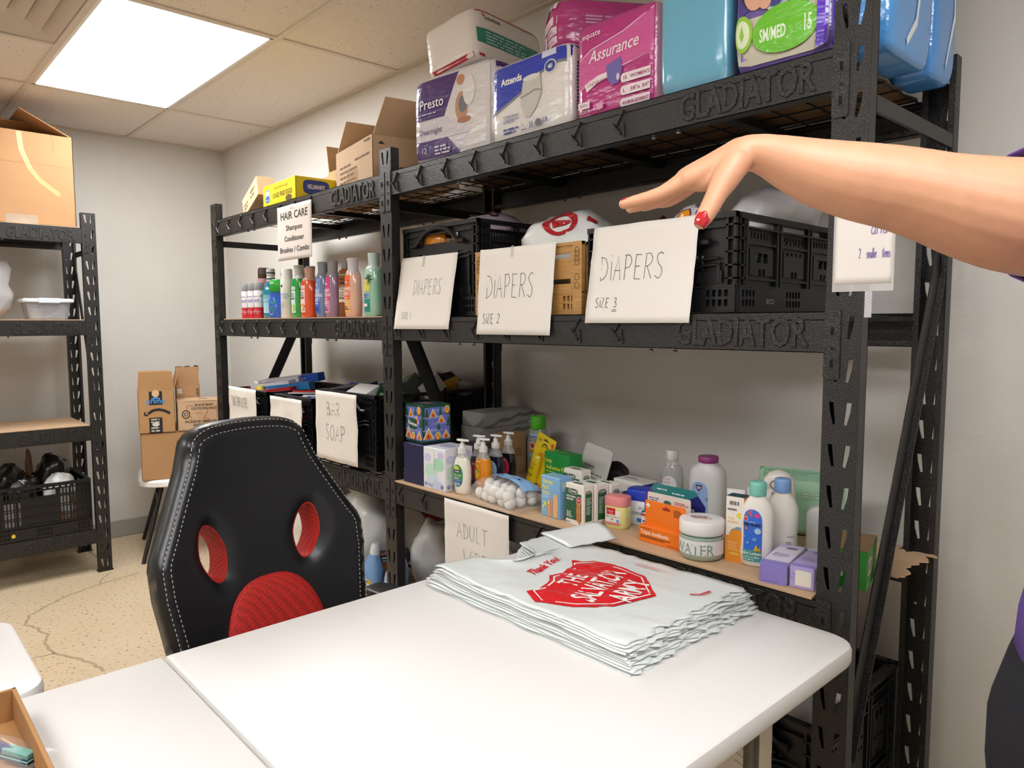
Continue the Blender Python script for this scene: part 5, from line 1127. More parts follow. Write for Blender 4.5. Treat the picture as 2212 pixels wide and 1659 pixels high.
def s_assur(p):
    L = GF('d05a9a'); p.poly([(.03, .62), (.2, .70), (.6, .78), (.97, .93), (.97, .52), (.6, .46), (.3, .42), (.03, .32)], L); p.line([(.03, .63), (.2, .71), (.6, .79), (.97, .94)], .012, K('ecc9dc')); p.line([(.03, .32), (.3, .42), (.6, .46), (.97, .52)], .01, K('ecc9dc'))
    ptext(p, 'equate', .09, .83, .06, K('f0dce8'), 1.05, bold=.01, rot=.06); p.text('Assurance', .17, .575, .125, K('f3e4ec'), sx=.86, bold=.01, shear=.3, rot=.06)
    p.poly([(.12, .37), (.3, .43), (.42, .44), (.42, .38), (.3, .36), (.15, .29)], K('ecdde2')); p.text('UNDERWEAR', .16, .335, .035, K('9c4a6e'), rot=.1); p.poly([(.40, .5), (.58, .55), (.60, .42), (.56, .30), (.48, .29), (.42, .36)], K('6d64a8')); p.ell(.55, .36, .02, .035, K('cfcade'))
    for k, (v, s) in enumerate(((.33, "18   WOMEN'S"), (.205, 'L   38"x 50"'), (.08, 'MAXIMUM ABSORBENCY'))): p.rect(.62, v-.045, .94, v+.045, K('ecdde2'), 4, 2); p.ell(.62, v, .035, .045, K('ecdde2'), 12); p.fit(s, .62, .93, v-.018, .036, K('9c2f66'), .01)
    p.rect(.04, .12, .2, .19, K('ecdde2'), 2); p.text('WITH', .07, .14, .03, K('9c2f66')); p.text('ODOR', .05, .07, .04, K('f0c9dc')); p.text('GUARD', .05, .015, .035, K('f0c9dc')); p.rect(.3, .08, .38, .14, K('e2a3c4'))
pack('diaper_pack', 'magenta underwear pack lettered in white, standing upright', 'diaper pack', (-.598, .15, ZT), .232, .20, .228, 2, MG, {'F': s_assur}, 16, wr=.002, seed=8)
def s_pink2(p):
    W1 = K('ead3de'); p.rect(.05, .50, .95, .66, W1, 6, 2); p.micro(.1, .9, .555, .03, 1, K('c07a9c')); p.rect(.08, .20, .46, .44, W1, 3, 2); p.rect(.54, .30, .95, .45, W1, 3, 2); p.rect(.54, .12, .95, .26, W1, 3, 2); p.micro(.57, .92, .39, .016, 3, K('b0658c')); p.micro(.57, .92, .22, .016, 3, K('b0658c')); p.micro(.11, .43, .38, .016, 5, K('b0658c')); p.rect(.22, .76, .56, .94, W1, 3, 2); p.micro(.24, .54, .9, .02, 4, K('b0658c')); p.ell(.76, .86, .06, .07, W1); p.rect(.86, .8, .95, .95, W1, 2, 2)
pack('diaper_pack', 'magenta pack lying on its side on top of the others', 'diaper pack', (-.80, .27, ZT+.222), .15, .33, .135, -34, MG, {'F': s_pink2, 'R': lambda p: (p.micro(.25, .6, .62, .03, 3, K('dba3c4')), p.micro(.3, .7, .4, .03, 2, K('dba3c4')))}, 6, seed=11)
def s_card(p):
    p.rect(.02, .93, .98, .975, K('b3202c'), 8, 1); p.rect(.02, .32, .98, .60, GF('2f8a78'), 8, 3); p.fit('CardinalHealth', .14, .36, .78, .075, K('3a3a3e'), .01); p.poly([(.11, .9), (.16, .84), (.13, .83)], K('b3202c')); p.micro(.14, .8, .52, .03, 4, K('9fd0c4')); p.rect(.02, .05, .1, .1, K('b3202c'))
pack('diaper_pack', 'white pack with red edge and green band tilted over the purple pack', 'diaper pack', (-1.30, .275, ZT+.282), .34, .22, .165, 0, 'e9e3dc', {'F': s_card, 'L': lambda p: (p.rect(.0, .03, .95, .13, K('b3202c'), 6, 1),)}, 9, rot=(math.radians(-8), 0, math.radians(97)), seed=14)
# tall aqua pack, sleep diapers, two blue packs at the end
AQ = mat('film_aqua', '25a6c9', .18, coat=.6, bump=.2, bscale=12, bdist=.004)
t_aq = pack('bag_of_liners', 'tall plain aqua film pack in the middle of the top shelf', 'film pack', (-.388, .13, ZT), .165, .17, .36, 3, '25a6c9', None, 10, wr=.002, seed=17, mtl=AQ)
m = MB(); m.grid(lambda a, b: V((-.086+.172*a, -.092-.002*math.sin(a*9)-.002*noise.noise(V((a*5, b*8, 2))), .36*b)), 14, 14, CLEAR); m.grid(lambda a, b: V((.083+.006*a+.006*noise.noise(V((a*3, b*9, 5))), -.092+.05*a, .36*b)), 4, 18, CLEAR); m.build('outer_film', t_aq, smooth=180)
def s_sleep(p):
    p.rect(.02, .03, .98, .30, K('c9c3ae'), 6, 3); p.poly([(.02, .3), (.3, .38), (.98, .42), (.98, .98), (.02, .98)], GF('4a3a8f')); p.rect(.02, .68, .98, .98, GF('5a2f9a'), 6, 4)
    SK, HR, SH = K('d8a58a'), K('2a2024'), K('b9bcd2'); p.ell(.66, .56, .30, .20, SH); p.ell(.45, .43, .2, .12, SH, 20); p.ell(.22, .48, .15, .135, HR); p.ell(.245, .455, .135, .12, SK); p.ell(.30, .575, .035, .035, SK); p.line([(.17, .46), (.22, .455)], .008, HR); p.ell(.27, .40, .03, .012, K('b8665a')); p.ell(.45, .38, .09, .055, K('3a3f86')); p.ell(.35, .365, .06, .04, SK)
    p.ell(.55, .20, .33, .13, GF('6abf2a')); p.text('SM/MED', .30, .155, .07, K('e6f2d8'), sx=.78, bold=.02); p.text('15', .74, .155, .085, K('e6f2d8'), sx=.8, bold=.02); p.ell(.11, .22, .12, .10, K('8fc63a')); p.ell(.11, .22, .09, .075, K('dfe9c6')); p.poly([(.11, .27), (.08, .21), (.11, .18), (.14, .21)], K('8fc63a')); p.micro(.2, .7, .9, .02, 2, K('a78fd0'))
def s_sleepr(p): p.rect(.03, .03, .97, .97, GF('5b2fc2'), 4, 6); p.text('Sleep', .55, .36, .16, K('efe9c8'), sx=.75, rot=PI/2, bold=.03); p.text('Overs', .85, .36, .16, K('efe9c8'), sx=.75, rot=PI/2, bold=.03)
def s_sleepw(p): s_sleep(p); p.rect(.86, .03, .985, .97, GF('5b2fc2'), 3, 8); p.text('Sleep', .905, .46, .055, K('efe9c8'), sx=1.1, rot=PI/2, bold=.03); p.text('Overs', .965, .42, .055, K('efe9c8'), sx=1.1, rot=PI/2, bold=.03)
pack('diaper_pack', 'purple Sleep pack with a green SM/MED 15 oval beside end upright', 'diaper pack', (-.190, .13, ZT), .200, .17, .36, 2, '6a5aa0', {'F': s_sleepw, 'R': s_sleepr}, 9, wr=.002, seed=20)
def s_blue(p):
    W1 = K('e3e6ec'); p.line([(.62, .98), (.62, .4), (.55, .2), (.35, .06)], .05, W1); p.micro(.2, .55, .85, .012, 16, K('5a8ad0'), .8); p.rect(.0, .52, .12, .66, W1, 2, 2); p.text('3', .03, .56, .07, K('2a3f9c'), bold=.02)
pack('diaper_pack', 'light blue pack sagging between the end uprights, nearer one', 'diaper pack', (-.042, .185, ZT-.002), .085, .21, .36, 0, '4f97dc', {'R': s_blue}, 9, wr=.008, seed=23)
pack('diaper_pack', 'light blue pack with a folded white corner, farther one', 'diaper pack', (-.045, .358, ZT-.002), .095, .125, .38, 0, '4a90d8', {'R': lambda p: (p.line([(.8, .98), (.8, .35), (.5, .05)], .08, K('e3e6ec')), p.micro(.2, .65, .9, .012, 18, K('3a6ac0'), .8))}, 8, wr=.008, seed=26)
# boxes on the top shelf of the far bay
def openbox(name, label, c, w, d, h, rz, flaps, F=None, R=None, rot=None, col=None, th=.004, flen=None, cat='box', group=None):
    """open carton: flaps = {'F':deg,'B':deg,'L':deg,'R':deg}, 0 = upright, 90 = folded out flat, -90 = closed"""
    ma = col or CARD; t = thing(name, label, cat, c, rz, group, rot); hx, hy = w/2, d/2
    m = MB(); m.bx((-hx, -hy, 0), (hx, hy, th), ma); m.build('bottom', t)
    for nm, a, b in (('front', (-hx, -hy, 0), (hx, -hy+th, h)), ('back', (-hx, hy-th, 0), (hx, hy, h)), ('left', (-hx, -hy, 0), (-hx+th, hy, h)), ('right', (hx-th, -hy, 0), (hx, hy, h))):
        m = MB(); m.bx(a, b, ma); m.build('side_panel', t, bevel=.0008)
    fl = flen or min(w, d)/2
    for k, deg in flaps.items():
        a = math.radians(deg); L = fl; s, c_ = math.sin(a)*L, math.cos(a)*L
        o, ux, up = {'F': ((-hx, -hy, h), (w, 0, 0), (0, -s, c_)), 'B': ((hx, hy, h), (-w, 0, 0), (0, s, c_)), 'L': ((-hx, hy, h), (0, -d, 0), (-s, 0, c_)), 'R': ((hx, -hy, h), (0, d, 0), (s, 0, c_))}[k]
        o, ux, up = V(o), V(ux), V(up); n = ux.cross(up).normalized()*th; m = MB()
        q = [o+ux*.015, o+ux*.985, o+ux*.955+up, o+ux*.045+up]; m.loft([q, [x-n for x in q]], ma); m.build('flap', t)
    for fn, fm, a_, b_, nm in ((F, plane((-hx, -hy, 0), (1, 0, 0), (0, 0, 1)), w, h, 'front_print'), (R, plane((hx, -hy, 0), (0, 1, 0), (0, 0, 1)), d, h, 'side_print')):
        if fn: p = Print(fm, .0004); fn(p, a_, b_); p.done(nm, t)
    return t
INKC = K('6b5132', .8)
openbox('cardboard_box', 'pale open cardboard box with raised flap next to steel upright', (-1.775, .235, ZT), .36, .33, .150, -10, {'F': -75, 'B': 30, 'L': -35, 'R': 40}, lambda p, w, h: (p.rect(.32*w, .05*h, .62*w, .42*h, K('a97f4a', .5)), p.micro(.12*w, .6*w, .55*h, .007, 4, INKC, 1.6), p.micro(.55*w, .95*w, .6*h, .007, 1, INKC), p.micro(.8*w, .95*w, .9*h, .008, 1, INKC)), lambda p, w, h: (p.bars(.78*w, .9*w, .3*h, .55*h, BL, 10), p.poly([(.06*w, .8*h), (.1*w, .87*h), (.14*w, .8*h)], BL), p.micro(.2*w, .5*w, .3*h, .006, 3, INKC)), col=CARDL, flen=.13)
openbox('cardboard_box', 'open brown box with a standing flap behind the pale one', (-2.085, .30, ZT), .19, .25, .125, -6, {'L': 20, 'B': 5, 'R': -60}, lambda p, w, h: p.micro(.15*w, .7*w, .25*h, .006, 2, INKC), col=CARD, flen=.12)
t = thing('wrapped_roll', 'white and red wrapped packet poking out of the open brown box', 'packet', (-2.075, .27, ZT+.10), -6); m = MB(); m.lathe([(-.05, .012), (-.045, .03), (.0, .034), (.045, .03), (.05, .012)], gl('dcd8d6'), n=14, mx=Mx.Rotation(PI/2, 4, 'Y')); m.build('wrapper', t, smooth=60); m = MB(); m.lathe([(-.046, .0305), (-.04, .033)], gl('b02a2a'), n=14, mx=Mx.Rotation(PI/2, 4, 'Y')); m.build('wrapper_band', t, smooth=60)
YB = K('e7d21f', .4)
openbox('egg_box', 'bright yellow box printed CAGE FREE EGGS at the shelf front', (-2.29, .105, ZT), .330, .17, .084, -3, {}, lambda p, w, h: (p.ell(.15*w, .48*h, .026, .026, K('2f62b4'), 18, 3), p.ell(.15*w, .5*h, .022, .02, WHITEC, 18, 3), p.ell(.15*w, .4*h, .02, .01, K('2f62b4'), 14), p.fit('MADE WITH 100%', .36*w, .78*w, .68*h, .011, K('7a6f1a')), p.fit('CAGE FREE EGGS', .32*w, .90*w, .30*h, .0195, K('4a4a20'), .01), p.ell(.8*w, .12*h, .03, .012, K('5a5020'))), lambda p, w, h: (p.ell(.5*w, .55*h, .055, .028, K('23408f'), 18, 4), p.fit("HELLMANN'S", .29*w, .71*w, .48*h, .017, WHITEC, .02)), col=YB)
openbox('cardboard_tray', 'shallow open cardboard tray behind the yellow egg box', (-2.40, .355, ZT+.0585), .36, .15, .09, -4, {}, None, None, col=CARD); 
carton('cardboard_box', 'flat brown carton under the cardboard tray', 'box', (-2.40, .355), ZT, .33, .14, .058, -4, CARD, ctr=True)
carton('cardboard_box', 'small tan carton tilted up at the far end of top shelf', 'box', (-2.66, .10), ZT+.034, .25, .075, .085, 0, CARDL, lambda p, w, h: (p.micro(.1*w, .4*w, .45*h, .008, 2, INKC), p.micro(.55*w, .85*w, .6*h, .011, 2, INKC)), ctr=True, rot=(0, math.radians(-17), math.radians(-8)))
# ================================================================ hair care bottles on the middle shelf of the far bay
ZH = Z2+.0045
cardsheet('tan cardboard sheet under the hair care bottles', (-2.895, .015), (-1.525, .44), Z2+.0005, .006, 31)
def spray(k, x):
    lab = ['grey capped white and red spray can, leftmost of three', 'grey capped white and red spray can, middle of three', 'grey capped white and red spray can, rightmost of three'][k]
    bottle('spray_can', lab, 'spray can', (x, .05, ZH), [(0, .0205), (.002, .0215), (.118, .0215), (.122, .0205)], K('e8e6ea', .3), [(.121, .0205), (.123, .0215), (.15, .0212), (.156, .019), (.158, .013)], mat('spray_cap', '9a9a9c', .35), 2, 32,
           lambda p: (p.rect(-.03, .001, .03, .048, gl('bf2430'), 16, 1), p.poly([(-.02, .047), (.0, .047), (-.02, .058)], K('5a5658')), p.micro(-.02, .024, .094, .0035, 1, K('8a86b4')), p.micro(-.022, .024, .078, .004, 2, K('6f6ab0'), .8), p.micro(-.018, .018, .034, .0035, 3, K('e6b0b4')), p.ell(.022, .098, .006, .006, K('b9b08a'), 10)), group='three spray cans at the left of the hair care shelf')
for k, x in enumerate((-2.714, -2.645, -2.578)): spray(k, x)
t = bottle('water_flask', 'dusty pink flask with loop handle behind the spray cans', 'flask', (-2.775, .16, ZH), [(0, .034), (.004, .037), (.15, .037), (.175, .031), (.185, .027)], mat('flask_pink', 'c98f98', .35), [(.185, .026), (.206, .026)], mat('amber_band', '4a3020', .2, coat=.5), 2, capname='band', caps=[('lid', [(.206, .0265), (.225, .026), (.235, .022)], mat('flask_lid', '5a4848', .4), 2)])
m = MB(); m.tube([V((-.03+.0*k, 0, 0))+V((-.035-.028*math.sin(a), 0, .135+.032*math.cos(a))) for k, a in enumerate([PI*j/10 for j in range(11)])], .0075, mat('flask_handle', 'd0808c', .4), 8); m.build('handle', t, smooth=60)
def mouth(label, c, col, labfn, capc=K('c9cbc8', .3)):
    return bottle('mouthwash_bottle', label, 'bottle', c, [(0, .030, .021), (.006, .0345, .025), (.10, .035, .026), (.13, .030, .024), (.15, .020, .018), (.158, .0155, .0155)], mat('rinse_'+col, col, .1, coat=.7), [(.157, .018), (.175, .0185), (.177, .0165), (.183, .0165), (.185, .0185), (.212, .0175), (.213, .014)], capc, 2.6, 34, labfn, caps=[('safety_band', [(.166, .0189), (.171, .0189)], K('3d4a52'), 2), ('printed_band', [(.190, .0188), (.197, .0186)], K('3d4a52'), 2)])
mouth('teal mouthwash bottle with silver cap and pale label', (-2.512, .075, ZH), '0f7f98', lambda p: (p.rect(-.028, .022, .022, .088, K('a9d0df'), 10, 1), p.rect(-.028, .066, .022, .1, K('6fb4c6'), 10, 1), p.ell(.012, .092, .007, .007, K('e0a63a')), p.text('CREST', -.012, .074, .008, WHITEC, al='c')))
mouth('second mouthwash bottle, mostly hidden, silver cap showing', (-2.563, .165, ZH), '1f5f6f', None)
bottle('rinse_bottle', 'blue kids rinse bottle with big green cap', 'bottle', (-2.40, .055, ZH), [(0, .036, .022), (.006, .0405, .026), (.06, .041, .027), (.09, .036, .025), (.112, .031, .024)], mat('rinse_blue', '1d5fd0', .1, coat=.7), [(.108, .031), (.112, .0335), (.14, .0325), (.156, .030), (.16, .026)], mat('green_cap', '25a02f', .3), 2.6, 34, lambda p: (p.poly([(-.034, .02), (-.018, .012), (.006, .05), (-.006, .085), (-.028, .088)], K('c3d4f2')), p.text('ACT', -.022, .06, .012, K('30b04a'), sx=.8, bold=.03), p.micro(-.026, -.002, .045, .004, 3, K('4a9a6a'))))
p = Print(ovalmap([(0, .0335), (.2, .0335)], 2), .0008); p.text('hope', -.028, .142, .011, K('c9f0c4'), bold=.03); t = bpy.data.objects['rinse_bottle']; p.done('cap_lettering', t)
bottle('lotion_bottle', 'plain white bottle with tiny dark motif in the hair care row', 'bottle', (-2.325, .06, ZH), [(0, .0255), (.003, .0275), (.15, .0275), (.158, .026)], K('e9e6e2', .3), [(.158, .0225), (.196, .0218), (.2, .019)], K('dcdad6', .3), 2, 34, lambda p: (p.ell(-.012, .13, .006, .006, K('4a4038'), 10), p.micro(-.02, .02, .095, .004, 3, K('7f9ab8')), p.micro(-.018, .015, .06, .003, 4, K('c9c2b4'))))
def shampoo(label, c, col, cap, labfn, h=.213, rx=.031, ry=.02, clear=None, rz=34, capc=None):
    h *= .975; rx *= 1.13; ry *= 1.22; rz = 8; k = h/.213; pr = [(0, rx*.86, ry*.84), (.005*k, rx*.98, ry*.97), (.05*k, rx*1.06, ry*1.05), (.11*k, rx, ry), (.15*k, rx*.93, ry*.93), (.165*k, rx*.72, ry*.85), (.172*k, .0185, .0165)]
    m_ = mat('shampoo_'+col, col, .16, coat=.6)
    return bottle('shampoo_bottle', label, 'bottle', c, pr, m_, [(.168*k, .0195), (.18*k, .0182), (.2*k, .0195), (.211*k, .021), (.213*k, .019)], mat('cap_'+cap, cap, .3, alpha=.9, coat=.3), 2.5, rz, labfn, fill=.158*k, m_clear=mat('cap_'+cap, cap, .3, alpha=.9, coat=.3))
def lab_v(b, c2, c3):
    return lambda p: (p.rect(-.024, .02, .008, .108, K(b), 9, 2), p.rect(-.024, .108, .008, .128, K(c3), 9, 1), p.text('VO5', -.009, .112, .0125, WHITEC, al='c', bold=.06), p.ell(-.006, .04, .011, .015, K(c2), 14), p.ell(-.009, .038, .005, .009, K('ead9d0'), 10), p.micro(-.021, .004, .096, .003, 4, K('77868a')), p.rect(-.021, .073, .004, .078, K(c3)))
def lab_s(b, b2, w1, w2, ink='e9ecf4', N='1f2a86'):
    return lambda p: (p.rect(-.024, .016, .010, .062, K(b2), 9, 2), p.rect(-.024, .062, .010, .148, K(b), 9, 3), p.poly([(-.023, .118), (-.02, .130), (-.004, .134), (.003, .130), (.003, .118), (-.01, .120), (-.018, .112)], K(N)), p.text('Suave', -.010, .1205, .008, WHITEC, al='c', sx=.8, bold=.03), p.text(w1, -.007, .093, .0125, K(ink), al='c', sx=.62, bold=.03), p.text(w2, -.007, .077, .0125, K(ink), al='c', sx=.62, bold=.03), p.micro(-.02, .004, .066, .004, 3, K(ink)), p.micro(-.018, .004, .034, .004, 2, K(N)))
shampoo('clear green shampoo bottle with kiwi label', (-2.24, .07, ZH), '1f9a3f', 'cfd4d0', lab_v('cfe8e0', '9ccf3a', '2f9a70'), .216)
shampoo('orange shampoo bottle with peach label', (-2.125, .058, ZH), 'e2501f', 'd9a890', lab_v('f2d3cf', 'f0a030', 'c9402f'), .198, .034, .024)
shampoo('frosted shampoo cap showing behind the orange bottle', (-2.325, .165, ZH), '4a9a6a', 'bdb8b6', None, .222)
bottle('lotion_bottle', 'dark red capped bottle behind the orange and blue ones', 'bottle', (-2.22, .19, ZH), [(0, .026), (.16, .026), (.175, .015)], K('a02a35', .3), [(.175, .013), (.205, .0125), (.215, .008)], mat('red_cap', '8f1026', .2, coat=.6))
shampoo('slate blue shampoo bottle with blue DAILY label', (-2.02, .06, ZH), '6f86ad', '8d9099', lab_s('7fa0dc', '3f6fc9', 'DAILY', 'CLARIFYING'), .214, .028, .02)
shampoo('mauve shampoo bottle with hot pink label', (-1.95, .062, ZH), '9a7f98', '9b969a', lab_s('dd4a86', 'e08fae', 'CHERRY', 'BLOSSOM', 'f2dfe6'), .214, .028, .02)
bottle('wash_bottle', 'amber brown bottle with narrow cream label', 'bottle', (-1.892, .085, ZH), [(0, .026, .018), (.004, .029, .021), (.15, .029, .021), (.17, .025, .018), (.178, .014, .013)], mat('amber', '8a4510', .08, coat=.7, alpha=.93), [(.177, .0165), (.20, .0165), (.204, .014)], mat('grey_cap', '7d7a76', .4), 3, 34, lambda p: (p.rect(-.024, .055, .006, .158, K('e4ddcb'), 8, 1), p.rect(-.024, .152, .006, .158, K('5a9a7a'), 8, 1), p.text('rich', -.010, .135, .009, BL, al='c', bold=.02), p.text('fresh', -.010, .122, .009, BL, al='c', bold=.02), p.micro(-.02, .002, .112, .003, 3, K('77736a')), p.micro(-.02, .002, .09, .003, 5, K('8a867c')), p.rect(-.02, .066, .002, .072, K('9a5a3a'))))
shampoo('peach shampoo bottle with orange berry label', (-1.80, .06, ZH), 'eab8a4', 'd8cfcf', lab_s('f0642a', 'f2b85a', 'WHIPPED', 'BERRY', 'f6e2cc'), .214, .029, .02)
shampoo('pink shampoo bottle with coconut label, partly hidden', (-1.752, .118, ZH), 'e6b4cc', 'cdbccb', lab_v('e9d6e6', 'd8483c', 'c92f4c'), .211, .026, .02)
shampoo('mint green shampoo bottle with palm label', (-1.66, .06, ZH), '9ccfb4', 'cfe2da', lambda p: (p.rect(-.024, .016, .010, .060, K('2a8f86'), 9, 2), p.rect(-.024, .060, .010, .085, K('8fb8c4'), 9, 2), p.rect(-.024, .085, .010, .128, K('dcd04a'), 9, 2), p.poly([(-.023, .112), (-.02, .130), (-.008, .132), (-.004, .128), (-.004, .114), (-.016, .108)], K('1f2a86')), p.text('Suave', -.014, .118, .007, WHITEC, al='c', sx=.8), *[p.line([(.004, .126), (.004+.016*math.cos(a), .126+.018*math.sin(a))], .004, K('1f4a2a')) for a in (2.6, 2.0, 1.4, .8, 0, -.8, -1.6)], p.text('ALOE', -.007, .088, .012, K('f0eaa0'), al='c', sx=.7), p.micro(-.02, .004, .072, .004, 2, K('2a4a8a')), p.rect(-.02, .034, 0, .044, WHITEC, 4)), .222, .033, .023)
bottle('lotion_bottle', 'violet bottle tucked beside the steel upright', 'bottle', (-1.605, .115, ZH), [(0, .026), (.004, .028), (.15, .028), (.165, .02)], mat('violet', '5a3f9a', .3), [(.165, .016), (.172, .016)], K('a9a4b4', .4), 2, 34, lambda p: (p.text('N', .0, .10, .012, WHITEC, al='c', rot=0), p.micro(-.02, .01, .06, .004, 3, K('d0b46a'))))
# ================================================================ soft bags and loose goods
def blob(name, label, cat, c, size, mt, seed=1, rz=0, amp=.16, peaks=(), prints=None, group=None, sub=4, clip=None, fold=.5):
    """crumpled bag: displaced sphere, flat underneath; peaks [(dir, height, width)] pull out knots and handles"""
    t = thing(name, label, cat, c, rz, group); bm = bmesh.new(); bmesh.ops.create_icosphere(bm, subdivisions=sub, radius=1)
    def disp(q):
        q = q.normalized(); n = noise.noise(q*1.6+V((seed, 0, 0)))*amp+fold*amp*(abs(noise.noise(q*3.7+V((0, seed, 0))))-.25)+fold*amp*.5*(abs(noise.noise(q*9+V((0, 0, seed))))-.2)
        k = 1+n
        for d, h, w in peaks:
            a = q.dot(V(d).normalized()); k += h*math.exp(-((1-a)/w)**1.0) if a > 0 else 0
        p = V((q.x*k*size[0]/2, q.y*k*size[1]/2, q.z*k*size[2]/2+size[2]/2))
        if clip and p.z < clip[2]: p.x = max(-clip[0], min(clip[0], p.x)); p.y = max(-clip[1], min(clip[1], p.y))
        if p.z < .004: p.z = .002+.0005*noise.noise(q*5)
        return p
    for v in bm.verts: v.co = disp(v.co.copy())
    me = bpy.data.meshes.new('bag_film'); bm.to_mesh(me); bm.free(); me.materials.append(mt); me.shade_smooth(); obj('bag_film', me, t)
    if prints:
        az, el = prints[0]; a, e = math.radians(az), math.radians(el); d = V((math.cos(e)*math.cos(a), math.cos(e)*math.sin(a), math.sin(e))); ux = V((-math.sin(a), math.cos(a), 0)); uy = d.cross(ux)
        p = Print(lambda u, v, l: (lambda q: q+d*l)(disp(d+ux*u+uy*v)), .0025, .0006); p.sub = .08; prints[1](p); p.done('bag_print', t)
    return t
def loose(name, label, cat, c, dims, col, rot, fn=None, group=None, mt=None):
    """small carton dropped at any angle, centred on c"""
    t = thing(name, label, cat, c, rot=tuple(math.radians(a) for a in rot), group=group); w, d, h = dims
    m = MB(); m.bx((-w/2, -d/2, -h/2), (w/2, d/2, h/2), mt or K(col, .35)); m.build('box_body', t, bevel=.001)
    if fn:
        p = Print(plane((-w/2, -d/2, h/2), (1, 0, 0), (0, 1, 0)), .0004); fn(p, w, d); p.done('top_print', t)
        p = Print(plane((-w/2, -d/2, -h/2), (1, 0, 0), (0, 0, 1)), .0004); fn(p, w, h); p.done('front_print', t)
    return t
# ---- middle shelf crates
def ring_(p, c='b5282f'):
    p.ring(0, 0, .34, .34, .12, K(c)); p.poly([(-.2, .1), (.16, .12), (.2, .02), (-.14, -.12)], K(c)); p.micro(-.6, -.35, .28, .06, 2, K(c)); p.rect(.52, -.0, .8, .2, K(c))
DPF = mat('pack_lilac', 'cfc2cf', .25, coat=.4, bump=.3, bscale=40)
t = blob('diaper_pack', 'lilac diaper pack with an orange corner in the bare gripped crate', 'diaper pack', (-1.22, .22, ZS2+.012), (.29, .30, .305), DPF, 3, 0, .10, clip=(.118, .16, .27), prints=((-70, 62), lambda p: (p.poly([(-1.0, -.7), (-.55, -.9), (-.55, .35), (-.95, .3)], GF('dd8a1f')), p.ell(-.25, .12, .1, .1, K('55606a')), p.ell(-.25, .12, .075, .075, K('d8d4d2')), p.ell(.22, .16, .1, .1, K('5a2f5e')), p.ell(.2, .18, .05, .06, K('d9b9a8')), p.ell(.05, .3, .13, .1, K('9a7a86')))))
blob('orange_packet', 'orange packet glimpsed through the crate grip opening', 'packet', (-1.33, .068, ZS2+.19), (.13, .03, .08), gl('dd8a1f'), 4, 0, .1)
blob('plastic_bag', 'white carrier bag with red mark heaped in the woodgrain crate', 'bag', (-.86, .19, ZS2+.012), (.33, .25, .27), BAGW, 5, 0, .2, clip=(.18, .14, .172), prints=((-72, 48), ring_))
blob('paper_bag_handles', 'twisted brown paper bag handle rising behind the crates', 'bag', (-.725, .415, ZS2+.002), (.10, .09, .235), mat('brown_paper', '6b4a30', .7, bump=.4, bscale=50), 6, 0, .2, peaks=[((.2, -.1, 1), .42, .06)])
blob('diaper_pack', 'purple pack lying at the back of the SIZE 3 crate', 'diaper pack', (-.59, .20, ZS2+.012), (.12, .22, .205), gl('3b2a72'), 7, 0, .06, clip=(.048, .13, .2), prints=((-80, 50), lambda p: p.rect(.1, -.2, .5, .3, K('cfc6dc'), 5, 5)))
blob('diaper_pack', 'white diaper pack with an orange 1 badge in SIZE 3 crate', 'diaper pack', (-.455, .20, ZS2+.012), (.15, .22, .245), gl('d9d2d8'), 8, 0, .06, clip=(.066, .12, .21), prints=((-75, 40), lambda p: (p.poly([(-.35, -.2), (-.3, .22), (0, .32), (.12, .1), (.05, -.25), (-.2, -.35)], K('6a3a5e')), p.poly([(-.3, -.17), (-.26, .18), (-.02, .26), (.08, .08), (.02, -.2), (-.2, -.3)], K('e8941f')), p.text('1', -.14, -.14, .24, WHITEC, al='c', bold=.05), p.ell(.3, .05, .1, .16, K('d8b090')), p.ell(.32, .16, .1, .1, K('6a3a5e')), p.ell(.2, .45, .1, .08, K('4a5a60')))))
blob('plastic_bag', 'frosted white bag bulging from the SIZE 3 crate', 'bag', (-.335, .33, ZS2+.012), (.17, .36, .285), BAGC, 9, 0, .18, clip=(.046, .19, .21), peaks=[((.6, .3, .8), .3, .05)])
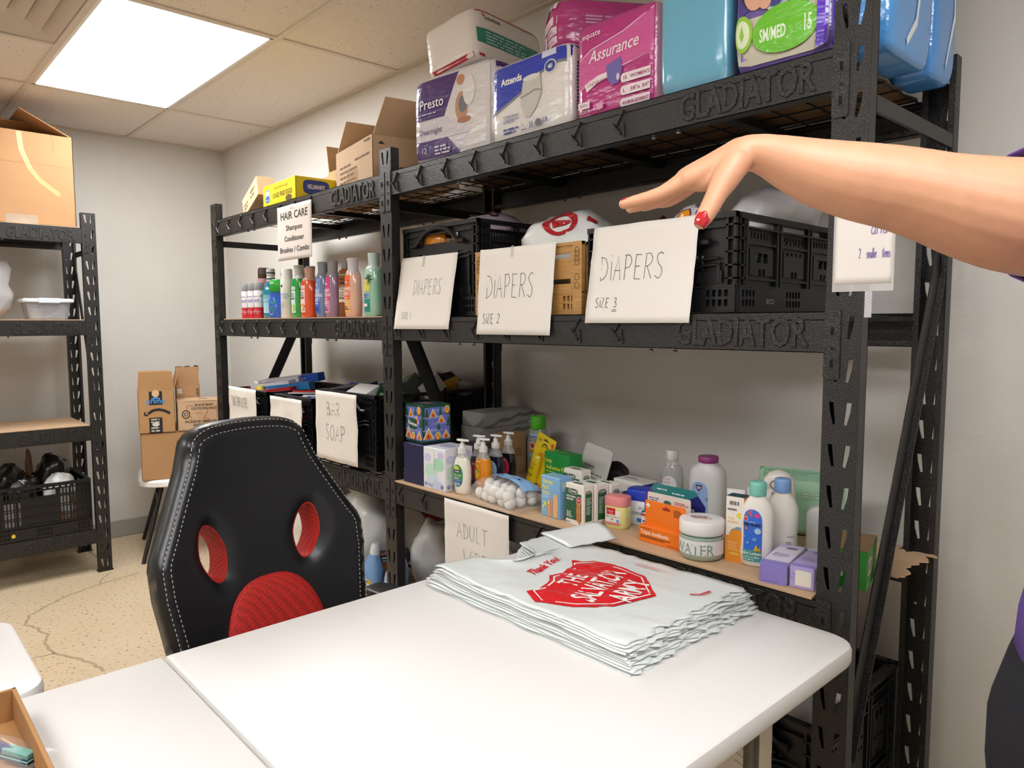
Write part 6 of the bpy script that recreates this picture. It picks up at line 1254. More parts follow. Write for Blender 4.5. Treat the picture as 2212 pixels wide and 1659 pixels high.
# ---- lower shelf crates of the far bay: toothpaste, brushes, soap
CA = [(-.16, .16), (-.19, .19)]
tp = lambda c1, c2, word=None: (lambda p, w, d: (p.rect(.03*w, .0, .97*w, d, K(c1)), p.rect(.03*w, .0, .5*w, .35*d, K(c2)), p.text(word, .3*w, .2*d, .55*d, K('1f2a80'), bold=.05) if word else p.micro(.2*w, .8*w, .5*d, .12*d, 2, K('dfe6f2'))))
r = random.Random(8)
TPC = [('1f4fb8', 'd03038'), ('e6e6ea', '8fa6d8'), ('c5262d', 'e9e4e2'), ('2a6fc4', '9fd0e6'), ('d8dde6', 'c5333a'), ('1a3a8a', '5fa0dc')]
names_ = ['blue and red toothpaste carton, topmost in the toothpaste crate', 'white toothpaste carton with barcode print across the toothpaste crate', 'toothpaste carton lettered Aim with a blue and red edge']
for k, (x, y, z, rz, tilt, cc, word) in enumerate([(-2.64, .13, .225, 26, 6, ('e6e7ee', '3a50b8'), 'Aim'), (-2.70, .20, .238, 30, 8, ('e3e3ea', 'b9bdd0'), None), (-2.63, .27, .252, 24, 5, ('1f4fb8', '2a6fd0'), None), (-2.55, .17, .222, 33, 4, ('2a7fc8', '7fc0e8'), None), (-2.72, .12, .205, 12, 0, ('c5262d', 'e9e4e2'), None), (-2.58, .10, .200, 30, 2, ('c5262d', 'dfe0e8'), None)]):
    loose('toothpaste_carton', (['toothpaste carton lettered in navy, white with blue and red edges', 'white toothpaste carton with faint barcode bars, left in the crate', 'blue toothpaste carton highest in the toothpaste crate', 'sky blue toothpaste carton at the right end of toothpaste crate', 'red toothpaste carton low at the left of the toothpaste crate', 'red and white toothpaste carton at the front of the crate'])[k], 'toothpaste', (x, y, ZS3+z), (.215, .05, .038), cc[0], (tilt, -7, rz), tp(cc[0], cc[1], word))
for k in range(14):
    a, b = TPC[k % 6]; loose('toothpaste_carton', 'toothpaste carton filling the toothpaste crate below the top layer', 'toothpaste', (-2.635+r.uniform(-.09, .09), .20+r.uniform(-.1, .15), ZS3+.06+.013*k*.8), (.19, .045, .035), a, (r.uniform(-6, 6), r.uniform(-6, 6), r.uniform(-30, 40)), tp(a, b), group='cartons heaped in the toothpaste crate')
blob('yellow_cap', 'yellow plastic cap among the toothpaste cartons', 'cap', (-2.66, .075, ZS3+.195), (.05, .035, .035), gl('e0cc3a'), 3, amp=.04, sub=3)
blob('white_pump', 'white plastic pump head among the toothpaste cartons', 'pump', (-2.715, .085, ZS3+.215), (.05, .03, .035), gl('e2dfda'), 4, amp=.12, sub=3)
for k in range(34):
    a = r.choice(['d0362f', '2a4fa0', 'e4e0e2', 'd86a5a', '3a3f86', 'c9c6cc', 'e07a4a', '28305f']); x, y = -2.215+r.uniform(-.12, .12), .235+r.uniform(-.16, .17)
    lab = 'bright wrapped toothbrush heaped in the toothbrush crate'
    t = thing('toothbrush_packet', lab, 'toothbrush', (x, y, ZS3+.10+.0035*k+.04*(y-.1)), rot=(r.uniform(-.2, .2), r.uniform(-.15, .15), r.uniform(-.3, 1.0)), group='wrapped toothbrushes heaped in their crate')
    m = MB(); m.prism(rrect(-.10, -.02, .10, .02, .008, 3), 0, .006, gl(a), lambda u, v, d: V((u, v, d))); m.build('wrapper', t, bevel=.001)
    m = MB(); m.tube([(-.085, 0, .010), (0, .002, .012), (.06, 0, .010)], [.005, .004, .0035], gl(r.choice(['e6e6ea', 'd0362f', '2a5fc0'])), 6); m.bx((.06, -.005, .006), (.088, .005, .02), K('e9e6e2')); m.build('brush', t, smooth=50)
SOB = [((-1.895, .11, .262), (.17, .07, .03), '20232b', (6, -8, 30), 'black box lying open along the left of the soap crate', None), ((-1.745, .22, .262), (.13, .09, .06), '3a3d3c', (18, -22, 28), 'charcoal soap carton with lime stripes tilted in the soap crate', lambda p, w, d: (p.rect(.55*w, 0, .68*w, d, K('7fc02f')), p.rect(.1*w, .2*d, .4*w, .5*d, K('6aa82a')))),
       ((-1.76, .075, .252), (.12, .07, .05), 'e0dedb', (24, 0, 6), 'plain white soap carton at the front of the soap crate', None), ((-1.66, .12, .255), (.10, .06, .045), '1f4030', (10, 20, 60), 'dark green soap carton at the right of the soap crate', lambda p, w, d: p.rect(.1*w, .3*d, .9*w, .6*d, K('9fc48a'))),
       ((-1.66, .30, .272), (.07, .06, .06), 'e4e1e0', (20, -30, 20), 'white cube carton leaning high in the soap crate', None), ((-1.88, .22, .262), (.21, .05, .035), '2a55a8', (8, -12, 36), 'blue toothbrush carton sticking up from the soap crate', lambda p, w, d: p.micro(.3*w, .8*w, .5*d, .15*d, 2, K('dfe6f2'))), ((-1.89, .28, .256), (.2, .05, .03), 'dcdce4', (0, -4, 30), 'white and red wrapped brush set at the back of soap crate', lambda p, w, d: p.rect(.2*w, .2*d, .6*w, .8*d, K('c5333a'))),
       ((-1.70, .40, .262), (.10, .06, .05), 'b98a1f', (12, -22, 24), 'gold soap carton with navy oval deep in the soap crate', lambda p, w, d: (p.ell(.35*w, .5*d, .25*w, .3*d, K('1f2a6a')), p.text('Dial', .35*w, .4*d, .3*d, K('e9d9a0'), al='c'))), ((-1.66, .44, .262), (.09, .07, .04), '8e8d88', (0, 10, 10), 'grey soap carton at the far right of the soap crate', None), ((-1.78, .36, .262), (.11, .06, .06), '123a2a', (10, 30, 50), 'deep green soap carton with white print behind the brace', lambda p, w, d: p.micro(.2*w, .8*w, .5*d, .1*d, 3, K('dcd9c9')))]
for c, dm, col, rot, lab, fn in SOB: loose('soap_carton', lab, 'soap box', (c[0], c[1], ZS3+c[2]), dm, col, rot, fn)
for k in range(16):
    loose('soap_carton', 'soap carton filling the soap crate below the top layer', 'soap box', (-1.80+r.uniform(-.11, .11), .26+r.uniform(-.15, .16), ZS3+.05+.011*k), (.10, .06, .04), r.choice(['2f5a44', '3a3d3c', 'dedbd6', '25407a', '6a6a68']), (r.uniform(-9, 9), r.uniform(-9, 9), r.uniform(0, 180)), None, 'cartons heaped in the soap crate')
blob('black_bag', 'rumpled black bag behind the soap cartons', 'bag', (-1.77, .44, ZS3+.16), (.24, .06, .16), gl('121214'), 5, amp=.22)
blob('black_glove', 'black crumpled glove behind the gauze tray', 'glove', (-.885, .415, ZC), (.10, .07, .085), K('131315', .6), 8, amp=.3, sub=3)
# ---- bottom shelf of both bays: bags, wash bottles, rolls
cardsheet('cardboard sheet on the bottom shelf of the far bay', (-2.89, .004), (-1.52, .44), Z4+.0006, .01, 41); cardsheet('cardboard sheet on the bottom shelf of the near bay', (-1.45, .004), (-.07, .44), Z4+.0006, .01, 42)
ZB = Z4+.0055
blob('plastic_bag', 'big white knotted bag on the bottom shelf behind the chair', 'bag', (-2.03, .235, ZB), (.30, .30, .37), BAGW, 11, 0, .18, peaks=[((.2, -.3, 1), .15, .06)])
blob('plastic_bag', 'white bag slumped next to the steel upright on the bottom shelf', 'bag', (-1.685, .325, ZB), (.20, .17, .29), BAGW, 12, 0, .2)
blob('red_bag', 'dark red bag tucked high behind the white bags', 'bag', (-1.84, .43, ZB+.24), (.26, .05, .22), mat('red_bag', '6a0f14', .35), 13, amp=.15)
blob('plastic_bag', 'white bag with red print left of the chair slot', 'bag', (-2.45, .22, ZB), (.42, .36, .38), BAGW, 14, 0, .18, prints=((-80, 20), lambda p: p.ring(0, 0, .3, .3, .1, K('c5333a'))))
def dish(label, c, rot, col, lab, cap='dfe3ea', sc=1):
    t = bottle('wash_bottle', label, 'bottle', c, [(0, .036*sc, .022*sc), (.006, .040*sc, .025*sc), (.09*sc, .040*sc, .025*sc), (.13*sc, .034*sc, .022*sc), (.165*sc, .018*sc, .015*sc), (.175*sc, .014*sc, .014*sc)], mat('wash_'+col, col, .12, coat=.6, alpha=.93), [(.174*sc, .016*sc), (.2*sc, .015*sc), (.21*sc, .010*sc)], K(cap, .3), 2.6, 0, lab, rot=tuple(math.radians(a) for a in rot))
    return t
dl = lambda c1, c2: (lambda p: (p.rect(-.028, .03, .022, .105, K('e6e0da'), 8, 1), p.rect(-.028, .062, .022, .08, K(c1), 8, 1), p.rect(.004, .088, .022, .105, K(c2), 4, 1), p.micro(-.022, .016, .092, .006, 1, BL), p.micro(-.022, .016, .05, .004, 2, K('77736a'))))
dish('light blue hand wash bottle standing at the bottom shelf front', (-1.80, .095, ZB+.006), (4, 14, 18), '7aa8dc', dl('e07a2a', 'd9b23a'), sc=1.15)
dish('light blue hand wash bottle with magenta label leaning back', (-1.715, .17, ZB+.05), (18, 16, 24), '8fb6e2', dl('c04a70', '9a3a5a'))
dish('pale blue bottle half hidden by the middle upright', (-1.64, .10, ZB+.02), (0, 4, 20), '9fc2ea', dl('6a8ad0', 'd9c23a'))
dish('sea blue bottle lying low at the bottom shelf edge', (-1.94, .055, ZB+.03), (70, 0, 60), '3f8fc6', None)
dish('deep blue bottle lying behind the light blue ones', (-1.68, .20, ZB+.035), (80, 0, 30), '2f62a8', None)
dish('teal blue wash bottle lying across the shelf front', (-1.74, .032, ZB+.025), (86, 0, -75), '4a9fd0', None)
blob('purple_cap_bottle', 'violet round capped bottle next to the white bags', 'bottle', (-1.885, .10, ZB+.06), (.09, .07, .10), gl('3f1f9a'), 3, amp=.02, sub=3)
loose('dark_box', 'dark navy and orange carton under the white bags', 'carton', (-1.815, .205, ZB+.14), (.16, .05, .05), '1a1f2c', (10, -14, 20), lambda p, w, d: (p.rect(0, 0, w, .4*d, K('8a3f1c')), p.micro(.4*w, .9*w, .7*d, .12*d, 2, K('b9c6d6'))))
# near bay, bottom shelf left end: rolls, caps, wipes
ROLL = mat('white_roll', 'd9d5ce', .8)
for k, (x, y, z, rx_, rz) in enumerate([(-1.36, .30, .23, 80, 20), (-1.30, .34, .235, 60, 50), (-1.23, .36, .22, 90, 10), (-1.33, .22, .17, 85, 30), (-1.25, .26, .17, 20, 0), (-1.20, .33, .155, 75, 60), (-1.16, .30, .20, 90, 20), (-1.28, .40, .17, 90, 20)]):
    t = thing('white_bottle', 'plain white bottle heaped behind the ADULT WIPES sign', 'bottle', (x, y, ZB+z), rot=(math.radians(rx_), 0, math.radians(rz)), group='plain white bottles heaped behind the ADULT WIPES sign')
    m = MB(); m.lathe([(-.05, .024), (-.046, .028), (.03, .028), (.04, .02)], ROLL, n=16); m.build('bottle_body', t, smooth=45); m = MB(); m.lathe([(.04, .021), (.062, .021), (.064, .018)], WHITEP, n=16); m.build('cap', t, smooth=45)
blob('white_bag', 'frosted bag bulging under the shelf behind the wipes sign', 'bag', (-1.16, .20, ZB), (.14, .16, .27), BAGC, 21, 0, .12)
def capb(label, c, col, rot, s=1):
    t = thing('bottle', label, 'bottle', c, rot=tuple(math.radians(a) for a in rot)); m = MB(); m.lathe([(-.10*s, .03*s), (-.02*s, .033*s), (0, .02*s)], gl(col), n=18); m.build('bottle_body', t, smooth=45)
    m = MB(); m.lathe([(0, .021*s), (.004, .026*s), (.035*s, .024*s), (.045*s, .016*s)], gl(col), n=18); m.build('cap', t, smooth=45)
capb('purple bottle with a round cap pointing at the aisle', (-1.35, .12, ZB+.200), '52188f', (78, 0, 30), 1.1)
capb('bright blue bottle with cupped cap beside the purple one', (-1.30, .10, ZB+.155), '2f7fd0', (84, 0, 10), 1.0)
capb('white bottle standing cap up behind the purple one', (-1.34, .19, ZB+.24), 'd9d2cc', (20, 0, 0), .9)
blob('wipes_pack', 'white wipes pack with purple print by the upright foot', 'wipes', (-1.35, .055, ZB), (.13, .08, .07), gl('cfc6d2'), 23, 0, .08, prints=((-60, 60), lambda p: (p.rect(-.2, .1, .5, .3, K('5a4a7a'), 6), p.micro(-.3, .4, -.1, .1, 2, K('5a4a7a')))))
blob('wipes_pack', 'deep purple wipes pack crumpled beside the wipes sign', 'wipes', (-1.185, .05, ZB+.02), (.12, .07, .14), gl('4a2288'), 24, 0, .2)
bottle('wipes_tub', 'blue and clear tub with orange print on the bottom shelf', 'tub', (-1.262, .115, ZB), [(0, .038), (.07, .042), (.075, .038)], mat('tub_blue', '4f86d0', .2, coat=.5), [(.074, .042), (.09, .040)], WHITEP, 2, 20, lambda p: (p.ell(-.01, .035, .015, .015, K('e07a3a'), 10), p.ell(.014, .04, .012, .012, K('7aa84a'), 10)))
blob('plastic_bag', 'pale bag hanging high behind the middle upright', 'bag', (-1.36, .39, ZB+.22), (.16, .10, .24), BAGW, 27, amp=.15)
blob('plastic_bag', 'clear bag with blue print in the low crate at near end', 'bag', (-.245, .22, ZS4+.012), (.32, .38, .36), mat('bag_film_grey', 'c9cad2', .25, coat=.4, alpha=.9), 28, 0, .18, clip=(.145, .175, .25), prints=((-60, 40), lambda p: (p.micro(-.3, .4, .1, .05, 3, K('3a5aa8')), p.rect(-.1, -.3, .25, -.2, K('2f4fb0'), 5))))
# ---- far wall rack
cardsheet('cardboard sheet on the second shelf of the far wall rack', (-4.05, -1.75), (-3.628, -.40), Z2+.0006, .006, 51); cardsheet('tan cardboard sheet covering the empty third shelf of the far rack', (-4.06, -1.75), (-3.624, -.40), Z3+.0008, .004, 52); cardsheet('cardboard under the big box on top of the far rack', (-4.05, -1.75), (-3.63, -.40), Z1+.0006, .004, 53)
openbox('cardboard_box', 'big plain cardboard box on top of the far wall rack', (-3.855, -.735, Z1+.005), .40, .655, .435, 0, {'F': -82, 'B': -62, 'L': -70, 'R': -84}, None, lambda p, w, h: (p.rect(.60*w, 0, .70*w, .06*h, K('c9a478', .15)), p.line([(.66*w, h*.99), (.67*w, .8*h), (.72*w, .6*h), (.78*w, .48*h), (.9*w, .34*h)], .022, K('c9a06c', .3)), p.line([(0, .68*h), (.55*w, .66*h), (.96*w, .66*h)], .0015, K('94693c')), p.rect(.55*w, 0, .75*w, .1*h, TAPE), p.line([(.86*w, h), (.875*w, .85*h), (.86*w, .8*h)], .002, K('8a6034'))), col=mat('cardboard_tan', 'b0865c', .75, bump=.1, bscale=40, var=.04, vscale=8), flen=.24)
blob('bread_bag', 'knotted frosted bag of flat bread on the far rack', 'bag', (-3.80, -.795, Z2+.005), (.22, .25, .215), mat('bag_film_thin', 'e4e4e8', .25, alpha=.42, coat=.4, bump=.4, bscale=40), 31, 0, .12, peaks=[((0, .55, 1), .62, .05), ((.05, .3, 1), .2, .1)])
for k in range(5):
    m = MB(); m.lathe([(0, .066), (.004, .068), (.007, .065)], mat('flat_bread', 'dcb68a', .8), n=20); tag(m.build('flat_bread', None, (-3.80+.003*k, -.795+.003*k, Z2+.014+.0075*k)), 'flat round bread stacked inside the knotted frosted bag', 'bread', 'flat breads in the frosted bag')
t = thing('storage_tub', 'small clear tub with white lid on the far rack', 'tub', (-3.735, -.545, Z2+.005)); m = MB(); TUB = mat('tub_clear', 'c3c7d2', .08, alpha=.32, coat=.6)
ring4 = lambda s, z: [V((x*.085*s, y*.095*s, z)) for x, y in ((-1, -.85), (-.85, -1), (.85, -1), (1, -.85), (1, .85), (.85, 1), (-.85, 1), (-1, .85))]
m.loft([ring4(.84, .002), ring4(.86, .004), ring4(1, .085)], TUB, True, False); m.build('tub_body', t, smooth=30, solid=.0015)
m = MB(); m.loft([ring4(1.09, .083), ring4(1.13, .087), ring4(1.13, .096), ring4(1.06, .102)], K('dde6ec', .3)); m.build('lid', t, smooth=30)
m = MB(); m.bx((.083, -.045, .080), (.099, .045, .104), K('d3dfea', .3)); m.build('latch', t, bevel=.002)
m = MB(); m.lathe([(0, .032), (.05, .034), (.056, .026), (.058, .01)], mat('cream_puff', 'efdcc8', .7), n=18); tag(m.build('powder_puff', None, (-3.73, -.585, Z2+.0092), smooth=50), 'round cream pad inside the small clear tub', 'pad')
for k in range(4):
    m = MB(); m.tube([(0, -.03, .004+.004*k), (.0, .01, .012+.005*k), (0, .055, .038+.006*k)], .003, WHITEC, 6); tag(m.build('white_stick', None, (-3.70-.012*k, -.54, Z2+.0092), smooth=50), 'white stick bundled inside the small clear tub', 'stick', 'white sticks in the small tub')
# crate on the bottom shelf: bags, boxes seen through the slats
for k, (x, y, sx, sy, sz, mt, lab) in enumerate([(-3.86, -.72, .20, .18, .33, mat('bag_black', '17171a', .3, coat=.3), 'black bag heaped at the left of the slatted crate'), (-3.90, -.53, .2, .17, .37, MATS['bag_black'], 'black bag heaped at the right of the slatted crate'), (-3.725, -.69, .09, .16, .27, MATS['bag_black'], 'black bag at the front of the slatted crate')]):
    blob('black_bag', lab, 'bag', (x, y, ZS4+.012), (sx, sy, sz), mt, 40+k, amp=.25, clip=(sx*.42, sy*.42, .26))
blob('plastic_bag', 'white bag with brown print on top of the slatted crate', 'bag', (-3.72, -.53, ZS4+.012), (.14, .15, .295), BAGW, 45, amp=.2)
blob('brown_strap', 'brown paper handle rising from the slatted crate', 'bag', (-3.90, -.63, ZS4+.24), (.03, .03, .17), mat('brown_handle', '6f4f38', .6), 46, amp=.25)
for k in range(6):
    loose('packet', 'white, tan or yellow packet seen through the crate slats', 'packet', (-3.665, -.755+.055*k, ZS4+.10), (.012, .05, .16), ['dcd9d6', 'e2dfdc', 'd8cf4a', 'd8cf4a', 'c08a60', 'b98258'][k], (0, 0, 0), None, 'packets seen through the slatted crate')
t = blob('diaper_pack', 'green wrapped pack at the left edge beside the slatted crate', 'diaper pack', (-3.74, -.965, ZS4+.002), (.2, .24, .32), gl('1fa874'), 50, amp=.04, prints=((0, 0), lambda p: (p.ell(.3, -.5, .25, .25, K('e0662a')), p.ell(.3, .15, .2, .3, K('d9d2d2')), p.rect(.0, -.95, .8, -.75, K('e9e6e2'), 6))))
# ---- stool in the corner with boxes
EX, EY, NX, NY = .276, .961, -.961, .276             # the stool and its boxes stand turned towards the room
def SP(e, n, z): return (-3.60+EX*e+NX*n, -.178+EY*e+NY*n, z)
st = thing('round_stool', 'white topped stool with black legs in the far corner', 'stool', SP(.25, .25, 0), -16)
m = MB(); m.loft([[V((s*.275*math.copysign(abs(math.cos(a))**.5, math.cos(a)), s*.275*math.copysign(abs(math.sin(a))**.5, math.sin(a)), z)) for a in [2*PI*k/36 for k in range(36)]] for s, z in ((.93, .403), (1, .410), (1, .433), (.97, .443), (.90, .445))], WHITEP); m.build('seat', st, smooth=40)
for sx in (-1, 1):
    for sy in (-1, 1):
        m = MB(); m.tube([(sx*.15, sy*.15, .405), (sx*.25, sy*.26, .0)], .011, CHB, 8); m.build('leg', st, smooth=40)
for sy in (-1, 1):
    m = MB(); m.tube([(-.17, sy*.18, .30), (.17, sy*.18, .30)], .007, CHB, 6); m.build('stretcher', st)
BXZ = .4455
def p_smile(p, w, h):
    K2 = K('20242c', .4); p.rect(.30*w, .66*h, .66*w, .98*h, K2); p.text('prime', .48*w, .70*h, .028, K('4f92d0'), al='c', rot=0, bold=.02); p.line([(.36*w, .80*h), (.48*w, .83*h), (.6*w, .80*h)], .008, K('4f92d0')); p.ell(.48*w, .93*h, .018, .02, K('d9b48a'), 12)
    p.line([(.26*w, .46*h), (.4*w, .535*h), (.56*w, .55*h), (.7*w, .52*h), (.86*w, .45*h)], .014, K2); p.line([(.18*w, .5*h), (.16*w, .435*h), (.26*w, .425*h)], .009, K2); p.rect(.28*w, .0, .64*w, .36*h, K2); p.micro(.33*w, .6*w, .30*h, .007, 2, K('c9c3b4')); p.ell(.46*w, .2*h, .018, .011, K('d9d2c4'), 12); p.micro(.33*w, .6*w, .10*h, .008, 2, K('c9c3b4'))
openbox('cardboard_box', 'wide plain cardboard box lying on the white topped stool', SP(.222, .25, BXZ), .44, .48, .25, 74, {'F': -90, 'B': -90, 'L': -89, 'R': -89}, lambda p, w, h: p.micro(.5*w, .7*w, .32*h, .006, 1, INKC), col=mat('cardboard_tan', 'b0865c'), flen=.25)
openbox('cardboard_box', 'open shipping box with black tape strips and curved arrow', SP(.084, .136, BXZ+.2545), .175, .26, .225, 75, {'F': 4, 'B': 30, 'L': -60, 'R': 14}, p_smile, col=mat('cardboard_orange', 'b48a5c', .75, var=.04, vscale=10), flen=.10)
def p_bean(p, w, h):
    p.fit('BLACK BEAN', .34*w, .68*w, .82*h, .0135, BL, .02); p.fit('12/2 POUND BAGS', .27*w, .76*w, .70*h, .0135, BL, .02); p.fit('PACKED BY AMERICAN BEAN', .14*w, .92*w, .25*h, .0145, BL, .02); p.fit('ANGUS, MN 56762', .29*w, .77*w, .13*h, .0145, BL, .02); p.ring(.16*w, .55*h, .02, .024, .005, BL); p.ring(.16*w, .55*h, .009, .011, .003, BL)
    RD = K('b9673f', .7); p.line([(.3*w, .84*h), (.18*w, .83*h), (.17*w, .68*h)], .0025, RD); p.line([(.22*w, .52*h), (.27*w, .44*h), (.24*w, .36*h)], .0025, RD); p.line([(.33*w, .58*h), (.46*w, .57*h)], .0025, RD); p.stroke('2', .48*w, .36*h, .085, RD, .0025); p.line([(.75*w, .86*h), (.75*w, .4*h)], .0025, RD)
openbox('cardboard_box', 'tan carton printed BLACK BEAN 12/2 POUND BAGS', SP(.318, .115, BXZ+.2545), .262, .20, .160, 73, {'F': -90, 'B': -90, 'L': -89, 'R': -89}, p_bean, col=CARDL, flen=.11)
openbox('cardboard_box', 'narrow box with torn black tape edge behind the bean carton', SP(.25, .305, BXZ+.2545), .125, .15, .235, 74, {'F': 4}, lambda p, w, h: (p.rect(.05*w, .78*h, .25*w, .9*h, K('d9d2cc')), p.bars(.85*w, .97*w, .72*h, .9*h, BL, 5)), col=CARD, flen=.10)
m = MB(); rr_ = random.Random(2); pts = [(-.06, 0), (.06, 0), (.06, .03)]+[(.06-.01*k, .03+rr_.uniform(-.006, .006)) for k in range(1, 12)]+[(-.06, .03)]
m.prism(pts, 0, .001, K('1b1e24', .4), lambda u, v, d: V(SP(.25+u, .232-d, BXZ+.2545+.235+.072+v))); o = m.build('torn_tape', [o for o in COL.objects if o.get('label', '').startswith('narrow box with torn')][0]); o.matrix_parent_inverse = o.parent.matrix_basis.inverted()
# ---- cardboard tray and razor on the table
TX, TY = -.82, -1.30
openbox('cardboard_tray', 'kraft cardboard tray on the table at lower left corner', (-.436, -1.325, TZ+.001), .40, .34, .048, 0, {}, None, None, col=mat('kraft_tray', 'a5794b', .75, bump=.1, bscale=40, var=.06, vscale=9), th=.005, cat='tray')
rz_ = thing('razor_packet', 'clear wrapped navy and teal disposable razor in the tray', 'razor', (-.535, -1.185, TZ+.0075), 28)
NV = K('2a2a6a', .3); m = MB(); m.tube([(-.09, -.01, .012), (-.03, 0, .014), (.03, .0, .010)], [.006, .007, .005], NV, 8); m.build('handle', rz_, smooth=50)
m = MB(); m.bx((.006, -.006, .008), (.05, .006, .016), K('6fa8a0', .3)); m.bx((.008, -.010, .004), (.054, .0, .010), K('26263c', .3)); m.build('head', rz_, bevel=.001)
m = MB(); m.grid(lambda a, b: V((-.1+.16*a, -.03+.06*b, .004+.02*math.sin(PI*a)*math.sin(PI*b)+.004*noise.noise(V((a*7, b*7, 3))))), 14, 8, CLEAR); m.build('wrapper', rz_, smooth=180)
# ---- stack of thin carrier bags with a red shield
BX0, BX1, BY0, BY1 = -.655, -.165, -.430, -.075
ST = mat('bag_stack_film', 'dde2e0', .38, coat=.15, sss=.05, bump=.25, bscale=70, bdist=.002)
def bag_layer(k, n, seed):
    """one thin bag lying in the stack; handles at -x, ragged bottom at +x"""
    r = random.Random(seed); dx, dy, rot = r.uniform(-.005, .005), r.uniform(-.005, .005), r.uniform(-.008, .008)
    z0 = TZ+.0012+.0029*k; sp = .0012*(n-k)
    def fn(a, b):
        x = BX0+(BX1-BX0)*a; y = BY0+(BY1-BY0)*b
        x += (.018*noise.noise(V((b*14, seed, 1)))+.008*noise.noise(V((b*50, seed, 4))))*(a > .9)*(a-.9)*10+.004*noise.noise(V((b*9, seed, 2)))*(a < .1)
        x += (a-.5)*2*sp*1.4; y += (b-.5)*2*sp+.006*noise.noise(V((a*8, seed, 6)))*(abs(b-.5) > .45)
        slot = math.exp(-((b-.47)/.14)**4)*max(0, .18-a)/.18                # neck between the two handles
        x += slot*.10
        w = .004*(noise.noise(V((a*5, b*5, 3)))+.6*noise.noise(V((a*12, b*11, 3)))+.6)*k/n+(.0022*noise.noise(V((a*22, b*20, 7))) if k == n-1 else 0)
        hump = .010*math.exp(-((a-.05)/.10)**2)*(.6+.4*math.sin(b*9+seed))*(k/n)
        z = z0+max(0, w)+hump
        c, s = math.cos(rot), math.sin(rot); cx, cy = (BX0+BX1)/2, (BY0+BY1)/2
        return V((cx+(x-cx)*c-(y-cy)*s+dx, cy+(x-cx)*s+(y-cy)*c+dy, max(TZ+.0012, z)))
    return fn
NL = 13; n_top = NL-1
for k in range(NL):
    fn = bag_layer(k, NL, 60+k); last = k == NL-1
    t = thing('carrier_bag', 'topmost white carrier bag with the red shield print' if last else 'white carrier bag lying flat in the stack under the shield bag', 'bag', ((BX0+BX1)/2, (BY0+BY1)/2, TZ), group='white carrier bags stacked on the table')
    o_ = V(t.location); m = MB(); m.grid(lambda a, b: fn(a, b)-o_, 44, 30, ST); m.build('bag_film', t, smooth=180, solid=.0009)
    if last:
        RED = gl('d8202a', .35); p = Print(lambda u, v, l: fn(u, v)-o_+V((0, 0, l)), .0012, .0002); p.sub = .03
        # u runs from the handles to the bottom (reading downward), v from the near to the far long side (reading direction)
        TH = .30
        def rt(x, y):                     # shield units -> (u, v) on the bag, turned a little against its edges
            X, Y = (x-.5)*.262, (y-.5)*.225; X, Y = X*math.cos(TH)-Y*math.sin(TH), X*math.sin(TH)+Y*math.cos(TH); return (.600-Y/.49, .47+X/.355)
        def sh(pts): return [rt(x, y) for x, y in pts]
        S = [(.5, .97), (.62, .90), (.78, .90), (.88, .96), (1.0, .80), (.95, .5), (.82, .22), (.5, 0), (.18, .22), (.05, .5), (0, .80), (.12, .96), (.22, .90), (.38, .90)]
        p.poly(sh(S), RED); q = [((x-.5)*.90+.5, (y-.5)*.90+.5) for x, y in S]; pl = sh(q); p.line(pl+[pl[0]], .008, WHITEC)
        def tx(s, x, y, size, k=1.0):      # centred on x, baseline y in shield units; letters run along +v
            vs, fs = text_mesh(s, .02); w = max(a for a, b in vs)-min(a for a, b in vs); x0 = min(a for a, b in vs); kk = size/.73
            p.put([rt(x+(a-x0-w/2)*kk*k, y+b*kk) for a, b in vs], fs, WHITEC)
        tx('THE', .5, .66, .18, .55); tx('SALVATION', .5, .40, .21, .42); tx('ARMY', .5, .13, .21, .55)
        vs, fs = text_mesh('Thank You!', .03); p.put([(.340-b*.062-.008*a, .33+a*.060+b*.008) for a, b in vs], fs, RED)
        p.line([(.90, .70), (.925, .74), (.935, .82)], .012, RED); p.micro(.55, .7, .9, .008, 3, K('e6a9ad')); p.done('shield_print', t)
    if k in (0, n_top):
        m = MB(); m.grid(lambda a, b: (V((BX0-.02+.12*a+.05*b, BY1-.035+.10*b-.03*a, TZ+.0029*k+.010+.030*b*math.sin(PI*min(1, a*.8+.1))+.003*noise.noise(V((a*6, b*6, k))))) if k else V((BX0-.055+.05*a, BY0+.01+.075*b, TZ+.0012+.0012*math.sin(b*7+a*3)**2)))-o_, 12, 10, ST); m.build('handle_loop', t, smooth=180, solid=.003 if k else .0008)
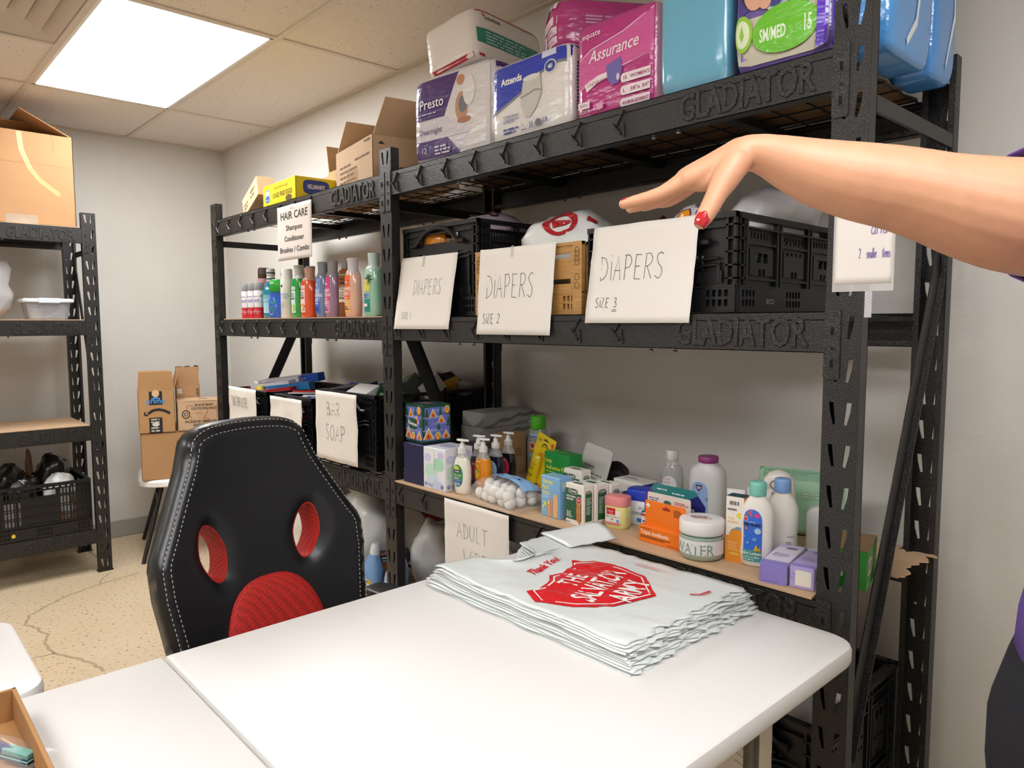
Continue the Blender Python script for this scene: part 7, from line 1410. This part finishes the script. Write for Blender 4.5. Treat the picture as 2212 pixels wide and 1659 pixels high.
# ================================================================ person reaching in from the right
SKIN = mat('skin', 'd09b7a', .48, bump=.18, bscale=160, bdist=.0012, var=.07, vscale=26, sss=.12)
def A3(u, v, d):
    return V((.5209, -1.3003, 1.2766))+(fwd+rgt*((u-1106)/FPX)-upv*((v-829.5)/FPX))*d
pr_ = thing('person', 'person in a purple shirt and navy trousers reaching a bare arm across the shelves', 'person', (.45, -.31, 0))
PO = V((.45, -.31, 0))
bmx = MB()
def chain(pts, n=14, step=3, flat=None):
    """pts [(point, radius)] -> rounded tapering tube"""
    P = [V(p) for p, r in pts]; Rr = [r for p, r in pts]; q, rr = [], []
    for i in range(len(P)-1):
        p0, p1, p2, p3 = P[max(0, i-1)], P[i], P[i+1], P[min(len(P)-1, i+2)]
        for j in range(step):
            t = j/step; q.append(.5*((2*p1)+(p2-p0)*t+(2*p0-5*p1+4*p2-p3)*t*t+(3*p1-p0-3*p2+p3)*t**3)); rr.append(Rr[i]+(Rr[i+1]-Rr[i])*t)
    q.append(P[-1]); rr.append(Rr[-1])
    a, b = (q[0]-q[1]).normalized(), (q[-1]-q[-2]).normalized()
    q = [q[0]+a*rr[0]*k for k in (.97, .8, .45)]+q+[q[-1]+b*rr[-1]*k for k in (.45, .8, .97)]; rr = [rr[0]*k for k in (.22, .6, .9)]+rr+[rr[-1]*k for k in (.9, .6, .22)]
    bmx.tube([x-PO for x in q], rr, SKIN, n)
# arm: wrist, forearm, elbow, upper arm, shoulder
arm = [(A3(1606, 334, .878), .0215), (A3(1630, 330, .876), .0215), (A3(1665, 338, .873), .0260), (A3(1710, 354, .868), .0325), (A3(1770, 374, .863), .0395), (A3(1850, 392, .857), .0450), (A3(1940, 408, .852), .0485), (A3(2020, 428, .848), .0525), (A3(2100, 449, .846), .0595), (A3(2190, 466, .846), .0660), (A3(2320, 478, .862), .0720), (A3(2440, 470, .885), .0720)]
chain(arm, 20)
# palm: metacarpals from the wrist, then the fingers (thumb side nearest to the camera)
mcp = {'i': (A3(1487, 388, .885), .0115), 'm': (A3(1482, 384, .905), .0112), 'r': (A3(1490, 388, .922), .0105), 'p': (A3(1503, 395, .936), .0095)}
for k, (du, dv, dd) in {'i': (1598, 338, .876), 'm': (1598, 330, .884), 'r': (1600, 332, .890), 'p': (1603, 338, .894)}.items():
    a = A3(du, dv, dd); b, rb = mcp[k]; chain([(a, .019), (a.lerp(b, .5), .0155), (b, rb+.002)], 12)
for a, b in (('i', 'm'), ('m', 'r'), ('r', 'p')):
    for t in (.35, .6, .85):
        s = {'i': (1598, 342, .876), 'm': (1598, 334, .884), 'r': (1600, 335, .890), 'p': (1603, 340, .894)}
        x = A3(*s[a]).lerp(mcp[a][0], t); y = A3(*s[b]).lerp(mcp[b][0], t); chain([(x, .0135), (y, .0130)], 10)
fing = {'i': [(1487, 388, .885, .0115), (1452, 408, .893, .0102), (1415, 424, .900, .0096), (1378, 434, .906, .0085), (1347, 441, .911, .0070)],
        'm': [(1482, 384, .905, .0112), (1446, 408, .915, .0100), (1412, 429, .923, .0094), (1386, 441, .928, .0084), (1362, 450, .932, .0070)],
        'r': [(1490, 388, .922, .0105), (1460, 411, .932, .0096), (1432, 430, .940, .0090), (1410, 440, .945, .0080), (1390, 447, .948, .0066)],
        'p': [(1503, 395, .936, .0095), (1480, 414, .944, .0084), (1460, 428, .950, .0078), (1443, 437, .954, .0070), (1428, 442, .957, .0060)]}
for k, f in fing.items(): chain([(A3(u, v, d), r) for u, v, d, r in f], 12)
thumb = [(1590, 352, .868, .018), (1566, 388, .860, .0165), (1548, 420, .855, .0128), (1534, 447, .852, .0118), (1522, 468, .850, .0108), (1515, 480, .849, .0092)]
chain([(A3(u, v, d), r) for u, v, d, r in thumb], 14)
chain([(A3(1585, 362, .868), .014), (A3(1530, 395, .880), .0105), (A3(1500, 398, .886), .009)], 10)
# torso, neck, head, legs, other arm (outside the frame)
FX = V((-.77, -.64, 0)); LX = V((.64, -.77, 0))            # facing, her left
SHC = V((.50, -.255, 0))
def ering(c, z, rs, rf, n=24): return [V((c.x, c.y, z))+LX*rs*math.cos(a)+FX*rf*math.sin(a)-PO for a in [2*PI*k/n for k in range(n)]]
HC = V((.462, -.305, 0))
bmx.loft([ering(HC, .72, .12, .10), ering(HC, .80, .175, .13), ering(HC, .90, .160, .12), ering(HC.lerp(SHC, .4), 1.05, .145, .11), ering(SHC, 1.25, .17, .125), ering(SHC, 1.36, .18, .11), ering(SHC, 1.43, .13, .085), ering(SHC, 1.455, .06, .055)], SKIN)
SL = V((SHC.x, SHC.y, 1.38))
chain([(SL+V((0, 0, .02)), .055), (SL+V((0, 0, .10)), .052), (SL+FX*.02+V((0, 0, .16)), .055)], 16)
hd = SL+FX*.035+V((0, 0, .24)); hm = Mx.Translation(hd-PO) @ Mx.Rotation(math.atan2(FX.y, FX.x), 4, 'Z')
def sph(c, r, mx=hm, n=16):
    bmx.lathe([(r[2]*math.sin(t), max(.0005, r[0]*math.cos(t)), max(.0005, r[1]*math.cos(t))) for t in [-PI/2+PI*k/12 for k in range(13)]], SKIN, c, n, 2, mx)
sph((0, 0, .01), (.098, .075, .115)); sph((.03, 0, -.05), (.065, .055, .06)); sph((.098, 0, -.012), (.016, .014, .022)); sph((.088, 0, -.055), (.012, .024, .012)); sph((.075, 0, -.095), (.022, .024, .018))
for s in (-1, 1): sph((-.005, s*.076, -.01), (.02, .010, .032)); sph((.075, s*.032, .03), (.018, .026, .010))
for s in (-1, 1):
    h0 = HC+LX*.09*s; chain([(V((h0.x, h0.y, .80)), .095), (V((h0.x, h0.y, .62)), .082), (V((h0.x, h0.y, .46)), .058), (V((h0.x, h0.y, .32)), .056), (V((h0.x, h0.y, .09)), .038)], 16)
    chain([(V((h0.x, h0.y, .045))-FX*.04, .036), (V((h0.x, h0.y, .035))+FX*.08, .032), (V((h0.x, h0.y, .028))+FX*.17, .024)], 12)
sh = SL+LX*.185
chain([(sh, .062), (sh+LX*.04+V((0, 0, -.16)), .05), (sh+LX*.05+V((0, 0, -.29)), .042), (sh+LX*.04+FX*.05+V((0, 0, -.42)), .038), (sh+LX*.02+FX*.09+V((0, 0, -.53)), .024)], 14)
lh = sh+LX*.02+FX*.09+V((0, 0, -.53))
chain([(lh, .022), (lh+FX*.01+V((0, 0, -.08)), .026)], 12)
for k in range(4): chain([(lh+FX*(.026-.017*k)+V((0, 0, -.085)), .0095), (lh+FX*(.032-.017*k)+V((0, 0, -.13+.004*abs(k-1))), .0085), (lh+FX*(.034-.015*k)-LX*.012+V((0, 0, -.165+.006*abs(k-1))), .007)], 8)
chain([(lh+FX*.02+V((0, 0, -.03)), .013), (lh+FX*.05-LX*.01+V((0, 0, -.07)), .010), (lh+FX*.055-LX*.02+V((0, 0, -.105)), .008)], 8)
ob = bmx.build('body', pr_, norm=True)
rm = ob.modifiers.new('r', 'REMESH'); rm.mode = 'VOXEL'; rm.voxel_size = .0030; rm.use_smooth_shade = True
sm = ob.modifiers.new('s', 'SMOOTH'); sm.factor = .5; sm.iterations = 5
dg = bpy.context.evaluated_depsgraph_get(); me = bpy.data.meshes.new_from_object(ob.evaluated_get(dg))
ob.modifiers.clear(); ob.data = me; me.shade_smooth()
if not me.materials: me.materials.append(SKIN)
# nails
NAIL = mat('red_nail', 'b3202a', .12, coat=.8)
def nail(c, along, nrm, L, w):
    c, al, nn = V(c), V(along).normalized(), V(nrm); nn = (nn-al*nn.dot(al)).normalized(); sd = al.cross(nn); m = MB()
    def f(a, b):
        x, y = a*2-1, b*2-1; k = (1-.35*max(0, abs(y)-.3)); return c+al*y*L+sd*x*w*k+nn*(.0016-.0042*x*x-.002*max(0, y)**2)-PO
    m.grid(f, 8, 8, NAIL); m.build('fingernail', pr_, smooth=180, solid=.0008, label='glossy red fingernail')
toc = -fwd
t1, t2 = A3(1522, 468, .850), A3(1515, 482, .849)
nail(A3(1515, 476, .849)+toc*.0085, t2-t1, toc+upv*.15, .0092, .0085)
for k, up in (('i', .6), ('m', .8), ('r', .9), ('p', .9)):
    f = fing[k]; a, b = A3(*f[-2][:3]), A3(*f[-1][:3]); nail(b.lerp(a, .12)+(upv*up+toc*(1-up)*.8).normalized()*f[-1][3]*.85, b-a, upv*up+toc*(1-up), .007, .006)
# clothes
SHIRT = mat('purple_shirt', '5a3f8f', .85, bump=.5, bscale=220, bdist=.001)
PANTS = mat('navy_cloth', '080b17', .85, bump=.4, bscale=240, bdist=.001)
m = MB(); q = 1.0
m.loft([ering(HC, .90, .178, .14), ering(HC, .95, .172, .138), ering(HC.lerp(SHC, .4), 1.08, .165, .13), ering(SHC, 1.25, .19, .145), ering(SHC, 1.36, .198, .13), ering(SHC, 1.44, .15, .105), ering(SHC, 1.47, .085, .085)], SHIRT, False, False); m.build('shirt', pr_, smooth=180, solid=.003)
m = MB(); P_ = [A3(2226, 467, .848), A3(2340, 478, .864), A3(2440, 470, .885), A3(2500, 470, .90)]
m.tube([x-PO for x in P_], [.078, .080, .085, .06], SHIRT, 22); ob = m.build('sleeve', pr_, smooth=180)
ax_ = (P_[1]-P_[0]).normalized()
for v in list(ob.data.vertices)[:22]: v.co += ax_*((P_[0].z-PO.z)-v.co.z+.02)*.28
bm = bmesh.new(); bm.from_mesh(ob.data); bmesh.ops.delete(bm, geom=[f for f in bm.faces if len(f.verts) > 4], context='FACES'); bmesh.ops.solidify(bm, geom=bm.faces[:], thickness=.003); bm.to_mesh(ob.data); bm.free()
m = MB(); m.tube([x-PO for x in (sh-LX*.02, sh+LX*.03+V((0, 0, -.1)), sh+LX*.045+V((0, 0, -.2)))], [.075, .074, .07], SHIRT, 18); m.build('sleeve', pr_, smooth=60)
m = MB(); m.loft([ering(HC, .70, .195, .155), ering(HC, .76, .207, .160), ering(HC, .82, .207, .160), ering(HC, .88, .188, .146), ering(HC, .93, .168, .132)], PANTS, False, False); m.build('trouser_seat', pr_, smooth=180, solid=.003)
for s in (-1, 1):
    h0 = HC+LX*.098*s; m = MB(); m.tube([V((h0.x, h0.y, z))-PO for z in (.80, .70, .5, .3, .1, .07)], [.100, .102, .088, .08, .075, .075], PANTS, 20); m.build('trouser_leg', pr_, smooth=60)
    m = MB(); c_ = V((h0.x, h0.y, 0))+FX*.05-PO; ang = math.atan2(FX.y, FX.x); mx = Mx.Translation(c_) @ Mx.Rotation(ang, 4, 'Z')
    m.lathe([(.001, .135, .048), (.03, .14, .05), (.06, .12, .045), (.085, .07, .04)], K('22232a', .6), n=20, e=2.6, mx=mx); m.build('shoe', pr_, smooth=50)
HAIR = mat('brown_hair', '4a3423', .6, bump=.6, bscale=90, stretch=(1, 1, .2))
m = MB(); m.lathe([(.125*math.sin(t), max(.001, .108*math.cos(t)), max(.001, .087*math.cos(t))) for t in [-.15+(PI/2+.15)*k/8 for k in range(9)]], HAIR, (-.012, 0, .022), 22, 2, hm); m.lathe([(-.16, .03, .05), (-.10, .05, .075), (0, .06, .085), (.05, .05, .08)], HAIR, (-.06, 0, 0), 20, 2, hm); m.build('hair', pr_, smooth=60)
for s in (-1, 1):
    m = MB(); m.lathe([(.012*math.sin(t), max(.0003, .012*math.cos(t))) for t in [-PI/2+PI*k/8 for k in range(9)]], K('efece8', .2), (.079, s*.032, .010), 12, 2, hm); m.lathe([(.0055*math.sin(t), max(.0003, .0055*math.cos(t))) for t in [-PI/2+PI*k/6 for k in range(7)]], K('3a2a1c', .2), (.0875, s*.032, .010), 10, 2, hm); m.build('eye', pr_, smooth=60)
m = MB(); m.lathe([(-.008, .006, .016), (-.004, .009, .022), (0, .0095, .024), (.004, .009, .021), (.008, .006, .014)], K('b0605a', .4), (.092, 0, -.055), 16, 2, hm); m.build('lips', pr_, smooth=60)
